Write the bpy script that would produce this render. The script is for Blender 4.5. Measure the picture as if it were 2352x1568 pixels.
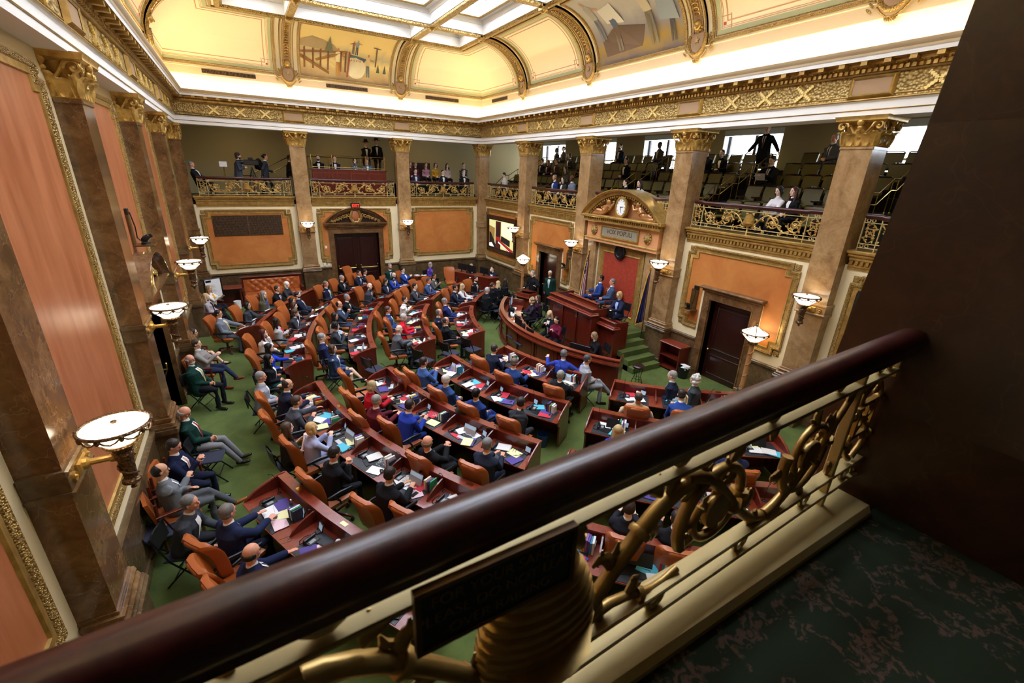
import bpy, bmesh, math, random
from mathutils import Matrix, Vector, noise
pi = math.pi; sin = math.sin; cos = math.cos
SC = bpy.context.scene; COL = SC.collection
for o in list(bpy.data.objects): bpy.data.objects.remove(o)
# ---------------------------------------------------------------- camera
cam_d = bpy.data.cameras.new('camera'); cam = bpy.data.objects.new('camera', cam_d); COL.objects.link(cam)
CR = ((0.8637478, 0.1507370, -0.4808514), (-0.5027178, 0.3237418, -0.8015398), (0.0348500, 0.9340608, 0.3554095))
CP = Vector((1.85530, -24.17632, 6.18899)); CF = 1019.755
_m = Matrix(CR).to_4x4(); _m.translation = CP; cam.matrix_world = _m
cam_d.sensor_width = 36; cam_d.lens = CF / 2352 * 36; cam_d.clip_start = .05; cam_d.clip_end = 200
cam_d.dof.use_dof = True; cam_d.dof.focus_distance = 13; cam_d.dof.aperture_fstop = 3.2
SC.camera = cam
# ---------------------------------------------------------------- world, exposure
wd = bpy.data.worlds.new('world'); SC.world = wd; wd.use_nodes = True
wn = wd.node_tree.nodes['Background']; wn.inputs[0].default_value = (.75, .85, 1, 1); wn.inputs[1].default_value = 2.0
SC.view_settings.view_transform = 'Standard'; SC.view_settings.look = 'None'; SC.view_settings.gamma = 1
SC.view_settings.exposure = 0.0
# strength of the hall's light sources, added gallery fill lights included
L_SKYLIGHT, L_COVE, L_BOWL, L_WINDOW, L_GALLERY = 13.0, 23.0, 6.5, 10.0, 22.0
W, D, BB = 13.92, 23.2, .33      # hall width (x 0..W), depth (y 0..-D), pilaster projection
CX, CY = 15.65, -11.85           # centre of the desk arcs
ROWR = {1: 7.15, 2: 8.97, 3: 10.89, 4: 12.75, 5: 14.59}
ZL = 4.76                        # gallery ledge
# ---------------------------------------------------------------- mesh helper
def V(*a): return Vector(a)
def frame_z(d):
    d = d.normalized(); a = V(0, 0, 1) if abs(d.z) < .95 else V(0, 1, 0)
    x = a.cross(d).normalized(); return x, d.cross(x)
class MB:
    def __init__(s, M=None): s.v = []; s.f = []; s.m = []; s.M = M or Matrix(); s.k = 0
    def add(s, vs, fs, k=None):
        n = len(s.v); M = s.M
        s.v += [M @ Vector(p) for p in vs]; s.f += [tuple(i + n for i in f) for f in fs]
        s.m += [s.k if k is None else k] * len(fs); return s
    def box(s, a, b, k=None, M=None):
        (x0, y0, z0), (x1, y1, z1) = a, b
        vs = [V(x, y, z) for z in (z0, z1) for y in (y0, y1) for x in (x0, x1)]
        if M: vs = [M @ v for v in vs]
        return s.add(vs, [(0, 2, 3, 1), (4, 5, 7, 6), (0, 1, 5, 4), (2, 6, 7, 3), (0, 4, 6, 2), (1, 3, 7, 5)], k)
    def bev(s, a, b, r, k=None):   # box with chamfered edges: three stacked rings
        (x0, y0, z0), (x1, y1, z1) = a, b
        P = lambda i, z: [V(x0 + i, y0 + i, z), V(x1 - i, y0 + i, z), V(x1 - i, y1 - i, z), V(x0 + i, y1 - i, z)]
        rs = [P(r, z0), P(0, z0 + r), P(0, z1 - r), P(r, z1)]
        return s.rings(rs, True, True, k)
    def rings(s, rs, c0=True, c1=True, k=None, closed=True):
        n = len(rs[0]); vs = [p for r in rs for p in r]; fs = []
        for i in range(len(rs) - 1):
            for j in range(n if closed else n - 1):
                q = (j + 1) % n; fs.append((i * n + j, i * n + q, (i + 1) * n + q, (i + 1) * n + j))
        if c0: fs.append(tuple(range(n))[::-1])
        if c1: fs.append(tuple((len(rs) - 1) * n + j for j in range(n)))
        return s.add(vs, fs, k)
    def lathe(s, prof, n=16, o=(0, 0, 0), k=None, caps=True, ax=None, a0=0, a1=2 * pi):
        o = Vector(o); X, Y, Z = (V(1, 0, 0), V(0, 1, 0), V(0, 0, 1))
        if ax: Z = Vector(ax).normalized(); X, Y = frame_z(Z)
        full = abs(a1 - a0 - 2 * pi) < 1e-6; nn = n if full else n + 1
        rs = [[o + Z * z + (X * cos(a0 + (a1 - a0) * j / n) + Y * sin(a0 + (a1 - a0) * j / n)) * max(r, 1e-4) for j in range(nn)] for r, z in prof]
        return s.rings(rs, caps, caps, k, full)
    def cyl(s, a, b, r, n=10, k=None, r2=None):
        a, b = Vector(a), Vector(b); return s.lathe([(r, 0), (r if r2 is None else r2, (b - a).length)], n, a, k, True, b - a)
    def tube(s, path, r, n=6, k=None, closed=False, flat=1.0):
        P = [Vector(p) for p in path]; N = len(P); rs = []; X = None
        for i in range(N):
            a = P[i - 1] if (i > 0 or closed) else P[i]; b = P[(i + 1) % N] if (i < N - 1 or closed) else P[i]
            d = (b - a); d = d.normalized() if d.length > 1e-9 else V(0, 0, 1)
            if X is None: X, Y = frame_z(d)
            else:
                X = X - d * X.dot(d)
                X = X.normalized() if X.length > 1e-6 else frame_z(d)[0]
                Y = d.cross(X)
            rr = r[i] if isinstance(r, (list, tuple)) else r
            rs.append([P[i] + X * cos(2 * pi * j / n) * rr + Y * sin(2 * pi * j / n) * rr * flat for j in range(n)])
        if closed:
            rs.append(rs[0]); return s.rings(rs, False, False, k)
        return s.rings(rs, True, True, k)
    def ell(s, c, r, n=10, m=7, k=None, M=None):
        c = Vector(c); rs = []
        if not hasattr(r, '__len__'): r = (r, r, r)
        for i in range(m + 1):
            t = -pi / 2 + pi * i / m; q = max(cos(t), .01)
            ring = [V(r[0] * q * cos(2 * pi * j / n), r[1] * q * sin(2 * pi * j / n), r[2] * sin(t)) for j in range(n)]
            if M: ring = [M @ p for p in ring]
            rs.append([c + p for p in ring])
        return s.rings(rs, True, True, k)
    def limb(s, P, R, n=10, k=None, X=None):   # tapered elliptic tube with round ends; R entries r or (rx, ry), X the rx axis
        P = [Vector(p) for p in P]; rs = []
        R = [(q, q) if not hasattr(q, '__len__') else q for q in R]
        def ring(c, d, rx, ry):
            if X is None: a, b = frame_z(d)
            else: a = (Vector(X) - d * d.dot(Vector(X))).normalized(); b = d.cross(a)
            return [c + a * cos(2 * pi * j / n) * rx + b * sin(2 * pi * j / n) * ry for j in range(n)]
        N = len(P); D_ = []
        for i in range(N):
            d = (P[min(i + 1, N - 1)] - P[max(i - 1, 0)]); D_.append(d.normalized())
        r0 = min(R[0]); r1 = min(R[-1])
        for t in (.25, .7): rs.append(ring(P[0] - D_[0] * r0 * cos(t * pi / 2), D_[0], R[0][0] * sin(t * pi / 2), R[0][1] * sin(t * pi / 2)))
        for i in range(N): rs.append(ring(P[i], D_[i], *R[i]))
        for t in (.7, .25): rs.append(ring(P[-1] + D_[-1] * r1 * cos(t * pi / 2), D_[-1], R[-1][0] * sin(t * pi / 2), R[-1][1] * sin(t * pi / 2)))
        return s.rings(rs, True, True, k)
    def ring2(s, loops, k=None, cap=False):   # consecutive closed loops of equal length, optional end cap
        return s.rings([[Vector(p) for p in l] for l in loops], False, cap, k)
    def prism(s, poly, h0, h1, k=None, ax='z'):
        f = {'z': lambda p, h: V(p[0], p[1], h), 'y': lambda p, h: V(p[0], h, p[1]), 'x': lambda p, h: V(h, p[0], p[1])}[ax]
        return s.rings([[f(p, h0) for p in poly], [f(p, h1) for p in poly]], True, True, k)
    def mesh(s, name):
        me = bpy.data.meshes.new(name); me.from_pydata([tuple(v) for v in s.v], [], s.f)
        if s.m: me.polygons.foreach_set('material_index', s.m)
        return me
    def build(s, name, mats, par=None, smooth=30, color=None, bev=0, norm=True):
        me = s.mesh(name)
        if norm:
            bm = bmesh.new(); bm.from_mesh(me); bmesh.ops.recalc_face_normals(bm, faces=bm.faces); bm.to_mesh(me); bm.free()
        for m in (mats if isinstance(mats, (list, tuple)) else [mats]): me.materials.append(m)
        if smooth:
            me.polygons.foreach_set('use_smooth', [True] * len(me.polygons))
            if smooth < 180: me.set_sharp_from_angle(angle=math.radians(smooth))
        me.update()
        return link(name, me, par, color)
def link(name, data, par=None, color=None, M=None):
    o = bpy.data.objects.new(name, data); COL.objects.link(o)
    if par: o.parent = par
    if color: o.color = (*color, 1)
    if M is not None: o.matrix_local = M
    return o
LABELS = {}
def tag(o, label, cat, group=None):
    if not group:
        if label in LABELS:
            LABELS[label] += 1; print('DUP LABEL', label)
        LABELS[label] = 1
    o['label'] = label; o['category'] = cat
    if group: o['group'] = group
    return o
def tagu(o, label, cat, group=None):
    tag(o, label, cat); 
    if group: o['group'] = group
    return o
def thing(name, label, cat, loc=(0, 0, 0), rz=0, group=None):
    o = bpy.data.objects.new(name, None); COL.objects.link(o); o.empty_display_size = .1
    o.location = loc; o.rotation_euler = (0, 0, rz); return tagu(o, label, cat, group)
def struct(o): o['kind'] = 'structure'; return o
def dup(root, loc, rz, label, cat=None, group=None, scale=None):
    r = root.copy(); COL.objects.link(r); r.location = loc; r.rotation_euler = (0, 0, rz)
    if scale: r.scale = scale
    for k_ in ('group',):
        if k_ in r: del r[k_]
    tagu(r, label, cat or root['category'], group)
    for ch in list(root.children):
        c = ch.copy(); COL.objects.link(c); c.parent = r
        for g in ch.children:
            d = g.copy(); COL.objects.link(d); d.parent = c
    return r
def fray(px, py): return Matrix(CR) @ V((px - 1176) / CF, -(py - 784) / CF, -1)
def onz(px, py, z=0.):
    d = fray(px, py); return CP + d * ((z - CP.z) / d.z)
def polar(r, deg): a = math.radians(deg); return V(CX + r * cos(a), CY + r * sin(a), 0)
def lin(h):   # '#rrggbb' to linear
    c = [int(h[i:i + 2], 16) / 255 for i in (1, 3, 5)]
    return tuple(x / 12.92 if x < .04045 else ((x + .055) / 1.055) ** 2.4 for x in c)
# ---------------------------------------------------------------- materials
def mat(name, col, rough=.6, metal=0, spec=.5, emit=None, es=0, coat=0, obj=False):
    m = bpy.data.materials.new(name); m.use_nodes = True; nt = m.node_tree; b = nt.nodes['Principled BSDF']
    if isinstance(col, str): col = lin(col)
    b.inputs['Base Color'].default_value = (*col, 1); b.inputs['Roughness'].default_value = rough; b.inputs['Metallic'].default_value = metal
    b.inputs['Specular IOR Level'].default_value = spec
    if coat: b.inputs['Coat Weight'].default_value = coat; b.inputs['Coat Roughness'].default_value = .12
    if emit: b.inputs['Emission Color'].default_value = (*(lin(emit) if isinstance(emit, str) else emit), 1); b.inputs['Emission Strength'].default_value = es
    if obj:
        oi = nt.nodes.new('ShaderNodeObjectInfo'); nt.links.new(oi.outputs['Color'], b.inputs['Base Color'])
    return m
class NT:
    def __init__(s, m): s.nt = m.node_tree; s.b = s.nt.nodes['Principled BSDF']; s.tc = None
    def n(s, t, **kw):
        x = s.nt.nodes.new('ShaderNode' + t)
        for k_, v in kw.items():
            if k_ in x.inputs.keys(): x.inputs[k_].default_value = v
            else: setattr(x, k_, v)
        return x
    def l(s, a, b): s.nt.links.new(a, b)
    def co(s, scale=(1, 1, 1), kind='Object', rot=(0, 0, 0)):
        if not s.tc: s.tc = s.n('TexCoord')
        mp = s.n('Mapping'); mp.inputs['Scale'].default_value = scale; mp.inputs['Rotation'].default_value = rot; s.l(s.tc.outputs[kind], mp.inputs[0]); return mp.outputs[0]
    def noise(s, sc, det=4, rough=.6, dist=0, v=None):
        x = s.n('TexNoise', Scale=sc, Detail=det, Roughness=rough, Distortion=dist)
        s.l(v if v is not None else s.co(), x.inputs['Vector']); return x.outputs[0]
    def ramp(s, fac, stops):
        r = s.n('ValToRGB'); e = r.color_ramp.elements
        while len(e) < len(stops): e.new(.5)
        for i, (p, c) in enumerate(stops):
            e[i].position = p; c = lin(c) if isinstance(c, str) else c; e[i].color = (*c, 1) if len(c) == 3 else c
        s.l(fac, r.inputs[0]); return r.outputs[0]
    def mix(s, f, a, b, mode='MIX'):
        x = s.n('Mix', data_type='RGBA', blend_type=mode)
        for i, q in ((0, f), (6, a), (7, b)):
            if isinstance(q, (int, float)): x.inputs[i].default_value = q
            elif isinstance(q, (tuple, str)): q = lin(q) if isinstance(q, str) else q; x.inputs[i].default_value = (*q, 1)
            else: s.l(q, x.inputs[i])
        return x.outputs[2]
    def math(s, op, a, b=0.):
        x = s.n('Math', operation=op)
        for i, q in ((0, a), (1, b)):
            if isinstance(q, (int, float)): x.inputs[i].default_value = q
            else: s.l(q, x.inputs[i])
        return x.outputs[0]
    def bump(s, h, st=.5, dist=.01):
        x = s.n('Bump', Strength=st, Distance=dist); s.l(h, x.inputs['Height']); s.l(x.outputs[0], s.b.inputs['Normal'])
    def col(s, c): s.l(c, s.b.inputs['Base Color'])
def marble(name, dark, mid, lite, rough=.16, vs=.2):
    m = mat(name, mid, rough); t = NT(m)
    a = t.noise(1.3, 6, .62, 1.2); b = t.noise(7, 5, .7, .8); v = t.n('TexVoronoi', Scale=2.2, feature='DISTANCE_TO_EDGE'); t.l(t.co(), v.inputs['Vector'])
    nv = t.n('TexNoise', Scale=3., Detail=3.); t.l(t.co(), nv.inputs['Vector']); mv = t.n('VectorMath', operation='MULTIPLY_ADD'); t.l(nv.outputs[1], mv.inputs[0]); mv.inputs[1].default_value = (.7, .7, .7); t.l(t.co(), mv.inputs[2]); t.l(mv.outputs[0], v.inputs['Vector'])
    base = t.ramp(t.math('ADD', t.math('MULTIPLY', a, .65), t.math('MULTIPLY', b, .35)), [(.3, dark), (.5, mid), (.72, lite)])
    vein = t.ramp(v.outputs[0], [(0, (1, 1, 1)), (.012, (0, 0, 0))]); t.col(t.mix(t.math('MULTIPLY', vein, vs), base, '#c9ac86')); return m
M = {}
M['marble'] = marble('brown_marble', '#3d2a18', '#6b4c2e', '#93714a')  # left pilasters borrow this darker tone as painted shade
M['marble_light'] = marble('tan_marble', '#6d4f31', '#9b7a52', '#b99a70')
M['marble_dado'] = marble('dado_marble', '#3f2f1e', '#5e4930', '#7d6546', .25)
M['cream'] = mat('cream_plaster', '#ead9ae', .7); M['white'] = mat('white_plaster', '#efede6', .65)
M['coved'] = mat('cove_plaster', '#f8ebc8', .75); M['beige'] = mat('beige_plaster', '#cfb994', .7)
M['tan'] = mat('gallery_wall_plaster', '#b5a77c', .8)
def blotch(name, a, b, sc=3, rough=.6, st=None, bump=0, v=None):
    m = mat(name, a, rough); t = NT(m); n = t.noise(sc, 5, .6, .4, v and t.co(v)); t.col(t.ramp(n, [(.35, a), (.65, b)]))
    if bump: t.bump(t.noise(sc * 12, 3), .4, bump)
    return m
M['orange'] = blotch('orange_scagliola', '#b56a2c', '#c7803c', 1.4); M['terra'] = blotch('terracotta_scagliola', '#a25c36', '#ba744c', 1.5, .35, v=(1, 3, .5))
M['mauve'] = mat('mauve_plaster', '#ab8a66', .7); M['green_pale'] = mat('pale_green_paint', '#b9bd92', .75); M['pink'] = mat('pink_stencil', '#c99a72', .75); M['red_dot'] = mat('red_stencil', '#b4503a', .7)
def gold(name, a, b, rough=.32, sc=0, dist=.01, kind=None):
    m = mat(name, a, rough, .5); t = NT(m)
    if sc:
        x = t.n('TexVoronoi', Scale=float(sc)); t.l(t.co(), x.inputs['Vector']); t.bump(x.outputs[0], 1., dist); t.col(t.ramp(x.outputs[0], [(.1, a), (.75, b)]))  # ramp darkens the relief, painting shade into the carved recesses
    else: t.col(t.ramp(t.noise(6), [(.35, a), (.7, b)]))
    return m
M['gold'] = gold('gilt', '#c2a05a', '#9a773c'); M['gold_orn'] = gold('carved_gilt', '#d6b86e', '#8a682f', .35, 26, .03); M['gold_fine'] = gold('fine_carved_gilt', '#d2b26a', '#7a5826', .35, 60, .012)
M['gold_diaper'] = gold('diapered_gilt', '#d8be7c', '#94753c', .45, 18, .03); M['gold_dark'] = gold('bronze_gilt', '#7a5a2c', '#54391b', .4); M['gold_cap'] = gold('capital_gilt', '#dcb868', '#a67d3a', .36); M['gold_bright'] = mat('bright_gilt', '#ecd38c', .35, .5); M['ribc'] = mat('rib_plaster', '#e2cfa4', .7); M['gold_pale'] = mat('pale_gilt_ledge', '#c2ad74', .5, .25); M['brass'] = mat('polished_brass', '#d6b567', .18, 1)
M['bronze'] = gold('bronze', '#8a6a45', '#4a3420', .35, 40, .01)
def wood(name, a, b, rough=.28, coat=.4, sc=(1, 1, 1)):
    m = mat(name, a, rough, coat=coat); t = NT(m); w = t.noise(5, 6, .65, .6, t.co((3 * sc[0], 3 * sc[1], .5 * sc[2]))); t.col(t.ramp(w, [(.3, a), (.7, b)])); return m
M['wood'] = wood('mahogany', '#4b160d', '#6b2415'); M['wood_top'] = wood('mahogany_top', '#6b2719', '#8a3a24', .3); M['wood_dark'] = wood('dark_mahogany', '#1f0907', '#34100b', .3)
M['rail'] = wood('handrail_mahogany', '#2a0b07', '#4b170f', .36, .25)
M['carpet'] = blotch('green_carpet', '#44521f', '#55632a', 1.6, .95, bump=.004)
M['leather'] = mat('tan_leather', '#aa5a28', .38); _t = NT(M['leather']); _t.bump(_t.noise(60, 3), .25, .003)
M['green_leather'] = mat('olive_seat_leather', '#5b521b', .45)
M['black'] = mat('black_plastic', '#131417', .4); M['steel'] = mat('dark_steel', '#25272b', .35, .6); M['navy_fab'] = mat('navy_seat_fabric', '#23263a', .8)
M['screen'] = mat('screen_lit', '#8fa4b8', .3, emit='#9fb4cc', es=.5); M['grey'] = mat('grey_plastic', '#8d9196', .5); M['alu'] = mat('aluminium', '#c3c6ca', .35, .5)
M['obj'] = mat('painted_paper', '#ffffff', .7, obj=True); M['cloth'] = mat('woven_cloth', '#ffffff', .85, obj=True, spec=.2); _t = NT(M['cloth']); _t.bump(_t.noise(180, 2), .2, .003)
M['skin'] = mat('skin', '#ffffff', .5, obj=True, spec=.35); M['hair'] = mat('hair', '#ffffff', .5, obj=True, spec=.4); _t = NT(M['hair']); _t.bump(_t.noise(60, 3, .6, 0, _t.co((1, 1, .25))), .7, .01)
M['gloss'] = mat('glossy_coloured', '#ffffff', .25, obj=True); M['lip'] = mat('lips', '#8d4a40', .5); M['eye'] = mat('eye_dark', '#1a120d', .2); M['eyew'] = mat('eye_white', '#d8d2c8', .3)
M['shoe'] = mat('polished_shoe', '#ffffff', .22, obj=True); M['glass'] = mat('clear_glass', '#ffffff', .05); _b = M['glass'].node_tree.nodes['Principled BSDF']; _b.inputs['Transmission Weight'].default_value = 1; _b.inputs['IOR'].default_value = 1.1
M['paper'] = mat('white_paper', '#e9e8e6', .75); M['blackhole'] = mat('dark_recess', '#0c0805', .9)  # near-black colour painted in for the shade inside openings
M['bowl'] = mat('lit_alabaster', '#ffffff', .5, emit='#ffe9c4', es=L_BOWL); M['covelamp'] = mat('cove_lamp', '#ffffff', .5, emit='#ffe6b4', es=L_COVE)
M['gallight'] = mat('gallery_light', '#ffffff', .5, emit='#ffe2b0', es=L_GALLERY)
M['skyglass'] = mat('laylight_glass', '#e6eef5', .4, emit='#dfeaff', es=L_SKYLIGHT)
M['red_damask'] = blotch('red_damask', '#933021', '#a8432d', 9, .5)
# ---------------------------------------------------------------- hall
def wallM(side):
    c = {'back': ((1, 0, 0), (0, 0, 1), (0, -1, 0), (0, BB, 0)), 'right': ((0, -1, 0), (0, 0, 1), (-1, 0, 0), (W + BB, 0, 0)),
         'left': ((0, -1, 0), (0, 0, 1), (1, 0, 0), (-BB, 0, 0)), 'near': ((1, 0, 0), (0, 0, 1), (0, 1, 0), (0, -D - BB, 0))}[side]
    return Matrix([[c[j][i] for j in range(4)] for i in range(3)] + [[0, 0, 0, 1]])
WM = {s: wallM(s) for s in ('back', 'right', 'left', 'near')}
def off(poly, d):   # inward offset of an axis-aligned closed polygon given counter-clockwise
    n = len(poly); out = []
    for i in range(n):
        a, b, c = poly[i - 1], poly[i], poly[(i + 1) % n]; s = [0, 0]
        for p, q in ((a, b), (b, c)):
            L = math.hypot(q[0] - p[0], q[1] - p[1]) or 1; s[0] += -(q[1] - p[1]) / L * d; s[1] += (q[0] - p[0]) / L * d
        out.append((b[0] + s[0], b[1] + s[1]))
    return out
def moulding(mb, poly, prof, k=None, cap=False):
    mb.ring2([[(x, y, h) for x, y in off(poly, d)] for d, h in prof], k, cap)
def crossette(u0, v0, u1, v1, n=.2):
    return [(u0 + n, v0), (u1 - n, v0), (u1 - n, v0 + n), (u1, v0 + n), (u1, v1 - n), (u1 - n, v1 - n), (u1 - n, v1), (u0 + n, v1), (u0 + n, v1 - n), (u0, v1 - n), (u0, v0 + n), (u0 + n, v0 + n)]
PANW = {'back': 'on the door wall', 'right': 'on the rostrum wall', 'left': 'on the left wall'}
def panel(side, u0, v0, u1, v1, field, label):
    t = thing('wall_panel', label, 'wall panel', group='framed plaster panels'); n = .2
    P = crossette(u0, v0, u1, v1, n)
    b = MB(WM[side]); moulding(b, P, [(0, .0), (0, .05), (.03, .07), (.08, .045), (.095, .025)])
    for (a, c) in ((u0, v0), (u1 - n, v0), (u1 - n, v1 - n), (u0, v1 - n)):
        b.bev((a + .03, c + .03, .0), (a + n - .02, c + n - .02, .03), .01); b.lathe([(.07, .03), (.05, .05), (.03, .045), (.0, .065)], 12, (a + n / 2, c + n / 2, 0))
    b.build('gilt_moulding', M['gold_fine'], t, 40)
    b = MB(WM[side]); moulding(b, P, [(.095, .025), (.16, .02), (.165, .035), (.19, .035), (.2, .006)]); b.build('inner_border', M['gold'], t)
    b = MB(WM[side]); b.add([(x, y, .006) for x, y in off(P, .19)], [tuple(range(12))]); b.build('plaster_field', M[field], t, 0)
    return t
def quad_holes(mb, u0, v0, u1, v1, holes, h0, h1):   # slab with rectangular openings that start at v0
    x = u0
    for a, b_, c in sorted(holes):
        mb.box((x, v0, h0), (a, v1, h1)); mb.box((a, c, h0), (b_, v1, h1)); x = b_
    mb.box((x, v0, h0), (u1, v1, h1))
HOLES = {'back': [(5.71, 7.96, 2.96)], 'right': [(5.96, 7.45, 2.64), (15.68, 17.08, 2.66)], 'left': [(10.6, 12.7, 2.96)]}
VT = {'back': 4.4, 'right': 4.4, 'left': 11.2}; U1 = {'back': W + BB, 'right': D + 1.2, 'left': D + 1.2}
for s in ('back', 'right', 'left'):
    b = MB(WM[s]); quad_holes(b, -BB, 0, U1[s], VT[s], HOLES[s], -.45, 0); struct(b.build('wall_' + s, M['cream'], None, 0))
    b = MB(WM[s])   # marble dado
    xs = [-BB] + [q for h in HOLES[s] for q in (h[0] - .25, h[1] + .25)] + [U1[s]]
    if s == 'right': xs = [-BB, 5.7, 7.7, 9.3, 13.7, 15.4, 17.33, U1[s]]
    for i in range(0, len(xs), 2):
        b.box((xs[i], 0, 0), (xs[i + 1], 1.24, .05)); b.box((xs[i], 0, .05), (xs[i + 1], .2, .08)); b.bev((xs[i], 1.2, 0), (xs[i + 1], 1.3, .1), .02)
    struct(b.build('baseboard_' + s, M['marble_dado'], None, 0))
# floor and gallery slabs
b = MB(); b.box((-1, -D - 1.2, -.2), (W + 1, 1, 0)); struct(b.build('floor', M['carpet'], None, 0))
CU = {'back': [4.47, 9.4], 'right': [4.47, 9.2, 13.98, 18.7], 'left': [4.47, 9.2, 13.98, 18.7]}
# ---- Corinthian capital, one mesh in local frame (square shaft .65, depth .65, z 0..0.62)
def capital_mesh():
    b = MB(); h = .62; sh = .325
    sq = lambda r, z: [V(-r, -r, z), V(r, -r, z), V(r, r, z), V(-r, r, z)]
    b.rings([sq(sh, 0), sq(sh + .015, .03), sq(sh - .01, .05), sq(sh - .03, .3), sq(sh - .01, .44), sq(sh + .06, .5)], True, True)
    b.rings([sq(sh + .13, .5), sq(sh + .17, .53), sq(sh + .17, .57), sq(sh + .2, .62)], True, True)
    for q in range(4):
        R = Matrix.Rotation(q * pi / 2, 4, 'Z'); s0 = b.M; b.M = R
        for lx, lh, lw in ((-.16, .25, .15), (.16, .25, .15), (0, .33, .14), (-.3, .3, .1), (.3, .3, .1)):   # acanthus leaves
            rs = []
            for i in range(8):
                t = i / 7; z = .03 + lh * min(t * 1.15, 1); y = -sh - .01 - .1 * t ** 2.5 - (.03 if t > .8 else 0); w = lw * (.55 + .5 * sin(pi * min(t * 1.1, 1))) * (1 - .6 * max(0, t - .8) / .2)
                if t > .9: z -= .03
                rs.append([V(lx - w, y + .015, z), V(lx - w * .45, y - .03, z), V(lx, y - .005, z), V(lx + w * .45, y - .03, z), V(lx + w, y + .015, z), V(lx, y + .05, z)])
            b.rings(rs)
        for sx in (-1, 1):   # volute and its stem
            P = [V(sx * (.02 + .2 * t), -sh - .03 - .03 * t, .2 + .05 * sin(t * pi) * 0 + .24 * t ** 1.3) for t in [i / 6 for i in range(7)]]
            b.tube([V(0, -sh - .06, .19)] + P, .026, 6)
            c = V(sx * .35, -sh - .08, .42); sp = [c + V(-sx * cos(a) * (.115 - .0145 * a), -.02, -sin(a) * -(.115 - .0145 * a)) for a in [k * .5 for k in range(14)]]
            b.tube([P[-1]] + sp, [.03] * 5 + [.026] * 10, 6); b.ell(c + V(0, -.02, 0), (.03, .03, .03), 6, 5)
        b.ell((0, -sh - .12, .5), (.075, .06, .085), 10, 6); b.ell((-.06, -sh - .1, .53), (.045, .05, .05), 6, 5); b.ell((.06, -sh - .1, .53), (.045, .05, .05), 6, 5); b.ell((0, -sh - .1, .4), (.06, .04, .05), 8, 5)
        b.M = s0
    me = b.mesh('capital'); bm = bmesh.new(); bm.from_mesh(me); bmesh.ops.recalc_face_normals(bm, faces=bm.faces); bm.to_mesh(me); bm.free(); me.materials.append(M['gold_cap']); me.polygons.foreach_set('use_smooth', [True] * len(me.polygons)); me.set_sharp_from_angle(angle=.9); return me
CAPM = capital_mesh()
def pilaster(side, u, label, mt='marble_light', depth=None, w=.325):
    t = thing('pilaster', label, 'pilaster', group='marble pilasters'); Mw = WM[side]; dp = depth or -.0
    b = MB(Mw); b.box((u - w, 1.5, dp), (u + w, 6.98, BB)); b.bev((u - w - .02, 6.93, dp), (u + w + .02, 6.99, BB + .02), .015); b.build('shaft', M[mt], t, 0)
    b = MB(Mw); g = lambda e, z0, z1, r=.02: b.bev((u - w - e, z0, dp), (u + w + e, z1, BB + e), r)
    g(.11, 0, .2); b.box((u - w - .085, .2, dp), (u + w + .085, 1.16, BB + .085)); g(.13, 1.16, 1.26, .03); g(.105, 1.26, 1.31); b.build('pedestal', M['marble_dado'], t, 0)
    b = MB(Mw); g(.08, 1.31, 1.38, .03); g(.04, 1.38, 1.42); g(.06, 1.42, 1.48, .025); g(.02, 1.48, 1.53, .01); b.build('base_moulding', M[mt], t, 0)
    b = MB(Mw); g(.045, 3.32, 3.39, .02); g(.025, 3.15, 3.33, .005); g(.045, 3.09, 3.15, .02); b.build('band', M['marble_dado' if mt == 'marble' else mt], t, 0)
    o = link('capital', CAPM, t); o.matrix_local = Mw @ Matrix.Translation((u, 6.98, BB - .325)) @ Matrix.Rotation(-pi / 2, 4, 'X')
    return t
def crest(side, u, v):   # gilt plate with two rosettes on a pilaster band
    b = MB(WM[side]); b.bev((u - .13, v - .07, BB + .0), (u + .13, v + .07, BB + .06), .02)
    for s_ in (-1, 1): b.lathe([(.055, 0), (.05, .03), (.025, .02), (0, .045)], 10, (u + s_ * .22, v, BB + .02))
    return b
names_b = ['pilaster on the door wall between the bronze grille panel and the double doors', 'pilaster on the door wall between the double doors and the far right panel']
for i, u in enumerate(CU['back']): pilaster('back', u, 'tan marble ' + names_b[i])
names_r = ['tan marble pilaster right of the wall video screen', 'tan marble pilaster left of the clock pediment, beside the American flag', 'tan marble pilaster right of the clock pediment, beside the blue flag', 'tall tan marble pilaster nearest on the rostrum wall, right of the lit floor lamp']
for i, u in enumerate(CU['right']): pilaster('right', u, names_r[i], 'marble_light', -.33)
names_l = ['dark marble pilaster on the left wall, farthest one before the corner', 'dark marble pilaster on the left wall just beyond the arched doorway', 'dark marble pilaster on the left wall on the near side of the arched doorway', 'nearest dark marble pilaster on the left wall, cut by the photo edge']
for i, u in enumerate(CU['left']): pilaster('left', u, names_l[i], 'marble')  # left wall's shade painted in by using the darker marble
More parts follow.
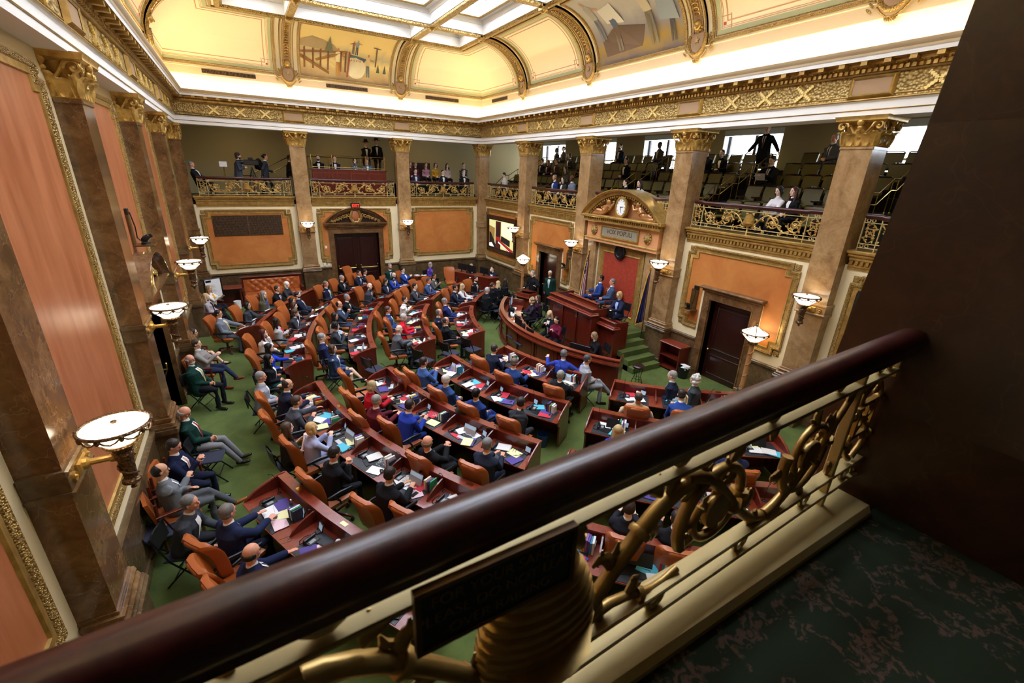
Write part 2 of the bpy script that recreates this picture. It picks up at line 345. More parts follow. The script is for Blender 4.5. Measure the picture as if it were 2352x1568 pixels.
def corner_col(x0, y0, x1, y1, label, mt):
    t = thing('pilaster', label, 'pilaster', group='marble pilasters'); 
    for nm, lst, k in (('shaft', [(0, 1.5, 6.98), (.02, 6.93, 6.99)], mt), ('pedestal', [(.11, 0, .2), (.085, .2, 1.16), (.13, 1.16, 1.26), (.105, 1.26, 1.31)], 'marble_dado'), ('base_moulding', [(.08, 1.31, 1.38), (.04, 1.38, 1.42), (.06, 1.42, 1.48)], mt), ('band', [(.045, 3.32, 3.39), (.025, 3.15, 3.33), (.045, 3.09, 3.15)], mt)):
        b = MB()
        for e, z0, z1 in lst: b.bev((x0 - e, y0 - e, z0), (x1 + e, y1 + e, z1), .01)
        b.build(nm, M[k], t, 0)
    o = link('capital', CAPM, t); o.matrix_local = Matrix.Translation(((x0 + x1) / 2, (y0 + y1) / 2, 6.98)) @ Matrix.Diagonal(((x1 - x0) / .65, (y1 - y0) / .65, 1, 1))
corner_col(-.33, 0.0, .08, .5, 'marble corner pilaster where the left wall meets the door wall', 'marble')  # darker marble here too, carrying the left wall's painted shade
corner_col(W - .12, 0, W + .5, .5, 'marble corner column between the door wall and the video screen', 'marble_light')
b = None
# ---- panels
panel('back', .22, 1.5, 3.88, 4.18, 'orange', 'orange plaster panel with a bronze grille on the door wall')
b = MB(WM['back']); b.bev((.62, 3.0, .01), (3.43, 3.93, .035), .01); g = b.build('grille_frame', M['gold_dark'], None, 0); tag(g, 'wide bronze mesh grille set in the upper part of the orange panel', 'grille', None); g.name = 'ventilation_grille'
b = MB(WM['back']); 
for i in range(57): b.box((.66 + i * .0486, 3.04, .035), (.672 + i * .0486, 3.9, .042))
for i in range(18): b.box((.66, 3.05 + i * .049, .035), (3.4, 3.062 + i * .049, .044))
b.box((2.0, 3.03, .035), (2.04, 3.91, .05)); b.build('mesh', M['bronze'], g, 0); MB(WM['back']).box((.65, 3.03, .02), (3.41, 3.9, .037)).build('grille_backing', M['blackhole'], g, 0)  # dark sheet painted in for the shade behind the mesh
panel('back', 9.84, 1.58, 13.56, 4.23, 'orange', 'plain orange plaster panel at the right end of the door wall')
panel('right', .1, 1.45, 3.75, 4.22, 'orange', 'orange plaster panel framing the wall video screen')
panel('left', 14.72, 1.55, 18.0, 7.38, 'terra', 'tall terracotta panel on the left wall nearest the camera')
panel('left', 9.95, 3.2, 13.3, 7.38, 'terra', 'tall terracotta panel above the arched doorway on the left wall')
panel('left', 5.1, 1.55, 8.5, 7.38, 'terra', 'tall terracotta panel on the left wall beyond the arched doorway')
panel('left', .7, 1.55, 3.8, 7.38, 'terra', 'narrow terracotta panel at the far end of the left wall')
panel('left', 19.35, 1.55, 22.6, 7.38, 'terra', 'terracotta panel at the bottom left corner of the photo')
panel('right', 19.26, 1.55, 22.6, 4.2, 'orange', 'orange panel with lattice grille beside the dark column')
b = MB(WM['right']); b.bev((19.46, 1.82, .01), (20.9, 3.86, .04), .01); g = b.build('ventilation_grille', M['black'], None, 0); tag(g, 'tall lattice grille in the panel beside the dark column', 'grille')
b = MB(WM['right'])
for i in range(-26, 22):
    for sg in (1, -1):
        c0 = 20.18 + i * .085
        p = [(c0 - sg * .8, 2.05), (c0 + sg * .8, 3.65)]; u_a, u_b = 19.52, 20.84; pts = []
        for uu in (u_a, u_b):
            tt = (uu - p[0][0]) / (p[1][0] - p[0][0]); pts.append((uu, tt))
        t0, t1 = sorted((max(0, min(1, pts[0][1])), max(0, min(1, pts[1][1]))))
        if t1 - t0 > .02: b.tube([(p[0][0] + (p[1][0] - p[0][0]) * t, p[0][1] + (p[1][1] - p[0][1]) * t, .05) for t in (t0, t1)], .012, 4)
b.build('lattice', M['mauve'], g, 0)
# half panels beside the doorways (frame cut by the door case)
def door_panel(side, u0, v0, u1, v1, a, b_, vtop, field, label):
    t = thing('wall_panel', label, 'wall panel', group='framed plaster panels'); n = .2; mb = MB(WM[side]); mb2 = MB(WM[side])
    P = [(a, v0), (a, vtop)] ; f = MB(WM[side])
    for sgn, ue, ud in ((1, u0, a), (-1, u1, b_)):   # each side leg of the frame ends at the door case
        seg = [(ud, v0), (ue + sgn * n, v0), (ue + sgn * n, v0 + n), (ue, v0 + n), (ue, v1 - n), (ue + sgn * n, v1 - n), (ue + sgn * n, v1), ((u0 + u1) / 2, v1)]
        for prof, m_ in (([(0, 0), (0, .05), (.03, .07), (.08, .045), (.095, .025)], mb), ([(.095, .025), (.16, .02), (.165, .035), (.19, .035), (.2, .006)], mb2)):
            loops = []
            for d, h in prof:
                pts = []
                for i, q in enumerate(seg):
                    s = [0, 0]
                    for p_, r_ in ((seg[i - 1], q) if i else (None, None), (q, seg[i + 1]) if i < len(seg) - 1 else (None, None)):
                        if p_ is None: continue
                        L = math.hypot(r_[0] - p_[0], r_[1] - p_[1]); s[0] += sgn * (r_[1] - p_[1]) / L * d; s[1] += -sgn * (r_[0] - p_[0]) / L * d
                    pts.append(V(q[0] + s[0], q[1] + s[1], h))
                loops.append(pts)
            m_.rings(loops, False, False, None, False)
        for (c, e) in ((ue if sgn > 0 else ue - n, v0), (ue if sgn > 0 else ue - n, v1 - n)):
            mb.bev((c + .03, e + .03, 0), (c + n - .02, e + n - .02, .03), .01); mb.lathe([(.07, .03), (.05, .05), (.03, .045), (0, .065)], 12, (c + n / 2, e + n / 2, 0))
        q = [(ud, v0 + .19), (ue + sgn * (n + .19), v0 + .19), (ue + sgn * (n + .19), v0 + n + .19), (ue + sgn * .19, v0 + n + .19), (ue + sgn * .19, v1 - n - .19), (ue + sgn * (n + .19), v1 - n - .19), (ue + sgn * (n + .19), v1 - .19), ((u0 + u1) / 2, v1 - .19), ((u0 + u1) / 2, vtop), (ud, vtop)]
        f.add([(x, y, .006) for x, y in q], [tuple(range(len(q)))])
    mb.build('gilt_moulding', M['gold_fine'], t, 40); mb2.build('inner_border', M['gold'], t); f.build('plaster_field', M[field], t, 0)
door_panel('back', 5.0, 1.5, 8.7, 4.2, 5.45, 8.22, 3.2, 'orange', 'orange plaster panel around the double doors and their pediment')
door_panel('right', 4.92, 1.45, 8.42, 4.24, 5.6, 7.8, 2.9, 'orange', 'orange plaster panel around the doorway behind the speaker lectern')
door_panel('right', 14.55, 1.58, 18.1, 4.22, 15.3, 17.35, 2.9, 'orange', 'orange plaster panel around the dark door with the floor lamp')
# ---- doors
def door_case(side, u0, u1, vt, n, double, label, sid):
    t = thing('door_case', label, 'door case'); b = MB(WM[side]); e = .25
    for a, c in ((u0 - e, u0), (u1, u1 + e)): b.box((a, 0, -.45), (c, vt, .09)); b.bev((a - .02 if a < u0 else a, 0, .09), (c if a < u0 else c + .02, .25, .12), .01)
    b.box((u0 - e, vt, -.45), (u1 + e, vt + e, .09)); b.bev((u0 - e - .05, vt + e, 0), (u1 + e + .05, vt + e + .08, .16), .02); b.bev((u0 - e - .1, vt + e + .08, 0), (u1 + e + .1, vt + e + .16, .24), .03)
    b.box((u0 - .04, 0, .09), (u0, vt, .11)); b.box((u1, 0, .09), (u1 + .04, vt, .11)); b.build('surround', M['marble'], t, 0)
    d = MB(WM[side]); d.box((u0, 0, -.3), (u1, vt, -.24)); o = struct(d.build('door_%d' % n, M['wood_dark'], None, 0)); o['label'] = {1: 'dark mahogany double doors with brass push bars', 2: 'dark doors on the left wall', 3: 'dark door behind the lectern', 4: 'dark mahogany door beside the right floor lamp'}[n]
    cs = [(u0, (u0 + u1) / 2 - .01), ((u0 + u1) / 2 + .01, u1)] if double else [(u0, u1)]
    for a, c in cs:
        q = MB(WM[side]); q.box((a + .02, 0.02, -.24), (c - .02, vt - .03, -.21))
        for v0, v1 in ((.15, .85), (1.0, vt - .2)): moulding(q, [(a + .14, v0), (c - .14, v0), (c - .14, v1), (a + .14, v1)], [(0, -.21), (.01, -.19), (.04, -.19), (.05, -.205), (.08, -.2)], None, True)
        q.build('door_leaf', M['wood_dark'], o, 0)
        if double:
            q = MB(WM[side]); y = 1.13
            for uu in (a + .12, c - .12): q.ell((uu, y + .12, -.1), (.035, .06, .035), 8, 6); q.cyl((uu, y, -.1), (uu, y + .1, -.1), .018); q.cyl((uu, y, -.21), (uu, y, -.1), .02)
            q.tube([(a + .12, y, -.1), (c - .12, y, -.1)], .017, 8); q.build('push_bar', M['brass'], o)
            q = MB(WM[side]); q.box(((a + c) / 2 - .17, vt - .5, -.21), ((a + c) / 2 + .17, vt - .46, -.195)); q.build('door_plate', M['steel'], o, 0)
        else: q = MB(WM[side]); q.lathe([(.02, 0), (.02, .05), (.04, .07), (.0, .1)], 10, (a + .1, 1.0, -.21)); q.build('door_knob', M['brass'], o)
    return t
def pediment(side, uc, v0, hw, hh, t):
    # segmental arch with gilt cartouche
    N = 24; R = (hw * hw + hh * hh) / (2 * hh); a0 = math.asin(hw / R); b = MB(WM[side])
    def arc(r, h): return [V(uc + r * sin(-a0 + 2 * a0 * i / N), v0 + hh - R + r * cos(-a0 + 2 * a0 * i / N), h) for i in range(N + 1)]
    prof = [(R - .2, .0), (R - .2, .12), (R - .14, .14), (R - .12, .22), (R - .05, .26), (R, .36), (R + .02, .36), (R + .02, 0)]
    b.rings([arc(r, h) for r, h in prof], False, False, None, False)
    b.bev((uc - hw - .02, v0 - .12, 0), (uc + hw + .02, v0 - .04, .3), .02); b.bev((uc - hw + .03, v0 - .2, 0), (uc + hw - .03, v0 - .12, .2), .02); b.box((uc - hw, v0 - .04, 0), (uc + hw, v0 + .02, .34))
    b.build('pediment', M['marble'], t, 40)
    b = MB(WM[side]); b.add([tuple(p) for p in arc(R - .2, .04)], [tuple(range(N + 1))]); b.build('tympanum', M['wood_dark'], t, 0)
    cartouche(side, uc, v0 + hh * .48, .3, .1, t, 'gold', 'terra')
    b = MB(WM[side]); rnd = random.Random(3)
    for s in (-1, 1):
        for i in range(7):
            t_ = i / 6; c = V(uc + s * (.35 + (hw - .75) * t_), v0 + .08 + (hh - .25) * (1 - t_) ** .8 * .55, .12); r = .1 * (1 - .45 * t_)
            sp = [c + V(s * cos(a) * r * (1 - a / 9), sin(a) * r * (1 - a / 9), .02) for a in [k * .6 for k in range(12)]]; b.tube(sp, .018, 5)
            for k in range(4): a = rnd.uniform(0, 6.28); b.ell(c + V(cos(a) * r, sin(a) * r * .8, .03), (.05, .025, .02), 6, 4, None, Matrix.Rotation(a, 4, 'Z'))
    b.build('scroll_carving', M['gold'], t)
def cartouche(side, uc, vc, r, h, t, mg='gold', mc='terra'):
    b = MB(WM[side]); P = [V(uc + r * .8 * sin(a) * (1 + .12 * cos(3 * a)), vc + r * cos(a) * (1.05 + .1 * cos(2 * a)), h + .05) for a in [2 * pi * i / 20 for i in range(20)]]
    b.tube(P, r * .16, 8, None, True); b.tube([p + (p - V(uc, vc, 0)) * .22 for p in P], r * .07, 6, None, True)
    for s in (-1, 1):
        for vy, q in ((.95, 1), (-.75, .8)): c = V(uc + s * r * .55, vc + vy * r, h + .06); b.tube([c + V(s * cos(a) * r * .25 * (1 - a / 9), sin(a) * r * .25 * (1 - a / 9), 0) for a in [k * .6 for k in range(12)]], r * .07, 5)
    b.ell((uc, vc + r * 1.1, h + .07), (r * .3, r * .2, .05), 8, 6); b.ell((uc, vc - r * 1.05, h + .06), (r * .2, r * .2, .05), 8, 6); b.build('cartouche', M[mg], t)
    b = MB(WM[side]); b.ell((uc, vc, h), (r * .72, r * .9, .08), 14, 8); b.build('shield', M[mc], t)
t = door_case('back', 5.71, 7.96, 2.96, 1, True, 'arched marble door case with gilt cartouche around the double doors', 'back'); pediment('back', 6.84, 3.5, 1.55, .74, t)
t = door_case('left', 10.6, 12.7, 2.96, 2, True, 'arched marble door case on the left wall seen edge-on', 'left'); pediment('left', 11.65, 3.5, 1.5, .74, t)
door_case('right', 5.96, 7.45, 2.64, 3, False, 'marble door case behind the speaker lectern', 'right')
door_case('right', 15.68, 17.08, 2.66, 4, False, 'marble door case at the right with the lit floor lamp beside it', 'right')
# exit sign
t = thing('exit_sign', 'small red lit exit sign above the arched double doors', 'sign'); b = MB(WM['back']); b.bev((6.66, 4.22, .0), (7.08, 4.47, .22), .015); b.build('housing', M['steel'], t, 0)
def text(name, s, size, Mx, m, par, ext=.004, al='CENTER'):
    c = bpy.data.curves.new(name, 'FONT'); c.body = s; c.size = size; c.extrude = ext; c.align_x = al; c.align_y = 'CENTER'; o = bpy.data.objects.new(name, c); COL.objects.link(o)
    dg = bpy.context.evaluated_depsgraph_get(); me = bpy.data.meshes.new_from_object(o.evaluated_get(dg)); bpy.data.objects.remove(o); me.materials.clear(); me.materials.append(m); return link(name, me, par, None, Mx)
M['red_lit'] = mat('lit_red_letters', '#ff3020', .5, emit='#ff2a18', es=4); M['darkred'] = mat('dark_red', '#5c0f0c', .5)
MB(WM['back']).box((6.7, 4.25, .22), (7.04, 4.44, .225)).build('sign_face', M['darkred'], t, 0)
text('lettering', 'EXIT', .18, WM['back'] @ Matrix.Translation((6.87, 4.345, .228)), M['red_lit'], t)
# ---- gallery ledge cornice, one per bay
def ledge(side, u0, u1, i, hole=None):
    dp = -.075 if side == 'near' else -1.0; b = MB(WM[side]); b.bev((u0, 4.68, dp), (u1, 4.76, .17), .02); b.bev((u0 + .02, 4.6, -.5 if dp < -.5 else dp), (u1 - .02, 4.69, .13), .03); b.bev((u0 + .06, 4.52, -.5), (u1 - .06, 4.6, .09), .02)
    n = int((u1 - u0 - .2) / .11)
    for k in range(n): x = u0 + .1 + k * .11; b.box((x, 4.43, -.1), (x + .06, 4.52, .075))
    b.box((u0 + .06, 4.3, -.4), (u1 - .06, 4.53, .02)); b.bev((u0 + .06, 4.36, -.1), (u1 - .06, 4.42, .05), .015); struct(b.build('trim_%d' % i, M['gold_pale' if side == 'near' else 'gold'], None, 0))
for i, (s, a, c) in enumerate([('back', .1, 4.14), ('back', 4.8, 9.07), ('back', 9.73, 13.8), ('right', -.02, 4.14), ('right', 4.8, 8.87), ('right', 9.53, 13.65), ('right', 14.31, 18.37), ('right', 19.03, 23.1), ('near', .1, 4.24), ('near', 4.9, 9.07)]): ledge(s, a, c, i + 1)
# ---- entablature and cove, swept round the hall
RECT = [(0, 0), (W, 0), (W, -D), (0, -D)][::-1]
def sweep(name, prof, m, smooth=30, kind=True):
    b = MB(); b.ring2([[(x, y, z) for x, y in off(RECT, d)] for d, z in prof]); o = b.build(name, m, None, smooth)
    return struct(o) if kind else o
sweep('trim_20', [(-.66, 7.59), (.04, 7.59), (.04, 7.72), (.06, 7.73), (.06, 7.86), (.1, 7.9)], M['white'])
sweep('trim_21', [(.1, 7.9), (.1, 7.93), (.06, 7.95), (.06, 8.39)], M['gold_diaper'], 0)
b = MB()
for z, r in ((7.725, .014), (7.915, .02), (8.0, .012)): b.tube([(x, y, z) for x, y in off(RECT, .05 if z < 7.8 else (.1 if z < 7.95 else .065))], r, 6, None, True)
b.ring2([[(x, y, z) for x, y in off(RECT, d)] for d, z in [(.06, 8.39), (.12, 8.39), (.14, 8.42), (.12, 8.44), (.12, 8.5), (.2, 8.56), (.2, 8.6), (.42, 8.61), (.42, 8.62)]])
def along(f, pitch, z):   # repeat round the four walls: f(point, direction, inward)
    R_ = off(RECT, z); n = 4
    for i in range(4):
        a, c = V(*R_[i], 0), V(*R_[(i + 1) % 4], 0); L = (c - a).length; d = (c - a) / L; inn = V(-d.y, d.x, 0); k = int(L / pitch)
        for j in range(k): f(a + d * ((j + .5) * L / k), d, inn)
def obox(mb, c, d, inn, a, dep, z0, z1):
    vs = [c + d * s * a + inn * e + V(0, 0, z) for z in (z0, z1) for e in (0, dep) for s in (-1, 1)]
    mb.add(vs, [(0, 2, 3, 1), (4, 5, 7, 6), (0, 1, 5, 4), (2, 6, 7, 3), (0, 4, 6, 2), (1, 3, 7, 5)])
along(lambda c, d, i: obox(b, c, d, i, .03, .06, 8.43, 8.5), .11, .12)
along(lambda c, d, i: b.ell(c + i * .03 + V(0, 0, 8.535), .024, 6, 4), .09, .13)
along(lambda c, d, i: obox(b, c, d, i, .06, .2, 8.53, 8.61), .42, .2)
struct(b.build('trim_22', M['gold'], None, 40))
sweep('trim_23', [(.42, 8.61), (.43, 8.68), (.45, 8.7)], M['white'])
sweep('trim_24', [(.45, 8.7), (.46, 8.74), (.5, 8.78), (.52, 8.83), (.5, 8.84), (.47, 8.82)], M['beige'])
sweep('trim_25', [(.47, 8.82), (.45, 8.7), (.08, 8.7), (.05, 8.9), (.05, 9.42)], M['white'], 0)
sweep('trim_26', [(.05, 9.42), (.065, 9.43), (.065, 9.7), (.09, 9.72), (.06, 9.74)], M['beige'])
# X ribbons and tablets on the frieze
b = MB(); tb = MB(); tm = MB()
def frieze(side, us, ues):
    Mx = WM[side] @ Matrix.Translation((0, 0, BB + .07))
    for u in us:
        for s in (-1, 1):
            b.M = Mx @ Matrix.Translation((u, 8.17, 0)) @ Matrix.Rotation(s * .87, 4, 'Z'); b.bev((-.032, -.25, -.01), (.032, .25, .03), .012)
            for k in range(-4, 5): b.box((-.036, k * .055 - .012, -.01), (.036, k * .055 + .012, .036))
    for u in ues:
        tb.M = Mx; moulding(tb, [(u - .4, 7.98), (u + .4, 7.98), (u + .4, 8.36), (u - .4, 8.36)], [(-.04, 0), (0, .06), (.02, .08), (.05, .06)]); tm.M = Mx; tm.box((u - .36, 8.02, 0), (u + .36, 8.32, .05))
ctrs = {'back': [4.47, 9.4], 'right': [4.47, 9.2, 13.98, 18.7], 'left': [4.47, 9.2, 13.98, 18.7]}
for s, cc in ctrs.items():
    L = W if s == 'back' else D; e = [0.35] + cc + [L - .35]; us = []
    for a, c in zip(e, e[1:]):
        m_ = (a + c) / 2; us += [m_ - .95, m_, m_ + .95]
    frieze(s, us, cc)
struct(b.build('trim_27', M['gold_bright'], None, 0)); struct(tb.build('trim_28', M['gold'], None, 0)); struct(tm.build('trim_29', M['mauve'], None, 0))
# cove lamps in the trough
b = MB(); RL = off(RECT, .22); RM = off(RECT, .3)
for i in range(4):
    a, c = V(*RL[i], 8.74), V(*RL[(i + 1) % 4], 8.74); a2, c2 = V(*RM[i], 8.74), V(*RM[(i + 1) % 4], 8.74)
    b.rings([[a, a2, a2 + V(0, 0, .03), a + V(0, 0, .03)], [c, c2, c2 + V(0, 0, .03), c + V(0, 0, .03)]])
o = b.build('cove_lamp_strip', M['covelamp'], None, 0); tag(o, 'warm light strip hidden in the trough above the gilded cornice', 'lamp')
# ---- cove vault: arc parameter s 0..1 -> (inset d, z)
CR_, CZ0, CZ1 = 2.08, 9.72, 11.45
def arc_(s): a = s * pi / 2; return .07 + CR_ * (1 - cos(a)), CZ0 + (CZ1 - CZ0) * sin(a)
sweep('ceiling', [arc_(i / 20) for i in range(21)], M['coved'], 60)
SP = {'back': (lambda u, d, z: V(u, -d, z)), 'right': (lambda u, d, z: V(W - d, -u, z)), 'left': (lambda u, d, z: V(d, -u, z))}
def cstrip(mb, side, ua, ub, s0, s1, h, n=14, m_=1, k=None, closed=True):   # raised strip on the cove; ua, ub functions of s
    f = SP[side]; vs = []; fs = []
    for lift in (0, h):
        for i in range(n + 1):
            s = s0 + (s1 - s0) * i / n; d, z = arc_(s); a = s * pi / 2; d += lift * cos(a); z -= lift * sin(a)
            A, B_ = (ua(s) if callable(ua) else ua), (ub(s) if callable(ub) else ub)
            for j in range(m_ + 1): vs.append(f(A + (B_ - A) * j / m_, d, z))
    q = m_ + 1; off_ = (n + 1) * q
    for i in range(n):
        for j in range(m_): a = off_ + i * q + j; fs.append((a, a + 1, a + q + 1, a + q))
        fs.append((i * q, (i + 1) * q, off_ + (i + 1) * q, off_ + i * q)); a = i * q + m_; fs.append((a, off_ + a, off_ + a + q, a + q))
    for i in (0, n): fs.append((i * q, i * q + m_, off_ + i * q + m_, off_ + i * q))
    mb.add(vs, fs, k)
def cove_frame(side, u0, u1, s0, s1, c0, c1, mural=None):   # c0/c1 True when that end is the groin
    A = (lambda s, e=0: max(u0, arc_(s)[0]) + e) if c0 else (lambda s, e=0: u0 + e)
    L = W if side == 'back' else D
    B_ = (lambda s, e=0: L - arc_(s)[0] - e) if c1 else (lambda s, e=0: u1 - e)
    def rect(mb, e, w, h):   # frame strip inset by e (metres) and w wide
        ds = 1 / 3.0; se, sw = e * ds, w * ds
        cstrip(mb, side, (lambda s: A(s, 0 if c0 else e)), (lambda s: B_(s, 0 if c1 else e)), s0 + se, s0 + se + sw, h, 1, 6)
        cstrip(mb, side, (lambda s: A(s, 0 if c0 else e)), (lambda s: B_(s, 0 if c1 else e)), s1 - se - sw, s1 - se, h, 1, 6)
        if not c0: cstrip(mb, side, A(0, e), A(0, e + w), s0 + se, s1 - se, h)
        if not c1: cstrip(mb, side, B_(0, e + w), B_(0, e), s0 + se, s1 - se, h)
    return rect
G = MB(); GR = MB(); PK = MB(); RD = MB()
bays = {'back': [(.0, 4.47), (4.47, 9.4), (9.4, W)], 'right': [(0, 4.47), (4.47, 9.2), (9.2, 13.98), (13.98, 18.7), (18.7, D)], 'left': [(0, 4.47), (4.47, 9.2), (9.2, 13.98), (13.98, 18.7), (18.7, D)]}
MUR = []
for side, bs in bays.items():
    L = W if side == 'back' else D
    for u0, u1 in bs:
        c0, c1 = u0 == 0, u1 == L; a = u0 if c0 else u0 + .42; c = u1 if c1 else u1 - .42
        r = cove_frame(side, a, c, .02, .95, c0, c1); r(G, 0, .07, .05); r(G, .1, .025, .02)
        if (side == 'back' and u0 == 4.47) or (side == 'right' and u0 == 9.2): MUR.append((side, a + .12, c - .12)); continue
        r(GR, .125, .12, .006); r(PK, .27, .015, .008); r(PK, .42, .03, .007); r(PK, .31, .012, .008)
        for uu, ok in ((a + .36, not c0), (c - .36, not c1)):
            if ok:
                cstrip(RD, side, uu - .035, uu + .035, .02 + .115, .02 + .14, .009, 1); 
                for q in (-.19, .19): cstrip(PK, side, uu + q * (1 if uu < (a + c) / 2 else -1) - .012, uu + q * (1 if uu < (a + c) / 2 else -1) + .012, .1, .22, .008, 2)
                cstrip(PK, side, uu - .15, uu + .2, .205, .213, .008, 1)
struct(G.build('trim_30', M['gold_fine'], None, 0)); struct(GR.build('trim_31', M['green_pale'], None, 0)); struct(PK.build('trim_32', M['pink'], None, 0)); struct(RD.build('trim_33', M['red_dot'], None, 0))
# vents
for i, (s, a, c, lab) in enumerate([('back', 1.3, 3.2, 'left'), ('back', 6.0, 7.85, 'mural'), ('back', 10.7, 12.5, 'right'), ('right', 1.3, 2.9, 'corner')]):
    b = MB(WM[s]); b.bev((a, 9.5, BB + .07), (c, 9.66, BB + .085), .005); o = b.build('vent_grille', M['bronze'], None, 0)
    tagu(o, {'left': 'bronze slot grille under the plain cove panel at the left', 'mural': 'bronze slot grille under the painted mural of builders', 'right': 'bronze slot grille left of the far ceiling corner', 'corner': 'short bronze slot grille right of the far ceiling corner'}[lab], 'vent', 'cove vents')
    b = MB(WM[s])
    for k in range(int((c - a) / .05)): b.box((a + .03 + k * .05, 9.52, BB + .08), (a + .055 + k * .05, 9.64, BB + .088))
    b.build('slots', M['blackhole'], o, 0)  # dark bars on the plate paint in the shade of the openings
# ribs with chain, lion mask and shield
def rib(side, u, label):
    t = thing('vault_rib', label, 'vault rib', group='gilded vault ribs'); b = MB(); cstrip(b, side, u - .26, u + .26, 0, .97, .07, 16); b.build('rib_band', M['ribc'], t, 40)
    b = MB()
    for e in (-.26, -.17, .14, .23): cstrip(b, side, u + e, u + e + .03, 0, .97, .1, 16)
    b.build('rib_mouldings', M['gold_fine'], t, 0); b = MB(); cstrip(b, side, u - .12, u + .12, 0, .97, .078, 16); b.build('rib_ground', M['mauve'], t, 0)
    b = MB(); f = SP[side]
    for i in range(16):
        s = .3 + i * .042; d, z = arc_(s); a = s * pi / 2; n = (cos(a), -sin(a)); 
        def P(du, ds, h=.1): dd, zz = arc_(s + ds); return f(u + du, dd + h * cos(a), zz - h * sin(a))
        b.tube([P(.085 * cos(q), .02 * sin(q)) for q in [k * pi / 5 for k in range(10)]], .016, 5, None, True); b.ell(P(0, 0), .022, 6, 4)
    b.build('chain_ornament', M['gold'], t)
    Mw = WM[side] @ Matrix.Translation((u, 0, BB)); b = MB(Mw)
    b.ell((0, 10.22, .27), (.12, .14, .12), 10, 8); b.ell((0, 10.17, .37), (.05, .05, .05), 8, 6)
    for k in range(12): a = k * pi / 6; b.ell((.13 * cos(a), 10.23 + .15 * sin(a), .22), (.05, .05, .05), 6, 5)
    b.build('lion_mask', M['gold'], t)
    b = MB(Mw); P = [(-.22, 10.1), (-.26, 9.95), (-.2, 9.68), (0, 9.5), (.2, 9.68), (.26, 9.95), (.22, 10.1), (.08, 10.02), (0, 10.06), (-.08, 10.02)]; b.prism(P, .08, .2); b.build('shield', M['mauve'], t, 0)
    b = MB(Mw); b.prism([((.09 if k % 2 == 0 else .038) * sin(k * pi / 5), 9.86 + (.09 if k % 2 == 0 else .038) * cos(k * pi / 5)) for k in range(10)], .2, .23); b.build('star', M['gold'], t, 0)
    b = MB(Mw); wr = [V(.27 * sin(a), 9.85 - .33 * cos(a) * (1.0), .2) for a in [-2.0 + i * .2 for i in range(21)]]; b.tube(wr, .055, 7)
    for i, p in enumerate(wr): b.ell(p + V(0, 0, .04), (.035, .035, .03), 6, 4)
    for s in (-1, 1):
        for k in range(5): b.ell((s * (.33 + k * .03), 9.95 - k * .09, .12), (.03, .09, .02), 6, 5, None, Matrix.Rotation(-s * (.4 + k * .12), 4, 'Z'))
        b.tube([(s * .3, 9.62, .15), (s * .2, 9.5, .15), (s * .1, 9.42, .15), (0, 9.4, .15)], .02, 5)
    for k in range(-2, 3): b.ell((k * .045, 9.37, .14), (.025, .06, .02), 6, 5, None, Matrix.Rotation(-k * .3, 4, 'Z'))
    b.build('wreath', M['gold_fine'], t)
RN = {'back': ['gilded vault rib left of the mural of builders', 'gilded vault rib right of the mural of builders'], 'right': ['first gilded vault rib right of the far ceiling corner', 'gilded vault rib on the left edge of the large mural', 'gilded vault rib on the right edge of the large mural', 'gilded vault rib nearest the camera on the right'],
      'left': ['vault rib at the far end of the left wall', 'gilded vault rib at the top left of the photo', 'vault rib over the left wall beyond the frame', 'vault rib over the left wall nearest the camera']}
for s, cc in ctrs.items():
    for u, lb in zip(cc, RN[s]): rib(s, u, lb)
# ---- flat ceiling: gilt border, beams, coffers with laylights
E0 = arc_(1)[0]
b = MB(); RR = [(E0, -E0), (W - E0, -E0), (W - E0, -D + E0), (E0, -D + E0)][::-1]
b.ring2([[(x, y, z) for x, y in off(RR, d)] for d, z in [(-.06, CZ1 - .02), (-.02, CZ1 - .08), (.1, CZ1 - .08), (.14, CZ1 - .02), (.2, CZ1 + .0)]]); struct(b.build('trim_40', M['gold_orn'], None, 0))
bxs = [E0 + .2, 4.5, 9.4, W - E0 - .2]; bys = [-E0 - .2, -4.6, -9.2, -14.0, -18.7, -D + E0 + .2]
b = MB(); gb = MB(); gl = MB(); mu = MB(); ZB = CZ1
for i in range(3):
    for j in range(5):
        x0, x1 = bxs[i] + (.13 if i else 0), bxs[i + 1] - (.13 if i < 2 else 0); y0, y1 = bys[j + 1] + (.13 if j < 4 else 0), bys[j] - (.13 if j else 0)
        rc = [(x0, y0), (x1, y0), (x1, y1), (x0, y1)]
        b.ring2([[(x, y, z) for x, y in off(rc, d)] for d, z in [(0, ZB - .1 if 0 else ZB), (0, ZB + .35), (.03, ZB + .36), (.06, ZB + .5), (.3, ZB + .5), (.3, ZB + .55), (.34, ZB + .75)]])
        gb.ring2([[(x, y, z) for x, y in off(rc, d)] for d, z in [(.3, ZB + .5), (.27, ZB + .46), (.32, ZB + .44), (.38, ZB + .48), (.38, ZB + .5)]]); gb.ring2([[(x, y, z) for x, y in off(rc, d)] for d, z in [(.0, ZB + .34), (-.01, ZB + .34), (.03, ZB + .37), (.04, ZB + .37)]])
        gl.box((x0 + .33, y0 + .33, ZB + .74), (x1 - .33, y1 - .33, ZB + .76))
        nx, ny = 4, 6
        for k in range(1, nx): xx = x0 + .34 + (x1 - x0 - .68) * k / nx; mu.box((xx - .02, y0 + .34, ZB + .7), (xx + .02, y1 - .34, ZB + .74))
        for k in range(1, ny): yy = y0 + .34 + (y1 - y0 - .68) * k / ny; mu.box((x0 + .34, yy - .02, ZB + .7), (x1 - .34, yy + .02, ZB + .74))
bm_ = MB()
for x in bxs[1:3]: bm_.box((x - .13, bys[-1], ZB - .08), (x + .13, bys[0], ZB + .02))
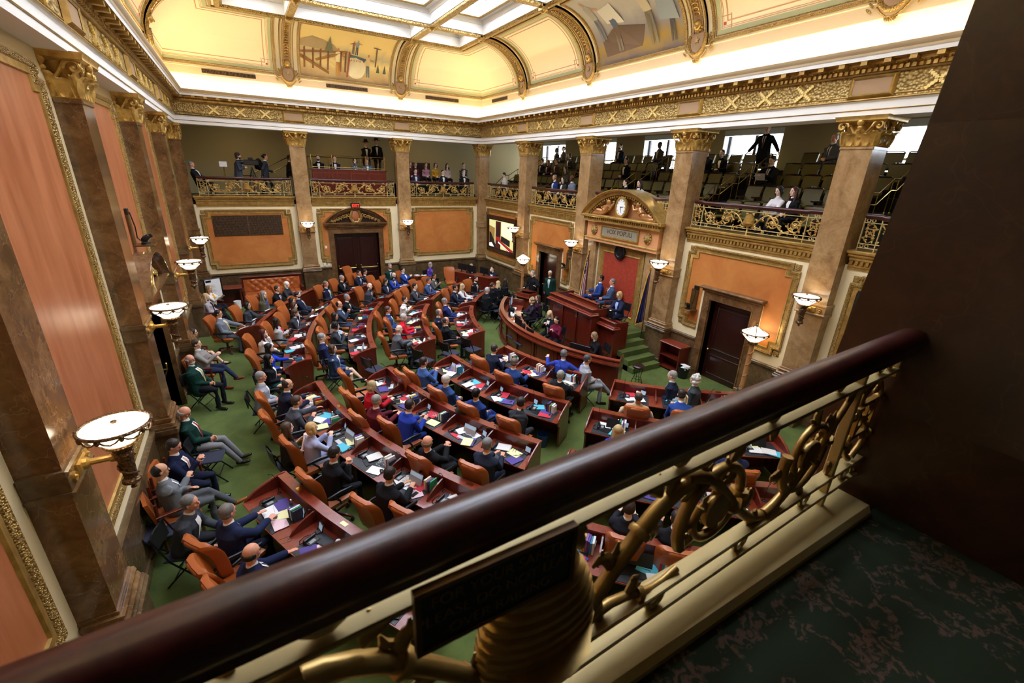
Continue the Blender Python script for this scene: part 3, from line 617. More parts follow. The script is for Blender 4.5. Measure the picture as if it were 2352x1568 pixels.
for y in bys[1:5]: bm_.box((bxs[0], y - .13, ZB - .075), (bxs[-1], y + .13, ZB + .02))
struct(b.build('trim_41', M['white'], None, 0)); struct(gb.build('trim_42', M['gold_fine'], None, 0)); struct(bm_.build('trim_43', M['gold_diaper'], None, 0)); struct(mu.build('trim_44', M['white'], None, 0)); struct(gl.build('window_9', M['skyglass'], None, 0))
b = MB()
for x in bxs[1:3]:
    for y in (bys[0], bys[-1]):
        s = 1 if y > -5 else -1
        b.bev((x - .13, y - .02 * s - .1, ZB - .2), (x + .13, y + .1, ZB + .02), .03); b.tube([(x - .13, y - .1, ZB - .16), (x, y - .16, ZB - .22), (x + .13, y - .1, ZB - .16)], .05, 6)
for y in bys[1:5]:
    for x in (bxs[0], bxs[-1]): b.bev((x - .1, y - .13, ZB - .2), (x + .1, y + .13, ZB + .02), .03); b.ell((x, y, ZB - .18), (.09, .13, .07), 8, 6)
for x in bxs[1:3]:
    for y in bys[1:5]: b.lathe([(.16, 0), (.12, -.06), (.05, -.05), (0, -.1)], 10, (x, y, ZB - .08))
struct(b.build('trim_45', M['gold'], None, 40))
# ---------------------------------------------------------------- balustrade unit (local u, v, h; length 3.85)
ORD = ['first', 'second', 'third', 'fourth', 'fifth', 'sixth', 'seventh', 'eighth', 'ninth', 'tenth', 'eleventh', 'twelfth']
def bal_meshes():
    out = {}; b = MB()
    L = 1.925
    P = [(-L, 0), (-1.6, 0), (-1.54, 1), (1.54, 1), (1.6, 0), (L, 0)]
    def rail(sc, z0, pts):
        rs = []
        for u, k in P:
            dz = .0 if k else .02; dh = 0 if k else -.02
            rs.append([V(u, z0 + dz + y * sc, x * sc + dh) for x, y in pts])
        return rs
    prof = [(-.026, 0), (-.04, .012), (-.04, .034), (-.05, .046), (-.056, .075), (-.04, .108), (0, .12), (.04, .108), (.056, .075), (.05, .046), (.04, .034), (.04, .012), (.026, 0)]
    b.rings(rail(1, .692, prof)); out['handrail'] = (b, M['rail'], 60)
    b = MB()
    for v, t in ((.625, .016), (.155, .016), (.06, .016)): b.bev((-L, v, -.028), (L, v + t, .028), .004)
    for u in (-L, -1.58, 1.55, L - .03): b.bev((u, .0, -.022), (u + .022, .74, .022), .004)
    for k in range(-4, 5):
        if k: 
            for v in (.688, .115): b.tube([(k * .46 + .035 * cos(a), v + .035 * sin(a), 0) for a in [i * pi / 5 for i in range(10)]], .012, 5, None, True)
    for s in (-1, 1):
        for v in (.688, .115): b.tube([(s * 1.74 + .035 * cos(a), v + .035 * sin(a), 0) for a in [i * pi / 5 for i in range(10)]], .012, 5, None, True)
    b.box((-.02, 0, -.02), (.02, .16, .02)); out['frame_bars'] = (b, M['gold_pale'], 0)
    b = MB()
    def leafy(path, r0, r1, n=3, lf=.05):
        N = len(path); b.tube(path, [r0 + (r1 - r0) * i / (N - 1) for i in range(N)], 7)
        for i in range(2, N - 1, n):
            p, q = Vector(path[i]), Vector(path[i + 1]); d = (q - p).normalized(); nn = V(-d.y, d.x, 0)
            for s in (-1, 1):
                a = math.atan2((d + nn * s * .9).y, (d + nn * s * .9).x); c = p + (d + nn * s * .8).normalized() * lf * .8
                b.ell(c, (lf, lf * .36, .022), 7, 5, None, Matrix.Rotation(a, 4, 'Z'))
    def leaf(p, ang, ln, curl=1.2, w=.022):
        pts = []; q = Vector(p); a_ = ang
        for i in range(6): pts.append(q.copy()); q = q + V(cos(a_), sin(a_), .12 * (1 - i / 3)) * ln / 5; a_ += curl / 5 * (1 + i * .5)
        b.tube(pts, [w * .35, w * .8, w, w * .95, w * .7, w * .25], 6, None, False, .6)
        for sg in (-1, 1):
            m_ = pts[2]; b.tube([m_, m_ + V(cos(ang + sg * .9), sin(ang + sg * .9), .1) * ln * .28, m_ + V(cos(ang + sg * .5), sin(ang + sg * .5), .05) * ln * .5], [w * .5, w * .6, w * .15], 5, None, False, .6)
    def vine(path, r0, r1, n, ln, mir):
        r0 *= 1.25; r1 *= 1.25; ln *= 1.12; N = len(path); b.tube(path, [r0 + (r1 - r0) * i / (N - 1) for i in range(N)], 7)
        for j, i in enumerate(range(1, N - 1, n)):
            p, q = Vector(path[i]), Vector(path[i + 1]); a_ = math.atan2(q.y - p.y, q.x - p.x); sg = 1 if j % 2 else -1; leaf(p, a_ + sg * .7, ln, sg * 1.5)
        b.lathe([(r0 * 1.5, -.012), (r0 * 1.7, 0), (r0 * 1.5, .012)], 8, path[N // 2], None, True, Vector(path[N // 2 + 1]) - Vector(path[N // 2]))
    for s in (-1, 1):
        def mp(pts): return [V(s * x, y, z) for x, y, z in pts]
        for cx_, cy_, R, st, dr in ((.7, .375, .185, pi * 1.15, -1), (1.29, .375, .185, pi * .9, 1)):
            sp = [(cx_ + (R - .085 * t) * cos(st + dr * t * 2 * pi * 1.15), cy_ + (R - .085 * t) * sin(st + dr * t * 2 * pi * 1.15), .012 * sin(t * 3)) for t in [i / 26 for i in range(27)]]
            vine(mp(sp), .017, .011, 4, .085, s)
            b.lathe([(.066, -.012), (.07, 0), (.058, .014), (.04, .012), (.024, .028), (0, .034)], 12, (s * cx_, cy_, 0))
            for k in range(8): a_ = k * pi / 4; leaf((s * cx_ + .02 * cos(a_), cy_ + .02 * sin(a_), .014), a_, .055, .5, .014)
        vine(mp([(.1 + .42 * t, .2 + .36 * sin(t * pi * .5) ** 1.2, 0) for t in [i / 9 for i in range(10)]]), .017, .02, 2, .11, s)
        vine(mp([(.5 + .56 * t, .575 - .4 * (sin(t * pi * .5) ** 2), .006) for t in [i / 11 for i in range(12)]]), .02, .016, 2, .11, s)
        vine(mp([(1.05 + .48 * t, .185 + .4 * t ** 1.6, 0) for t in [i / 9 for i in range(10)]]), .016, .01, 2, .09, s)
        vine(mp([(.14 + .42 * t, .19 + .03 * sin(t * 6), .006) for t in [i / 7 for i in range(8)]]), .014, .01, 2, .08, s)
        for x, y, a_ in ((.95, .6, 1.2), (.97, .2, -1.2), (1.5, .6, .6), (1.52, .2, -.6), (.4, .6, 2.0), (.72, .6, .3), (1.28, .17, -.5), (.12, .56, 1.8)): leaf((s * x, y - .04 * (1 if a_ > 0 else -1), 0), a_ if s > 0 else pi - a_, .1, (1 if a_ > 0 else -1) * s * 1.2, .024)
        e = 1.745
        for m_ in (-1, 1):
            for y0, dy in ((.19, 1), (.61, -1)): vine([V(s * e + m_ * (.015 + .085 * sin(t * pi)), y0 + dy * .2 * t, 0) for t in [i / 7 for i in range(8)]], .012, .008, 2, .055, 1)
            b.box((s * e + m_ * .075 - .01, .33, -.01), (s * e + m_ * .075 + .01, .5, .012))
        b.box((s * e - .08, .32, -.01), (s * e + .08, .34, .012)); b.box((s * e - .08, .49, -.01), (s * e + .08, .51, .012))
        b.prism([(s * e + (.055 if k % 2 == 0 else .02) * sin(k * pi / 6), .415 + (.055 if k % 2 == 0 else .02) * cos(k * pi / 6)) for k in range(12)], -.01, .015)
    out['scrollwork'] = (b, M['gold'], 60)
    hp = [(.15, -.01), (.175, 0), (.175, .02)]
    for i in range(9): r_ = .172 * math.sqrt(1 - (i / 9) ** 2); hp += [(r_ * .9, .022 + i * .03), (r_, .03 + i * .03), (r_ * .985, .044 + i * .03)]
    b = MB(); b.lathe(hp + [(.02, .295), (0, .3)], 18, (0, .27, 0), None, True, (0, 1, 0))
    b.v = [V(v.x, v.y, v.z * .5) for v in b.v]
    b.lathe([(.02, 0), (.05, .03), (.03, .06), (.09, .1), (.12, .16), (.14, .17)], 12, (0, .14, 0), None, True, (0, 1, 0)); out['beehive'] = (b, M['gold'], 30)
    return {k: (lambda t: (t[0].build(k, t[1], None, t[2])))(v) for k, v in out.items()}
_bal = bal_meshes(); BALM = {k: o.data for k, o in _bal.items()}
for o in _bal.values(): bpy.data.objects.remove(o)
def balustrade(side, u0, u1, label, h=0.0, yaw=0.):
    t = thing('balustrade', label, 'balustrade', group='gilded gallery balustrades'); Mx = WM[side] @ Matrix.Translation(((u0 + u1) / 2, ZL, h)) @ Matrix.Rotation(yaw, 4, 'Y') @ Matrix.Diagonal(((u1 - u0) / 3.85, 1, 1, 1))
    for k, me in BALM.items(): link(k, me, t, None, Mx)
    return t
balustrade('back', .35, 4.05, 'gilded beehive balustrade with mahogany handrail above the bronze grille panel')
balustrade('back', 4.9, 8.97, 'gilded beehive balustrade above the arched double doors and exit sign')
balustrade('back', 9.83, 13.6, 'gilded beehive balustrade above the plain orange panel near the corner')
balustrade('right', .2, 4.02, 'gilded balustrade above the wall video screen'); balustrade('right', 4.9, 8.8, 'gilded balustrade between the video screen and the clock pediment')
balustrade('right', 9.63, 13.55, 'gilded balustrade partly hidden behind the clock pediment'); balustrade('right', 14.42, 18.27, 'gilded balustrade above the dark door with the floor lamp'); balustrade('right', 19.15, 23, 'gilded balustrade cut off by the dark column')
nb = balustrade('near', .3, 4.42, 'large out-of-focus gilded balustrade with mahogany handrail right in front of the camera', .012, -.036)
# plaque on the near handrail
t = thing('plaque', 'black brass-framed safety plaque hung under the near handrail', 'plaque'); Mx = Matrix.Translation((2.197, -D - BB - .07, 5.405)) @ Matrix.Rotation(pi / 2, 4, 'X')
b = MB(Mx); b.bev((-.178, -.075, -.006), (.178, .075, .006), .003); b.build('plate', M['black'], t, 0)
b = MB(Mx); moulding(b, [(-.183, -.08), (.183, -.08), (.183, .08), (-.183, .08)], [(0, -.008), (0, .01), (.012, .01), (.012, 0)]); b.build('rim', M['gold_dark'], t, 0)
M['dim_gold'] = mat('worn_gilt_letters', '#8a6f3c', .5, .5)
for i, s in enumerate(('FOR YOUR SAFETY', 'PLEASE DO NOT LEAN', 'OVER RAILING')): text('lettering', s, .036, Mx @ Matrix.Translation((0, .042 - i * .042, .008)), M['dim_gold'], t, .001)
# ---------------------------------------------------------------- galleries
GX, GY = 20.5, 4.2
M['gall_floor'] = mat('gallery_carpet', '#1d2414', .95)
b = MB(); b.box((-.33, .45, 4.4), (GX, GY, 4.66)); b.box((W + .45, -D - 1.2, 4.4), (GX, .45, 4.66)); b.box((-.33, -D - 7, 4.3), (GX, -D - .42, 4.6)); struct(b.build('floor', M['gall_floor'], None, 0)).name = 'floor.001'
b = MB(); b.box((-.33, .66, 8.3), (GX + 1, GY + .3, 8.5)); b.box((W + .66, -D - 7, 8.3), (GX + 1, .66, 8.5)); b.box((-.33, -D - 7, 7.6), (W + .7, -D - .66, 7.8)); struct(b.build('ceiling', mat('gallery_ceiling', '#4d4434', .8), None, 0))  # ceiling colour darkened to paint in the soffit's shadow
b = MB(); b.box((-.6, GY, 4.4), (GX + .5, GY + .3, 8.5)); struct(b.build('wall_far', M['tan'], None, 0))
b = MB(); b.box((-1.3, -D - 7.3, 0), (-.85, 4.5, 11)); b.box((-.85, .45, 4.4), (-.34, 4.5, 8.2)); b.box((-.85, -D - 7.3, 4.4), (-.34, -D - 1.2, 8.2)); b.box((-.33, -D - .8, 0), (W + .5, -D - .53, 4.3)); struct(b.build('wall_outer', M['tan'], None, 0))
b = MB(); b.box((-.33, -D - 7.3, 4), (GX + .5, -D - 7, 8.2)); struct(b.build('wall_behind', M['tan'], None, 0))
b = MB(); b.box((-.8, -D - 1, 11.45), (-.33, 1, 12)); struct(b.build('wall_upper', M['tan'], None, 0))
# tan wall of bay ends: roof shell that keeps daylight out above the vault
b = MB(); b.box((-1.5, -D - 2, 12.6), (W + 1.5, 2, 12.8)); struct(b.build('ceiling', M['tan'], None, 0))
b = MB()
WY = [2.4, -2.35, -7.05, -11.75, -16.45, -21.2]; y = GY
for wy in WY: b.box((GX, wy - 1.3, 8.2), (GX + .5, y, 8.5)); b.box((GX, wy + 1.3, 4.4), (GX + .5, y, 8.2)); b.box((GX, wy - 1.3, 4.4), (GX + .5, wy + 1.3, 5.6)); y = wy - 1.3
b.box((GX, -D - 7, 4.4), (GX + .5, y, 8.5)); struct(b.build('wall_windows', M['tan'], None, 0))
M['winglass'] = mat('bright_daylight_pane', '#ffffff', .1, emit='#dfe9f4', es=L_WINDOW)
M['reveal'] = mat('window_reveal', '#dfe6e6', .6)
for i, wy in enumerate(WY):
    b = MB()
    for a, c in ((wy - 1.3, wy - 1.16), (wy + 1.16, wy + 1.3), (wy - .06, wy + .06)): b.box((GX + .32, a, 5.6), (GX + .42, c, 8.2))
    for z0, z1 in ((8.04, 8.2), (7.0, 7.08), (5.6, 5.72)): b.box((GX + .32, wy - 1.3, z0), (GX + .42, wy + 1.3, z1))
    o = struct(b.build('window_%d' % (i + 1), M['wood_dark'], None, 0)); b = MB(); b.box((GX + .44, wy - 1.3, 5.6), (GX + .45, wy + 1.3, 8.2)); b.build('pane', M['winglass'], o, 0)
    b = MB(); b.box((GX - .005, wy + 1.28, 5.6), (GX + .32, wy + 1.3, 8.2)); b.box((GX, wy - 1.3, 5.6), (GX + .32, wy - 1.28, 8)); b.box((GX, wy - 1.3, 7.98), (GX + .32, wy + 1.3, 8.2)); b.build('reveal', M['reveal'], o, 0)
    b = MB(); b.cyl((GX - .12, wy - 1.25, 7.02), (GX - .12, wy + 1.25, 7.02), .02); b.cyl((GX - .12, wy - 1.25, 6.6), (GX - .12, wy + 1.25, 6.6), .02)
    for yy in (wy - 1.25, wy + 1.25):
        for z in (6.6, 7.02): b.ell((GX - .12, yy, z), (.045, .07, .045), 8, 6); b.cyl((GX - .12, yy, z), (GX + .01, yy, z), .018)
    b.build('guard_rail', M['brass'], o)
# raked treads of the side gallery
b = MB(); TX = [14.95, 15.9, 16.85, 17.8, 18.75, 19.7, GX]; TZ = [4.66, 5.12, 5.49, 5.87, 6.25, 6.62]
for k in range(1, 6): b.box((TX[k], -D - 1.0, 4.5), (TX[k + 1], 1.4, TZ[k]))
struct(b.build('floor', M['gall_floor'], None, 0))
b = MB(); b.box((TX[1], 1.4, 4.6), (GX, 1.46, 5.5)); struct(b.build('trim_50', M['wood_dark'], None, 0))
AIS = [-4.47, -9.2, -13.98, -18.7]
SEC = [(.9, -3.95), (-5.0, -8.68), (-9.72, -13.46), (-14.5, -18.2), (-19.2, -22.9)]
SECN = ['near the far gallery corner', 'left of the flag column', 'behind the clock pediment', 'between the right-hand columns', 'beside the dark column']
def theatre_seat():
    t = thing('theatre_seat', 'x', 'seat'); 
    b = MB(); b.bev((-.25, -.22, .40), (.25, .22, .48), .03); b.build('seat_cushion', M['green_leather'], t)
    b = MB(); b.rings([[V(-.26, .2 + .1 * q, z), V(.26, .2 + .1 * q, z), V(.26, .27 + .1 * q, z), V(-.26, .27 + .1 * q, z)] for z, q in ((.42, 0), (.7, .4), (.92, 1))]); b.build('seat_back', M['green_leather'], t)
    b = MB(); b.tube([(-.26, .31, .92), (-.22, .32, .945), (.22, .32, .945), (.26, .31, .92)], .018, 6); b.build('top_rim', M['wood_dark'], t)
    for s in (-.27, .27): b = MB(); b.bev((s - .025, -.2, .56), (s + .025, .25, .61), .01); b.box((s - .015, -.05, 0), (s + .015, .2, .58)); b.build('armrest', M['wood_dark'], t, 0)
    return t
_seat = theatre_seat(); first = True; SEATS = {}
for k in range(5):
    for si, (ya, yb) in enumerate(SEC):
        n = 6 if si else 8
        for j in range(n):
            y = ya + (yb - ya) * (j + .5) / n; lb = '%s gallery row %s, %s olive seat from the far end' % (ORD[k], SECN[si], ORD[j]); x = TX[k] + .42; z = TZ[k]
            # seats face the hall (-x): local -y is the front
            if first: o = _seat; o.location = (x, y, z); o.rotation_euler = (0, 0, -pi / 2); first = False; o['label'] = lb; o['group'] = 'theatre seats of the side gallery'
            else:
                o = _seat.copy(); COL.objects.link(o); o.location = (x, y, z); o['label'] = lb
                for ch in _seat.children: c = ch.copy(); COL.objects.link(c); c.parent = o
            SEATS[(k, si, j)] = (x, y, z)
# brass stair rails
def brass_rail(y, label):
    t = thing('brass_handrail', label, 'handrail', group='brass aisle handrails')
    pts = [(15.35, TZ[0] + .85)] + [(TX[k] + .35, TZ[k] + .9) for k in range(1, 5)]
    b = MB()
    for dz in (0, -.3):
        pth = []
        for x, z in pts: pth += [V(x - .16, y, z + dz), V(x + .16, y, z + dz)]
        b.tube(pth, .018, 6)
    b.build('rails', M['brass'], t); 
    for x, z in pts[:5]:
        for dx in (-.16, .16): b = MB(); b.cyl((x + dx, y, z - .92), (x + dx, y, z), .017, 8); b.lathe([(.04, 0), (.03, .03), (.018, .05)], 8, (x + dx, y, z - .9)); b.build('post', M['brass'], t)
for y, lb in zip(AIS, ['brass stair rail in the gallery behind the pilaster beside the video screen', 'brass stair rail in the gallery behind the flag pilaster', 'brass stair rail in the gallery right of the clock pediment', 'brass stair rail in the gallery beside the dark column']): brass_rail(y + .3, lb)
brass_rail(1.2, 'brass stair rail against the tan wall in the far gallery corner')
# back gallery: steps, press box, side rails
b = MB()
for i in range(5): b.box((10 + .0 * i, 1.7 + .85 * i if 0 else 1.7 + i * .6, 4.6), (W + .4, GY, 4.66 + .0 + .22 * (i + 1) if i < 3 else 5.3))
struct(b.build('floor', M['gall_floor'], None, 0))
t = thing('press_box', 'mahogany press box with brass guard rail and glass in the back gallery', 'press box'); b = MB(); b.box((5.1, .95, 4.66), (8.75, 1.02, 5.98)); b.box((5.05, .93, 5.98), (8.8, 1.4, 6.03))
for k in range(4): moulding_dummy = None
b.build('front_panel', M['wood'], t, 0)
b = MB()
for k in range(4):
    x0 = 5.15 + k * .9; b.box((x0, .935, 5.35), (x0 + .82, .95, 5.38)); b.box((x0, .935, 5.85), (x0 + .82, .95, 5.88)); b.box((x0, .935, 5.35), (x0 + .03, .95, 5.88))
b.build('panel_moulding', M['wood_top'], t, 0)
b = MB()
for x in (5.12, 6.1, 7.75, 8.7): b.cyl((x, .98, 6.03), (x, .98, 6.7), .025, 8); b.cyl((x, 2.2, 5.3), (x, 2.2, 6.6), .02, 8)
for z in (6.66, 6.12): b.cyl((5.12, .98, z), (8.7, .98, z), .018, 6)
b.cyl((5.12, 2.2, 6.6), (8.7, 2.2, 6.6), .018, 6); b.build('brass_guard', M['brass'], t)
b = MB(); b.box((5.0, 1.0, 4.6), (8.9, 3.4, 5.15)); b.build('platform', M['gall_floor'], t, 0)
b = MB()
for a, c in ((5.2, 6.05), (6.15, 7.7), (7.8, 8.65)): b.box((a, .99, 5.985 + .05), (c, 1.38, 6.045))
b.build('writing_top', mat('lilac_desk_top', '#a9a3b8', .5), t, 0)
t = thing('brass_handrail', 'sloping twin brass stair rail behind the cameraman in the back gallery', 'handrail'); b = MB()
for dz in (0, -.32): b.tube([(2.6, 2.2, 5.72 + dz), (3.5, 2.2, 6.15 + dz), (4.4, 2.2, 6.6 + dz), (4.8, 2.2, 6.6 + dz)], .022, 6)
b.tube([(2.0, 2.0, 5.6), (2.6, 2.2, 5.6)], .02, 6); b.build('rails', M['brass'], t); b = MB(); b.cyl((2.6, 2.2, 4.66), (2.6, 2.2, 5.75), .02); b.build('post', M['brass'], t); b = MB(); b.cyl((4.2, 2.2, 4.66), (4.2, 2.2, 6.5), .02); b.build('post', M['brass'], t)
b = MB(); b.box((10.2, GY - .06, 4.6), (12.4, GY - .01, 6.55)); o = b.build('wood_panelling', M['wood_dark'], None, 0); tag(o, 'dark wood wainscot panel on the tan wall behind the row of seated spectators', 'panelling')
t = thing('sign_easel', 'small white sign on a brass easel in the back gallery', 'sign'); b = MB(); b.box((1.28, 1.2, 5.98), (1.58, 1.23, 6.2)); b.build('sign_board', M['paper'], t, 0); b = MB(); b.cyl((1.43, 1.24, 4.66), (1.43, 1.24, 6.0), .02); b.build('stand', M['brass'], t)
# near gallery: carpet and pier
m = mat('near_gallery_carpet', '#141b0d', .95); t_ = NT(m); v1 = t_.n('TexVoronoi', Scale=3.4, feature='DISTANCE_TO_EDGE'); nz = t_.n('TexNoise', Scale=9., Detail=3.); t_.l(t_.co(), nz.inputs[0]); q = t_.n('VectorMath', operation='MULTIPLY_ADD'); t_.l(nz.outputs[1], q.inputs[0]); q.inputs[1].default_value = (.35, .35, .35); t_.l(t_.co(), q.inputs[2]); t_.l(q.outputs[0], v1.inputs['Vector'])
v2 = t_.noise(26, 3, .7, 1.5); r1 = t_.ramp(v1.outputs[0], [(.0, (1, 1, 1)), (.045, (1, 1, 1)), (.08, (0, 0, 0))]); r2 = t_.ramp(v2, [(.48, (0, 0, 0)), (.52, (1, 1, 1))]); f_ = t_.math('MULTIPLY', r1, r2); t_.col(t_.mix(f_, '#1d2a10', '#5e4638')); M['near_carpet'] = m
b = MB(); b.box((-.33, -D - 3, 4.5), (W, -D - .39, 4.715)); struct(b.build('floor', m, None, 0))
M['dark_marble'] = marble('shaded_marble', '#241509', '#3a2210', '#53351c', .3, .03)  # near pier's shade put into the colour as a darker marble
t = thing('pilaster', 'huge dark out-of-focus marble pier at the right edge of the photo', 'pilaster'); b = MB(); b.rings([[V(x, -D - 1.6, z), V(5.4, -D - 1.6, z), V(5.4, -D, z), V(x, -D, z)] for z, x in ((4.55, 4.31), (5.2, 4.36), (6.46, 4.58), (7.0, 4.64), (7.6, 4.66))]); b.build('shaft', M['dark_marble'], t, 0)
b = MB(); b.bev((4.36, -D - 1.0, 0), (4.9, -D, 4.4), .02); b.build('lower_shaft', M['marble_light'], t, 0)
# ---------------------------------------------------------------- sconces and floor lamps
def bowl(b, g, z, R, lid):
    b.lathe([(.06, -.24 * R / .29), (.12 * R / .29, -.2 * R / .29), (.23 * R / .29, -.1 * R / .29), (R, 0)] + ([(R * .55, .09), (.04, .2)] if lid else [(R * .5, .025), (.01, .035)]), 24, (0, 0, z))
    ring = [V((R + .01) * cos(a), (R + .01) * sin(a), z) for a in [i * pi / 12 for i in range(24)]]; g.tube(ring, .018, 6, None, True)
    for i in range(10):   # festoons
        a0 = i * pi / 5; g.tube([V((R + .012) * cos(a0 + q * pi / 5), (R + .012) * sin(a0 + q * pi / 5), z - .01 - .06 * sin(q * pi)) for q in (0, .25, .5, .75, 1)], .01, 5); g.ell(((R + .015) * cos(a0), (R + .015) * sin(a0), z - .02), (.025, .025, .04), 6, 5)
    if lid:
        for i in range(5): a = i * 2 * pi / 5; g.tube([V(R * cos(a), R * sin(a), z), V(R * .55 * cos(a), R * .55 * sin(a), z + .1), V(.03 * cos(a), .03 * sin(a), z + .21)], .012, 5)
        g.lathe([(.05, .19), (.03, .24), (.04, .27), (.015, .3), (.02, .33), (0, .36)], 10, (0, 0, z))
    else: g.lathe([(.03, .03), (.03, .05), (0, .06)], 8, (0, 0, z))
def sconce(side, u, label, wall_h=BB):
    p = WM[side] @ V(u, 3.24, wall_h + .38); t = thing('wall_sconce', label, 'sconce', p, 0, 'alabaster wall sconces'); inv = Matrix.Translation(p).inverted()
    b = MB(); g = MB(); bowl(b, g, .36, .29, False); bo = b.build('bowl', M['bowl'], t, 60); g.build('bowl_rim', M['bronze'], bo)
    g = MB(); g.lathe([(.14, .16), (.15, .14), (.1, .1), (.075, .05), (.09, .02), (.085, -.02), (.07, -.05), (.06, -.28), (.085, -.3), (.09, -.33), (.05, -.36), (.02, -.38), (.03, -.41), (0, -.43)], 16); g.tube([(.085 * cos(a) * (1 - .02 * a), .085 * sin(a) * (1 - .02 * a), -.02 - .035 * a) for a in [i * .5 for i in range(15)]], .012, 5); g.build('stem', M['bronze'], t)
    g = MB(inv @ WM[side]); g.cyl((u, 3.24, wall_h + .05), (u, 3.24, wall_h + .38), .035, 10); g.lathe([(.07, 0), (.06, .04), (.035, .06)], 10, (u, 3.24, wall_h + .05), None, True, (0, 0, 1)); g.lathe([(.05, 0), (.055, .03), (.05, .06)], 10, (u, 3.24, wall_h + .27), None, True, (0, 0, 1)); g.build('bracket_arm', M['gold'], t)
    g = crest(side, u, 3.24); g.M = Matrix(); g.v = [inv @ v for v in g.v]; g.build('wall_plate', M['gold'], t, 40)
for u, lb in zip(CU['back'], ['lit alabaster sconce on the pilaster left of the double doors', 'lit alabaster sconce on the pilaster right of the double doors']): sconce('back', u, lb)
for u, lb in zip(CU['right'], ['lit alabaster sconce on the pilaster beside the video screen', 'lit alabaster sconce left of the clock pediment above the American flag', 'lit alabaster sconce right of the clock pediment near the blue flag', 'lit alabaster sconce on the right-hand column above the floor lamp']): sconce('right', u, lb)
for u, lb in zip(CU['left'], ['lit alabaster sconce on the left wall farthest from the camera', 'second farthest lit sconce on the left wall', 'lit alabaster sconce on the left wall in front of the arched doorway', 'large lit alabaster sconce nearest the camera at lower left']): sconce('left', u, lb)
def floor_lamp(x, y, label):
    t = thing('floor_lamp', label, 'floor lamp', (x, y, 0)); b = MB(); g = MB(); bowl(b, g, 2.2, .34, True); bo = b.build('lamp_shade', M['bowl'], t, 60); g.build('shade_rim', M['bronze'], bo)
    g = MB(); g.lathe([(.05, 1.86), (.12, 1.9), (.13, 1.95), (.08, 2.0), (.11, 2.02)], 14); 
    for k in range(8): a = k * pi / 4; g.ell((.1 * cos(a), .1 * sin(a), 1.9), (.04, .04, .06), 6, 5)
    g.build('capital', M['bronze'], t); g = MB(); g.lathe([(.08, .5), (.085, .55), (.075, .6), (.062, 1.86)], 14); g.tube([(.068 * cos(a), .068 * sin(a), .7 + .055 * a) for a in [i * .45 for i in range(44)]], .014, 5); g.build('pole', mat('lamp_post_bronze', '#b98557', .4, .3) if 'lp' not in M else M['lp'], t)
    g = MB(); g.lathe([(.3, 0), (.3, .03), (.26, .06), (.14, .12), (.09, .2), (.11, .24), (.12, .45), (.09, .5)], 20); g.build('base', M['bronze'], t)
floor_lamp(13.85, -17.5, 'tall lit torchiere floor lamp beside the dark door at right'); floor_lamp(13.62, -5.35, 'tall lit torchiere floor lamp behind the robed speaker')
# ---------------------------------------------------------------- wall video screen
t = thing('wall_screen', 'large framed video screen on the rostrum wall showing the speaker', 'screen'); b = MB(WM['right']); moulding(b, [(.3, 1.85), (3.6, 1.85), (3.6, 3.88), (.3, 3.88)], [(0, 0), (0, .08), (.03, .1), (.16, .1), (.2, .08), (.2, .04)]); b.build('frame', M['wood_dark'], t, 0)
b = MB(WM['right']); b.box((.5, 2.05, .02), (3.4, 3.68, .06)); pg = b.build('panel_glass', M['black'], t, 0)
def emat(name, c, e=1.0): return mat(name, c, .4, emit=c, es=e)
SCR = {'g': emat('scr_lightgreen', '#c9c98a'), 'w': emat('scr_dark_wood', '#3a0f12'), 'r': emat('scr_red', '#8c1f1c'), 'k': emat('scr_black', '#15151a'), 'y': emat('scr_cream', '#e9e2b8'), 'm': emat('scr_marble', '#8a6a35'), 'o': emat('scr_pale', '#e8e6e0')}
def pic(pts, k, h): b = MB(WM['right']); b.add([(u, v, h) for u, v in pts], [tuple(range(len(pts)))]); return b.build('picture', SCR[k], pg, 0)
pic([(.56, 2.1), (3.35, 2.1), (3.35, 3.63), (.56, 3.63)], 'g', .062); pic([(.56, 2.1), (1.25, 2.1), (1.25, 3.2), (.56, 3.3)], 'm', .063); pic([(1.35, 2.1), (1.95, 2.1), (1.95, 3.6), (1.35, 3.6)], 'w', .064)
pic([(1.5, 2.7), (1.8, 2.7), (1.78, 3.2), (1.68, 3.45), (1.58, 3.45), (1.5, 3.2)], 'k', .065); pic([(1.35, 2.5), (1.95, 2.6), (1.95, 2.75), (1.35, 2.75)], 'r', .066); pic([(2.05, 2.9), (3.3, 2.7), (3.3, 3.6), (2.05, 3.6)], 'y', .064)
pic([(1.6, 2.55), (1.8, 2.6), (3.35, 2.2), (3.35, 2.1), (2.7, 2.1)], 'r', .066); pic([(1.65, 2.42), (2.9, 2.1), (3.0, 2.1), (1.7, 2.5)], 'o', .067); pic([(1.95, 2.55), (3.0, 2.35), (3.0, 2.7), (2.0, 2.85)], 'k', .065); pic([(.6, 2.1), (1.5, 2.1), (1.2, 2.5), (.8, 2.9), (.6, 2.95)], 'k', .065); pic([(.6, 2.12), (1.2, 2.12), (.9, 2.35), (.6, 2.3)], 'o', .066)
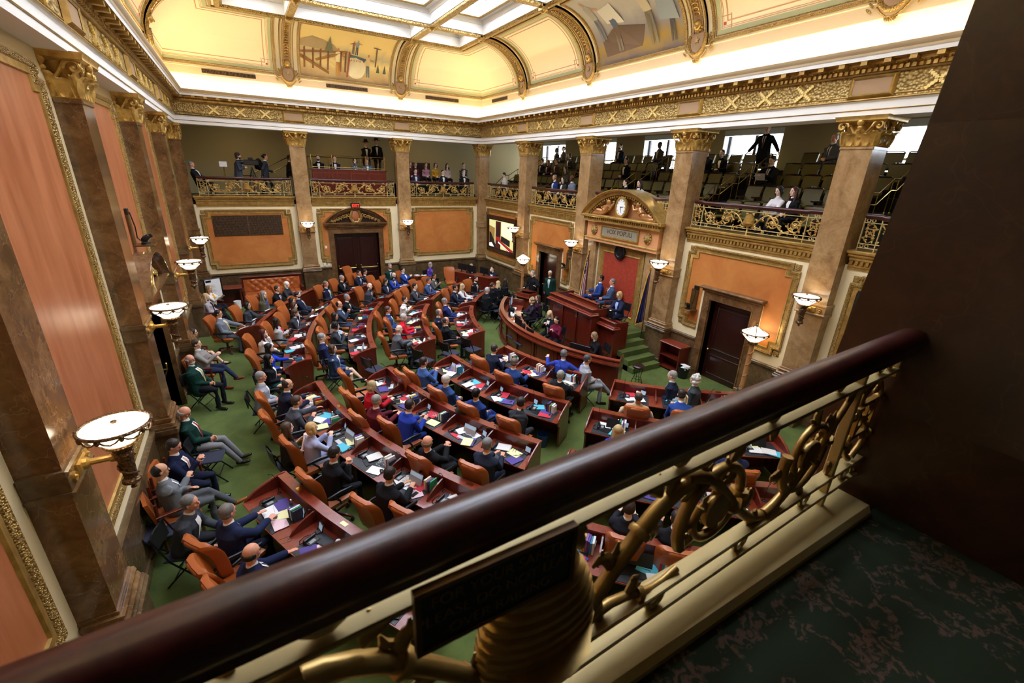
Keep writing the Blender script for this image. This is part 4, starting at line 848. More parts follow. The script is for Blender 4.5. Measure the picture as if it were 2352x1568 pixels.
# ---------------------------------------------------------------- rostrum aedicule with clock
t = thing('clock_pediment', 'marble and gilt rostrum backdrop with clock, cherubs, VOX POPULI tablet and red damask panel', 'rostrum backdrop'); WR = WM['right']; uc = 11.6
for a, c in ((9.75, 10.25), (12.95, 13.45)): b = MB(WR); b.bev((a, 0, .0), (c, 3.75, .26), .01); b.bev((a - .04, 0, .0), (c + .04, 1.3, .32), .02); b.build('side_pier', M['marble_light'], t, 0)
b = MB(WR); b.box((10.25, 0, 0), (12.95, 3.75, .12)); b.build('niche_ground', M['cream'], t, 0)
b = MB(WR); moulding(b, [(10.38, .85), (12.82, .85), (12.82, 3.66), (10.38, 3.66)], [(0, .12), (0, .17), (.05, .2), (.1, .15)]); b.build('niche_moulding', M['gold_fine'], t, 40)
b = MB(WR); moulding(b, [(10.48, .95), (12.72, .95), (12.72, 3.56), (10.48, 3.56)], [(0, .15), (.12, .14), (.16, .17), (.2, .13)]); b.build('niche_inner_moulding', M['gold'], t, 0)
b = MB(WR); b.box((10.66, 1.1, .1), (12.54, 3.4, .135)); b.build('damask_panel', M['red_damask'], t, 0)
M['salmon'] = mat('salmon_plaster', '#c98e5e', .6)
b = MB(WR); b.box((9.72, 3.75, 0), (13.48, 4.5, .34)); b.box((9.68, 3.75, 0), (13.52, 3.84, .4)); b.build('attic', M['salmon'], t, 0)
b = MB(WR); b.bev((9.66, 3.82, 0), (13.54, 3.9, .42), .02); b.bev((9.6, 4.5, 0), (13.6, 4.6, .5), .02); b.bev((9.5, 4.68, 0), (13.7, 4.78, .6), .03); b.box((9.6, 4.6, 0), (13.6, 4.68, .44))
for k in range(36): b.box((9.64 + k * .11, 4.6, .44), (9.7 + k * .11, 4.67, .52))
moulding(b, [(10.6, 3.98), (12.6, 3.98), (12.6, 4.42), (10.6, 4.42)], [(0, .34), (0, .4), (.05, .4), (.06, .36)]); b.build('cornice', M['gold'], t, 0)
b = MB(WR); b.box((10.66, 4.04, .34), (12.54, 4.36, .37)); b.build('tablet', mat('grey_tablet', '#8d8672', .5), t, 0); text('lettering', 'VOX POPULI', .24, WR @ Matrix.Translation((11.6, 4.2, .372)), M['gold_dark'], t)
hw, hh, v0 = 2.05, .98, 4.78; R_ = (hw * hw + hh * hh) / (2 * hh); a0 = math.asin(hw / R_); N = 28
def arcp(r, h): return [V(uc + r * sin(-a0 + 2 * a0 * i / N), v0 + hh - R_ + r * cos(-a0 + 2 * a0 * i / N), h) for i in range(N + 1)]
b = MB(WR); b.rings([arcp(r, h) for r, h in [(R_ - .3, .05), (R_ - .3, .3), (R_ - .22, .34), (R_ - .2, .46), (R_ - .08, .5), (R_ - .03, .62), (R_, .62), (R_, -.25)]], False, False, None, False)
for i in range(36): a = -a0 * .93 + 2 * a0 * .93 * i / 35; c = V(uc + (R_ - .25) * sin(a), v0 + hh - R_ + (R_ - .25) * cos(a), .36); b.box((-.03, -.03, -.03), (.03, .03, .06), None, Matrix.Translation(c) @ Matrix.Rotation(-a, 4, 'Z'))
b.build('arch', M['gold'], t, 40)
b = MB(WR); b.add([tuple(p) for p in arcp(R_ - .3, .08)], [tuple(range(N + 1))]); b.build('tympanum', M['salmon'], t, 0)
for s in (-1, 1):
    b = MB(WR); cx = uc + s * .95   # reclining cherub
    b.ell((cx - s * .18, v0 + .5, .3), (.12, .14, .12), 12, 8); b.ell((cx - s * .14, v0 + .58, .28), (.12, .09, .1), 8, 6); b.limb([(cx - s * .15, v0 + .38, .28), (cx, v0 + .22, .28), (cx + s * .12, v0 + .12, .28)], [.1, .14, .12])
    b.limb([(cx + s * .12, v0 + .12, .3), (cx + s * .4, v0 + .16, .36), (cx + s * .62, v0 + .06, .3)], [.1, .08, .05]); b.limb([(cx + s * .1, v0 + .1, .3), (cx + s * .45, v0 + .05, .34), (cx + s * .85, v0 + .05, .3)], [.1, .08, .05]); b.limb([(cx - s * .12, v0 + .36, .3), (cx - s * .35, v0 + .3, .36), (cx - s * .45, v0 + .45, .33)], [.06, .05, .04]); b.limb([(cx - s * .05, v0 + .34, .32), (cx + s * .15, v0 + .28, .4), (cx - s * .05, v0 + .2, .42)], [.055, .045, .035])
    for k in range(5): b.ell((cx + s * (.05 + .1 * k), v0 + .5 - .07 * k, .2), (.12, .04, .03), 7, 5, None, Matrix.Rotation(s * (2.3 if s > 0 else -2.3) * 0 + s * (.6 - .25 * k), 4, 'Z'))
    b.build('cherub_carving', mat('pink_gilt', '#c08c5c', .4, .5) if s < 0 else bpy.data.materials['pink_gilt'], t)
b = MB(WR); b.lathe([(.3, 0), (.34, .1), (.33, .16), (.26, .17), (.24, .14)], 28, (0, 0, .28)); b.v = [v for v in b.v]; Mo = WR @ Matrix.Translation((uc, v0 + .36, 0)) @ Matrix.Diagonal((.9, 1.15, 1, 1)) @ WR.inverted(); b.v = [Mo @ v for v in b.v]; b.build('clock_frame', M['gold'], t)
b = MB(WR); b.lathe([(.26, 0), (.25, .01), (0, .012)], 28, (0, 0, .42)); b.v = [Mo @ v for v in b.v]; cf = b.build('clock_face', mat('clock_white', '#f2f2ee', .4), t)
b = MB(WR @ Matrix.Translation((uc, v0 + .36, .435)))
for k in range(12): a = k * pi / 6; b.box((-.008, .2, 0), (.008, .235, .004), None, Matrix.Diagonal((.9, 1.15, 1, 1)) @ Matrix.Rotation(-a, 4, 'Z'))
for a, L in ((math.radians(80), .12), (math.radians(175), .2)): b.box((-.008, -.03, .004), (.008, L, .008), None, Matrix.Rotation(-a, 4, 'Z'))
b.build('clock_hands', M['black'], cf, 0)
b = MB(WR)
for s in (-1, 1):
    for k in range(8): a = k * .35; b.ell((uc + s * (.1 + .09 * k), v0 + .82 - .012 * k * k, .3), (.07, .05, .05), 7, 5)
b.ell((uc, v0 + .86, .34), (.12, .1, .08), 8, 6); b.build('garland', M['gold'], t)
for s in (-1, 1):
    b = MB(WR); c = V(uc + s * 1.42, 4.2, .36); b.ell(c, (.13, .16, .1), 10, 8); b.ell(c + V(0, -.03, .1), (.06, .06, .05), 8, 6)
    for k in range(10): a = k * pi / 5; b.ell(c + V(.14 * cos(a), .16 * sin(a), 0), (.05, .05, .05), 6, 5)
    b.build('lion_head', M['gold_fine'], t)
b = MB(WR); b.lathe([(.27, 0), (.28, .05), (.24, .07), (.23, .04), (0, .045)], 28, (uc - .02, 3.5, .18)); o = b.build('state_seal', M['black'], None); tag(o, 'round black seal medallion above the red damask panel', 'seal')
b = MB(WR); b.lathe([(.2, 0), (.19, .02), (.17, .005)], 24, (uc - .02, 3.5, .22), None, False); 
for k in range(9): a = k * 2.4; b.ell((uc - .02 + .012 * k * cos(a), 3.5 + .012 * k * sin(a), .235), (.035, .02, .01), 6, 4, None, Matrix.Rotation(a, 4, 'Z'))
b.build('relief', M['steel'], o)
# ---------------------------------------------------------------- people
HZ = {'sit': .55, 'stand': .93}
TS = [(-.07, .165, .13), (0, .175, .135), (.12, .165, .125), (.28, .172, .125), (.4, .19, .12), (.455, .165, .09), (.495, .1, .07)]
def vox(o, s, smooth=0):
    m = o.modifiers.new('surface', 'REMESH'); m.mode = 'VOXEL'; m.voxel_size = s; m.use_smooth_shade = True
    if smooth: q = o.modifiers.new('soft', 'SMOOTH'); q.iterations = smooth; q.factor = .6
    return o
def hand(b, w, d, n, side, curl=.5, sc=1.0):   # wrist, direction, palm normal (pointing to the palm side)
    d = d.normalized(); n = (n - d * n.dot(d)).normalized(); s = d.cross(n) * side; r = .0085 * sc
    k = w + d * .085 * sc; b.limb([w - d * .01, w + d * .045 * sc, k], [(.024 * sc, .018 * sc), (.038 * sc, .016 * sc), (.04 * sc, .013 * sc)], 8, None, s)
    for i, (o_, L) in enumerate(((.03, .068), (.0105, .078), (-.0105, .073), (-.03, .055))):
        L *= sc; p = k + s * o_ * sc * 1.05; d1 = (d + n * curl * .6 + s * o_ * 3).normalized(); d2 = (d + n * curl * 1.6).normalized(); d3 = (d * .6 + n * curl * 2.4).normalized()
        q = p + d1 * L * .45; q2 = q + d2 * L * .32; b.limb([p - d * .01, q, q2, q2 + d3 * L * .23], [r * 1.1, r, r * .95, r * .8], 6)
    t0 = w + d * .03 * sc + s * .034 * sc; t1 = t0 + (d * .5 + s * .8 + n * .2).normalized() * .035 * sc; b.limb([t0, t1, t1 + (d + s * .15 + n * .4).normalized() * .03 * sc], [r * 1.35, r * 1.2, r], 6)
def ik(S, H, a, c, pole):
    d = H - S; L = min(d.length, a + c - .005); u = d.normalized(); x = (a * a - c * c + L * L) / (2 * L); h = math.sqrt(max(a * a - x * x, 0)); p = (pole - u * pole.dot(u)).normalized(); return S + u * x + p * h, S + u * L
EYEM = {}
def small(name, f, m):
    if name not in EYEM: b = MB(); f(b); o = b.build(name, m); EYEM[name] = o.data; bpy.data.objects.remove(o)
    return EYEM[name]
HAIRS = {}
def hair_mesh(style, seed=0):
    b = MB(); R = random.Random(style)
    if style in ('short', 'shortf'): b.ell((-.016, 0, .046), (.102, .087, .092), 16, 10); b.ell((-.036, 0, -.01), (.076, .085, .065), 14, 8)
    if style == 'thin': b.ell((-.025, 0, .035), (.094, .084, .083), 16, 10); b.ell((-.036, 0, -.01), (.076, .085, .06), 14, 8)
    if style == 'bald':
        for a in [i * .17 for i in range(-11, 12)]: b.ell((-.02 - .078 * cos(a), .077 * sin(a) * 1.0, -.005), (.018, .02, .04), 6, 5)
    if style == 'longh':
        b.ell((-.018, 0, .045), (.105, .092, .096), 16, 10); b.limb([(-.04, 0, .05), (-.06, 0, -.08), (-.085, 0, -.2), (-.09, 0, -.3)], [(.085, .06), (.105, .06), (.11, .045), (.07, .03)], 12, None, (0, 1, 0))
        for s in (-1, 1): b.limb([(-.01, s * .07, .06), (.0, s * .092, -.04), (.005, s * .1, -.15), (.04, s * .095, -.27)], [.03, .03, .035, .02], 8)
    if style == 'bob':
        b.ell((-.018, 0, .045), (.104, .094, .097), 16, 10); b.ell((-.045, 0, -.04), (.07, .1, .09), 14, 8)
        for s in (-1, 1): b.limb([(-.01, s * .075, .06), (.005, s * .092, -.03), (.01, s * .088, -.1)], [.032, .034, .026], 8)
    if style == 'curly':
        b.ell((-.02, 0, .045), (.11, .1, .1), 14, 9)
        for i in range(46): a = R.uniform(-2.3, 2.3); z = R.uniform(-.08, .14); q = math.sqrt(max(.2, 1 - (z / .16) ** 2)); b.ell((-.02 - .1 * q * cos(a), .1 * q * sin(a), z), .03, 6, 4)
    if style == 'bun': b.ell((-.016, 0, .046), (.1, .086, .092), 16, 10); b.ell((-.036, 0, -.01), (.076, .083, .06), 14, 8); b.ell((-.11, 0, .03), (.045, .045, .045), 8, 6)
    if style == 'shag': b.ell((-.018, 0, .045), (.11, .098, .1), 16, 10); b.ell((-.05, 0, -.04), (.07, .095, .1), 14, 8)
    return b
SKN = {'l': '#e3b598', 'm': '#d29e7e', 't': '#b9825e', 'd': '#6b4029', 'p': '#efc9b0', 'r': '#dd9c80'}
def person(px, py, face, pose='sit', arms='lap', lean=6, yaw=0, pitch=0, legs='n', top='suit', tc='#22283a', shirt='#e8e6e2', tie=None, bc='#1c1f2a', hair='short', hc='#2a1d14', skin='m', fem=False, beard=None, glasses=False, hat=None, z0=0., zh=None, sc=1., shoe='#15110f', skirt=None, label='', group=None, fat=1., xy=None):
    a = math.radians(lean); hz = HZ[pose]; up = V(sin(a), 0, cos(a)); fw = V(cos(a), 0, -sin(a)); hip = V(0, 0, hz)
    sc *= 1.1 * (.95 if fem else 1)
    P = lambda t, y=0., x=0.: hip + up * t + V(0, y, 0) + fw * x
    hy = math.radians(yaw); hp = math.radians(pitch); hc0 = P(.615) + V(.02, 0, 0) + V(sin(a) * .3 * .1, 0, .1)
    HM = Matrix.Translation(hc0) @ Matrix.Rotation(hy, 4, 'Z') @ Matrix.Rotation(hp, 4, 'Y')
    fr = math.radians(face)
    zz = z0 + hc0.z * sc if zh is None else zh
    if xy: ox, oy = xy
    else:
        q = onz(px, py, zz); ox = q.x - (cos(fr) * hc0.x * sc); oy = q.y - (sin(fr) * hc0.x * sc)
    t = thing('person', label, 'person', (ox, oy, z0), fr, group); t.scale = (sc, sc, sc)
    sh = .178 * (.9 if fem else 1.); S = {s: P(.45, s * sh) for s in (-1, 1)}
    # hand targets
    if pose == 'sit':
        AR = {'lap': ((.27, .04, .68), (.25, -.05, .67)), 'desk': ((.48, .13, .81), (.48, -.12, .81)), 'chin': ((.3, .05, .7), (.16, -.03, hc0.z - .13)), 'type': ((.46, .09, .82), (.46, -.09, .82)), 'phone': ((.32, .05, .93), (.32, -.05, .94)), 'cross': ((.2, -.14, .88), (.22, .13, .9)), 'rest': ((.26, .3, .74), (.26, -.3, .74)), 'one': ((.5, .12, .83), (.25, -.1, .68)),
              'reach': ((.6, .2, .86), (.42, -.1, .84)), 'spread': ((.3, .5, .98), (.32, -.48, .98)), 'knee': ((.42, .16, .64), (.4, -.2, .62)), 'clasp': ((.24, .02, 1.0), (.24, -.02, .99)), 'paper': ((.36, .1, .95), (.36, -.08, .98))}[arms]
    else:
        AR = {'side': ((.02, .24, .82), (.04, -.24, .82)), 'fold': ((.17, .03, 1.0), (.17, -.04, 1.0)), 'talk': ((.34, .4, 1.22), (.32, -.2, 1.06)), 'out': ((.05, .5, .92), (.05, -.5, .92)), 'hold': ((.25, .05, 1.22), (.25, -.08, 1.18)), 'walk': ((.3, .2, 1.05), (-.1, -.22, .9)), 'hip': ((.02, .24, .82), (.2, -.1, 1.15))}[arms]
    EL = {}; WR_ = {}
    for s, tg in ((1, AR[0]), (-1, AR[1])):
        EL[s], WR_[s] = ik(S[s], Vector(tg), .285, .25, V(-.5, s * (.55 if arms not in ('lap', 'desk', 'type') else .35), -.8))
    # legs
    KN, AN, TO = {}, {}, {}
    for s in (-1, 1):
        H = V(0, s * .095, hz)
        if pose == 'stand': KN[s] = V(.03, s * .1, .5); AN[s] = V(0, s * .11, .09); TO[s] = V(.17, s * .13, .04)
        else:
            KN[s] = V(.43, s * .13, .53); AN[s] = V(.42, s * .14, .09); TO[s] = V(.6, s * .16, .04)
            if legs == 'f': AN[s] = V(.68, s * .1, .09); TO[s] = V(.84, s * .12, .08)
            if legs == 'x' and s == 1: KN[s] = V(.43, .0, .62); AN[s] = V(.72, -.12, .3); TO[s] = V(.9, -.14, .3)
            if legs == 'u': AN[s] = V(.2, s * .12, .09); TO[s] = V(.36, s * .14, .04)
        if arms == 'walk': AN[s] = V(s * .22, s * .1, .1); KN[s] = V(.08 + s * .12, s * .1, .5); TO[s] = AN[s] + V(.16, 0, -.03)
    # body: head, neck, slim core, arms, hands (and legs under a skirt), one continuous surface
    b = MB(HM)
    b.ell((-.0, 0, .032), (.094, .078, .094), 18, 12); b.ell((.018, 0, -.045), (.068, .058, .074), 14, 10); b.ell((.062, 0, -.094), (.022, .026, .02), 8, 6)
    b.limb([(.088, 0, .02), (.107, 0, -.014), (.104, 0, -.024)], [.009, .012, .013], 8); b.ell((.076, 0, .034), (.018, .052, .012), 10, 6)
    for s in (-1, 1): b.ell((.058, s * .036, -.022), (.028, .024, .028), 8, 6); b.ell((-.004, s * .081, -.008), (.018, .009, .032), 8, 6)
    b.ell((.082, 0, -.058), (.012, .026, .011), 8, 6); b.M = Matrix()
    nr = .047 if fem else .056; b.limb([P(.44), P(.54), hc0 + V(-.022, 0, -.07)], [nr * 1.25, nr, nr], 12); b.limb([P(.02), P(.44)], [.07, .07], 8)
    for s in (-1, 1):
        bare = top in ('dress', 'tee'); ra = (.042, .034, .026) if bare else (.03, .03, .024)
        b.limb([P(.45, 0), S[s], EL[s], WR_[s]], [.05, ra[0], ra[1], ra[2]], 8); d = (WR_[s] - EL[s]); n = V(-.2, -s * .25, -1)
        if arms in ('lap', 'clasp', 'fold'): n = V(-.4, -s, -.3)
        if arms == 'chin' and s == -1: d = d * .6 + V(0, 0, .2); n = V(-1, 0, .2)
        hand(b, WR_[s], d, n, s, {'type': .25, 'desk': .15, 'talk': -.05}.get(arms, .5), .92 if fem else 1)
        if skirt: b.limb([V(0, s * .08, hz), KN[s], AN[s] + V(-.01, 0, .02), AN[s] * .4 + TO[s] * .6], [.07, .055, .034, .03], 8); b.limb([KN[s] * .75 + AN[s] * .25 + V(-.02, 0, 0), KN[s] * .5 + AN[s] * .5], [.05, .044], 8)
    near = sc and (V(ox, oy, 1) - CP).length < 9.5
    vox(b.build('body', M['skin'], t, 0, lin(SKN[skin])), .0085 if near else .011)
    # face details
    Hs = HM
    for s in (-1, 1):
        link('eye', small('eye', lambda q: q.ell((0, 0, 0), (.006, .011, .006), 8, 6), M['eye']), t, None, Hs @ Matrix.Translation((.089, s * .03, .012)))
        link('eyebrow', small('eyebrow', lambda q: q.limb([(0, -.016, 0), (.003, 0, .005), (0, .016, 0)], [.004, .005, .003], 6), M['hair']), t, lin(hc if hair != 'bald' else '#4a3a2e'), Hs @ Matrix.Translation((.09, s * .031, .035)))
    link('lips', small('lips', lambda q: q.limb([(-.006, -.02, 0), (.003, 0, 0), (-.006, .02, 0)], [.003, .006, .003], 6), M['lip']), t, None, Hs @ Matrix.Translation((.092, 0, -.058)))
    if hair != 'none':
        if hair not in HAIRS: o = hair_mesh(hair).build('hair', M['hair'], None, 0); HAIRS[hair] = o.data; bpy.data.objects.remove(o)
        vox(link('hair', HAIRS[hair], t, lin(hc), Hs), .011, 1 if hair != 'curly' else 0)
    if beard: b = MB(Hs); b.ell((.03, 0, -.075), (.064, .06, .05), 12, 8); b.limb([(.09, -.03, -.055), (.098, 0, -.045), (.09, .03, -.055)], [.006, .008, .006], 6); b.build('beard', M['hair'], t, 60, lin(beard))
    if glasses:
        b = MB(Hs)
        for s in (-1, 1): b.tube([(.1, s * .032 + .021 * cos(q), .01 + .016 * sin(q)) for q in [k * pi / 5 for k in range(10)]], .0022, 4, None, True); b.tube([(.1, s * .052, .014), (.0, s * .083, .01)], .002, 4)
        b.tube([(.102, -.012, .014), (.102, .012, .014)], .002, 4); b.build('glasses', M['black'], t)
    if hat:
        b = MB(Hs @ Matrix.Translation((-.01, 0, .09)))
        if hat == 'ranger': b.lathe([(.19, .0), (.195, .01), (.1, .012), (.095, .08), (.06, .14), (0, .12)], 20)
        b.build('hat', M['cloth'], t, 50, lin('#2a211a'))
    # trousers or skirt
    f = fat * (1.04 if pose == 'sit' else 1)
    if skirt:
        b = MB(); b.limb([P(.12), P(0)], [(.15 * f, .12), (.19 * f, .14)], 14, None, (0, 1, 0)); kk = (KN[1] + KN[-1]) / 2; b.limb([V(-.02, 0, hz + .01), V(.15, 0, hz + .01), kk * .85 + V(0, 0, .06)], [(.18, .12), (.17, .09), (.15, .075)], 14, None, (0, 1, 0)); vox(b.build('skirt', M['cloth'], t, 0, lin(skirt)), .018, 2)
    else:
        b = MB(); b.limb([P(.1), P(-.01)], [(.155 * f, .12 * f), (.175 * f, .135 * f)], 14, None, (0, 1, 0))
        for s in (-1, 1):
            K_ = KN[s] + V(.0, 0, .0); b.limb([V(0, s * .085, hz), V(0, s * .09, hz) * .45 + K_ * .55, K_, K_ * .45 + AN[s] * .55, AN[s] + V(0, 0, .0)], [.098 * f, .083 * f, .066, .058, .048], 12)
        vox(b.build('trousers', M['cloth'], t, 0, lin(bc)), .018, 2)
    for s in (-1, 1):
        d = (TO[s] - AN[s]); b = MB(); b.limb([AN[s] - d * .25 + V(0, 0, -.035), AN[s] + d * .4 + V(0, 0, -.03), TO[s] + V(0, 0, -.005)], [(.036, .038), (.038, .034), (.036, .026)], 10, None, (0, 1, 0)); b.limb([AN[s] + V(0, 0, .02), AN[s] + V(.0, 0, -.03)], [.036, .036], 8); b.build('shoe', M['shoe'], t, 60, lin(shoe))
    # upper garment
    e = {'suit': .02, 'sweater': .014, 'blouse': .01, 'robe': .035, 'dress': .008, 'tee': .01, 'cardigan': .016}[top]; wf = .9 if fem else 1.
    b = MB(); st = TS if pose == 'sit' else [(-.16, .18, .14), (-.07, .178, .138)] + TS[1:]
    if top in ('blouse', 'dress', 'tee', 'sweater') and pose == 'stand': st = TS
    b.limb([P(q[0]) for q in st], [((q[1] * wf + e) * f, (q[2] + e) * (f if q[0] < .45 else 1)) for q in st], 18, None, (0, 1, 0))
    if fem:
        for s in (-1, 1): b.ell(P(.36, s * .075, .095), (.055, .065, .06), 10, 7)
    if top == 'robe':
        if pose == 'stand': b.limb([P(0), V(0, 0, .25)], [(.2, .17), (.27, .24)], 18, None, (0, 1, 0))
        else: kk = (KN[1] + KN[-1]) / 2; b.limb([V(-.02, 0, hz), V(.2, 0, hz + .02), kk + V(0, 0, .03), kk * .9 + V(.06, 0, -.3)], [(.2, .14), (.22, .12), (.22, .11), (.22, .13)], 14, None, (0, 1, 0))
    ls = .55 if top in ('tee', 'dress') else 1
    for s in (-1, 1):
        r_ = [.068 + e, .058 + e, .05 + e * .8, .038 + e * .7] if top != 'robe' else [.085, .09, .09, .085]
        E_ = EL[s]; W_ = E_ + (WR_[s] - E_) * .93
        if ls < 1: b.limb([P(.44, s * .1), S[s], S[s] * .4 + E_ * .6], [.07, .06, .055], 12)
        else: b.limb([P(.44, s * .1), S[s] + V(0, 0, -.005), E_, W_], r_, 12)
    gn = {'suit': 'jacket', 'sweater': 'sweater', 'blouse': 'blouse', 'robe': 'robe', 'dress': 'dress_top', 'tee': 'shirt', 'cardigan': 'cardigan'}[top]
    g = vox(b.build(gn, M['cloth'], t, 0, lin(tc)), .013, 2)
    if isinstance(shirt, str) and top in ('suit', 'cardigan', 'sweater', 'robe', 'blouse'):
        def front(ti, y):   # point on the front of the garment
            for q0, q1 in zip(st, st[1:]):
                if q0[0] <= ti <= q1[0]: k_ = (ti - q0[0]) / (q1[0] - q0[0]); w_ = q0[1] + (q1[1] - q0[1]) * k_; d_ = q0[2] + (q1[2] - q0[2]) * k_; break
            w_ = (w_ * wf + e) * f; d_ = (d_ + e) * (f if ti < .45 else 1); return P(ti, y, d_ * math.sqrt(max(0, 1 - (y / w_) ** 2)) + .003)
        def strip(name, t0, t1, wfun, m, c, lift=0):
            mb = MB(); N = 8; vs = []; 
            for i in range(N + 1):
                ti = t0 + (t1 - t0) * i / N; w_ = wfun(i / N)
                for j in range(5): p = front(ti, (j - 2) / 2 * w_); vs.append(p + fw * lift)
            mb.add(vs + [p - fw * .012 for p in vs], [q for i in range(N) for j in range(4) for q in ((i * 5 + j, i * 5 + j + 1, (i + 1) * 5 + j + 1, (i + 1) * 5 + j),)]); mb.build(name, m, g, 60, lin(c), norm=False)
        if top in ('suit', 'cardigan'):
            lo = .12 if top == 'suit' else .02; strip('shirt', lo, .49, lambda k_: .008 + .048 * min(1, k_ * 1.15) * (1 if k_ < .9 else .85), M['cloth'], shirt, .004)
            if tie: strip('tie', lo + .0, .49, lambda k_: (.008 + .02 * min(1, k_ * 8)) * (1 - .45 * k_), M['gloss'], tie, .012)
        b = MB(); b.limb([P(.485), P(.55) + V(.004, 0, .01)], [(nr + .03, nr + .018), (nr + .007, nr + .01)], 14, None, (0, 1, 0)); b.build('collar', M['cloth'], g, 60, lin(shirt))
    if top == 'suit':   # shirt cuffs
        for s in (-1, 1): d = (WR_[s] - EL[s]).normalized(); b = MB(); b.cyl(WR_[s] - d * .03, WR_[s] + d * .008, .03, 10); b.build('cuff', M['cloth'], g, 60, lin(shirt))
    t['hand'] = list(WR_[1]); return t
# ---------------------------------------------------------------- curved desk rows
M['desk_pad'] = mat('charcoal_desk_pad', '#23262b', .5)
def arcbox(b, r0, r1, a0, a1, z0, z1, n=None, k=None):
    n = n or max(1, int(abs(a1 - a0) / 3)); rs = []
    for i in range(n + 1):
        a = a0 + (a1 - a0) * i / n; p, q = polar(r0, a), polar(r1, a); rs.append([p + V(0, 0, z0), q + V(0, 0, z0), q + V(0, 0, z1), p + V(0, 0, z1)])
    return b.rings(rs, True, True, k)
PHI = lambda r, w: math.degrees(w / r)
def end_prof(thick=0): return [(.0, 0.05), (.0, 1.0), (.13, 1.0), (.17, .985), (.3, .955), (.42, .92), (.55, .87), (.66, .8), (.7, .74), (.68, .66), (.6, .6), (.58, .05)]
SEATS_D = {}
def desk_row(row, a0, a1, n, label, pads=True):
    r = ROWR[row]; t = thing('desk_row', label, 'desk', group='curved mahogany desk rows'); Z = 1.0
    b = MB(); arcbox(b, r, r + .03, a0, a1, .05, .98)
    w = (a1 - a0) / n
    for i in range(n): m0, m1 = a0 + w * i + PHI(r, .12), a0 + w * (i + 1) - PHI(r, .12); arcbox(b, r - .015, r, m0, m1, .84, .87); arcbox(b, r - .015, r, m0, m1, .16, .19); arcbox(b, r - .015, r, m0, m0 + PHI(r, .03), .16, .87, 1); arcbox(b, r - .015, r, m1 - PHI(r, .03), m1, .16, .87, 1)
    arcbox(b, r - .02, r + .03, a0, a1, .0, .1); b.build('front_panel', M['wood'], t, 0)
    b = MB(); arcbox(b, r - .035, r + .13, a0 - PHI(r, .02), a1 + PHI(r, .02), .975, 1.0); arcbox(b, r - .02, r + .1, a0, a1, .95, .975); b.build('top_rail', M['wood_top'], t, 0)
    b = MB(); arcbox(b, r + .1, r + .13, a0, a1, .74, .975); b.build('riser', M['wood'], t, 0)
    b = MB(); arcbox(b, r + .1, r + .74, a0 + PHI(r, .01), a1 - PHI(r, .01), .735, .76); b.build('worktop', M['wood_top'], t, 0)
    for i in range(n + 1):
        a = a0 + w * i; end = i in (0, n); pr = end_prof() if end else [(.12, .755), (.12, .97), (.17, .975), (.3, .945), (.42, .9), (.52, .84), (.58, .77), (.58, .755)]
        th = PHI(r + .4, .02 if end else .014); b = MB()
        b.rings([[polar(r + x, q) + V(0, 0, z) for x, z in pr] for q in (a - th, a + th)]); b.build('end_panel' if end else 'divider', M['wood'], t, 0)
        if end: b = MB(); b.tube([polar(r + x, a) + V(0, 0, z) for x, z in pr[1:10]], .022, 6); b.build('end_moulding', M['wood_top'], t, 50)
        if not end: b = MB(); s_ = PHI(r + .4, .15); arcbox(b, r + .14, r + .58, a - s_, a + s_, .08, .735, 1); b.build('pedestal', M['wood_dark'], t, 0)
    for i in range(n):
        a = a0 + w * (i + .5); e = PHI(r, .065); b = MB(); arcbox(b, r + .01, r + .075, a - e, a + e, 1.0, 1.006, 2); b.build('nameplate', M['brass'], t, 0)
        if pads: e = PHI(r + .5, min(.4, math.radians(w) * (r + .4) * .42)); b = MB(); arcbox(b, r + .2, r + .72, a - e, a + e, .76, .767, 2); b.build('desk_pad', M['desk_pad'], t, 0)
        SEATS_D[(row, round(a0), i)] = a
    return t
NEARH = 'in the near half'; 
for row, a0, a1, n, lb in [
    (5, 137.5, 162.4, 6, 'outermost curved desk row at the far left in front of the tufted bench'),
    (4, 148.6, 177.2, 6, 'second outermost far desk row with the plaid-jacketed woman'), (4, 126.5, 144.3, 4, 'desk row in front of the arched double doors'),
    (3, 148.8, 176.3, 5, 'far middle desk row beginning at the woman in a blue skirt suit'), (3, 122, 145.2, 4, 'middle desk row with the bald man in front of the door wall'),
    (2, 149.2, 175.8, 4, 'far desk row with the woman in red'), (2, 118, 144.8, 4, 'desk row with the red folder near the corner console'),
    (1, 149.5, 174.4, 3, 'innermost far desk row beside the folding chairs'), (1, 119, 144.4, 3, 'innermost desk row with the woman in a white blazer and red top'),
    (1, 187, 211.6, 3, 'innermost near desk row right behind the rostrum desk'), (2, 185.5, 212.3, 4, 'near desk row with four men in suits beside the centre aisle'), (3, 184.8, 212.8, 5, 'near desk row with the black hat on it'), (4, 184.5, 212.7, 6, 'long near desk row piled with books'),
    (5, 198.4, 213.5, 3, 'nearest left desk row with the open grey laptop'), (1, 217.5, 243, 3, 'right-hand desk row with the man in a tan jacket'), (2, 216.2, 242, 4, 'right-hand desk row with the blonde woman in royal blue'), (3, 216.2, 240, 4, 'right-hand desk row half hidden under the handrail'), (4, 216.2, 236, 4, 'nearest right-hand desk row seen through the balustrade')]:
    desk_row(row, a0, a1, n, lb)
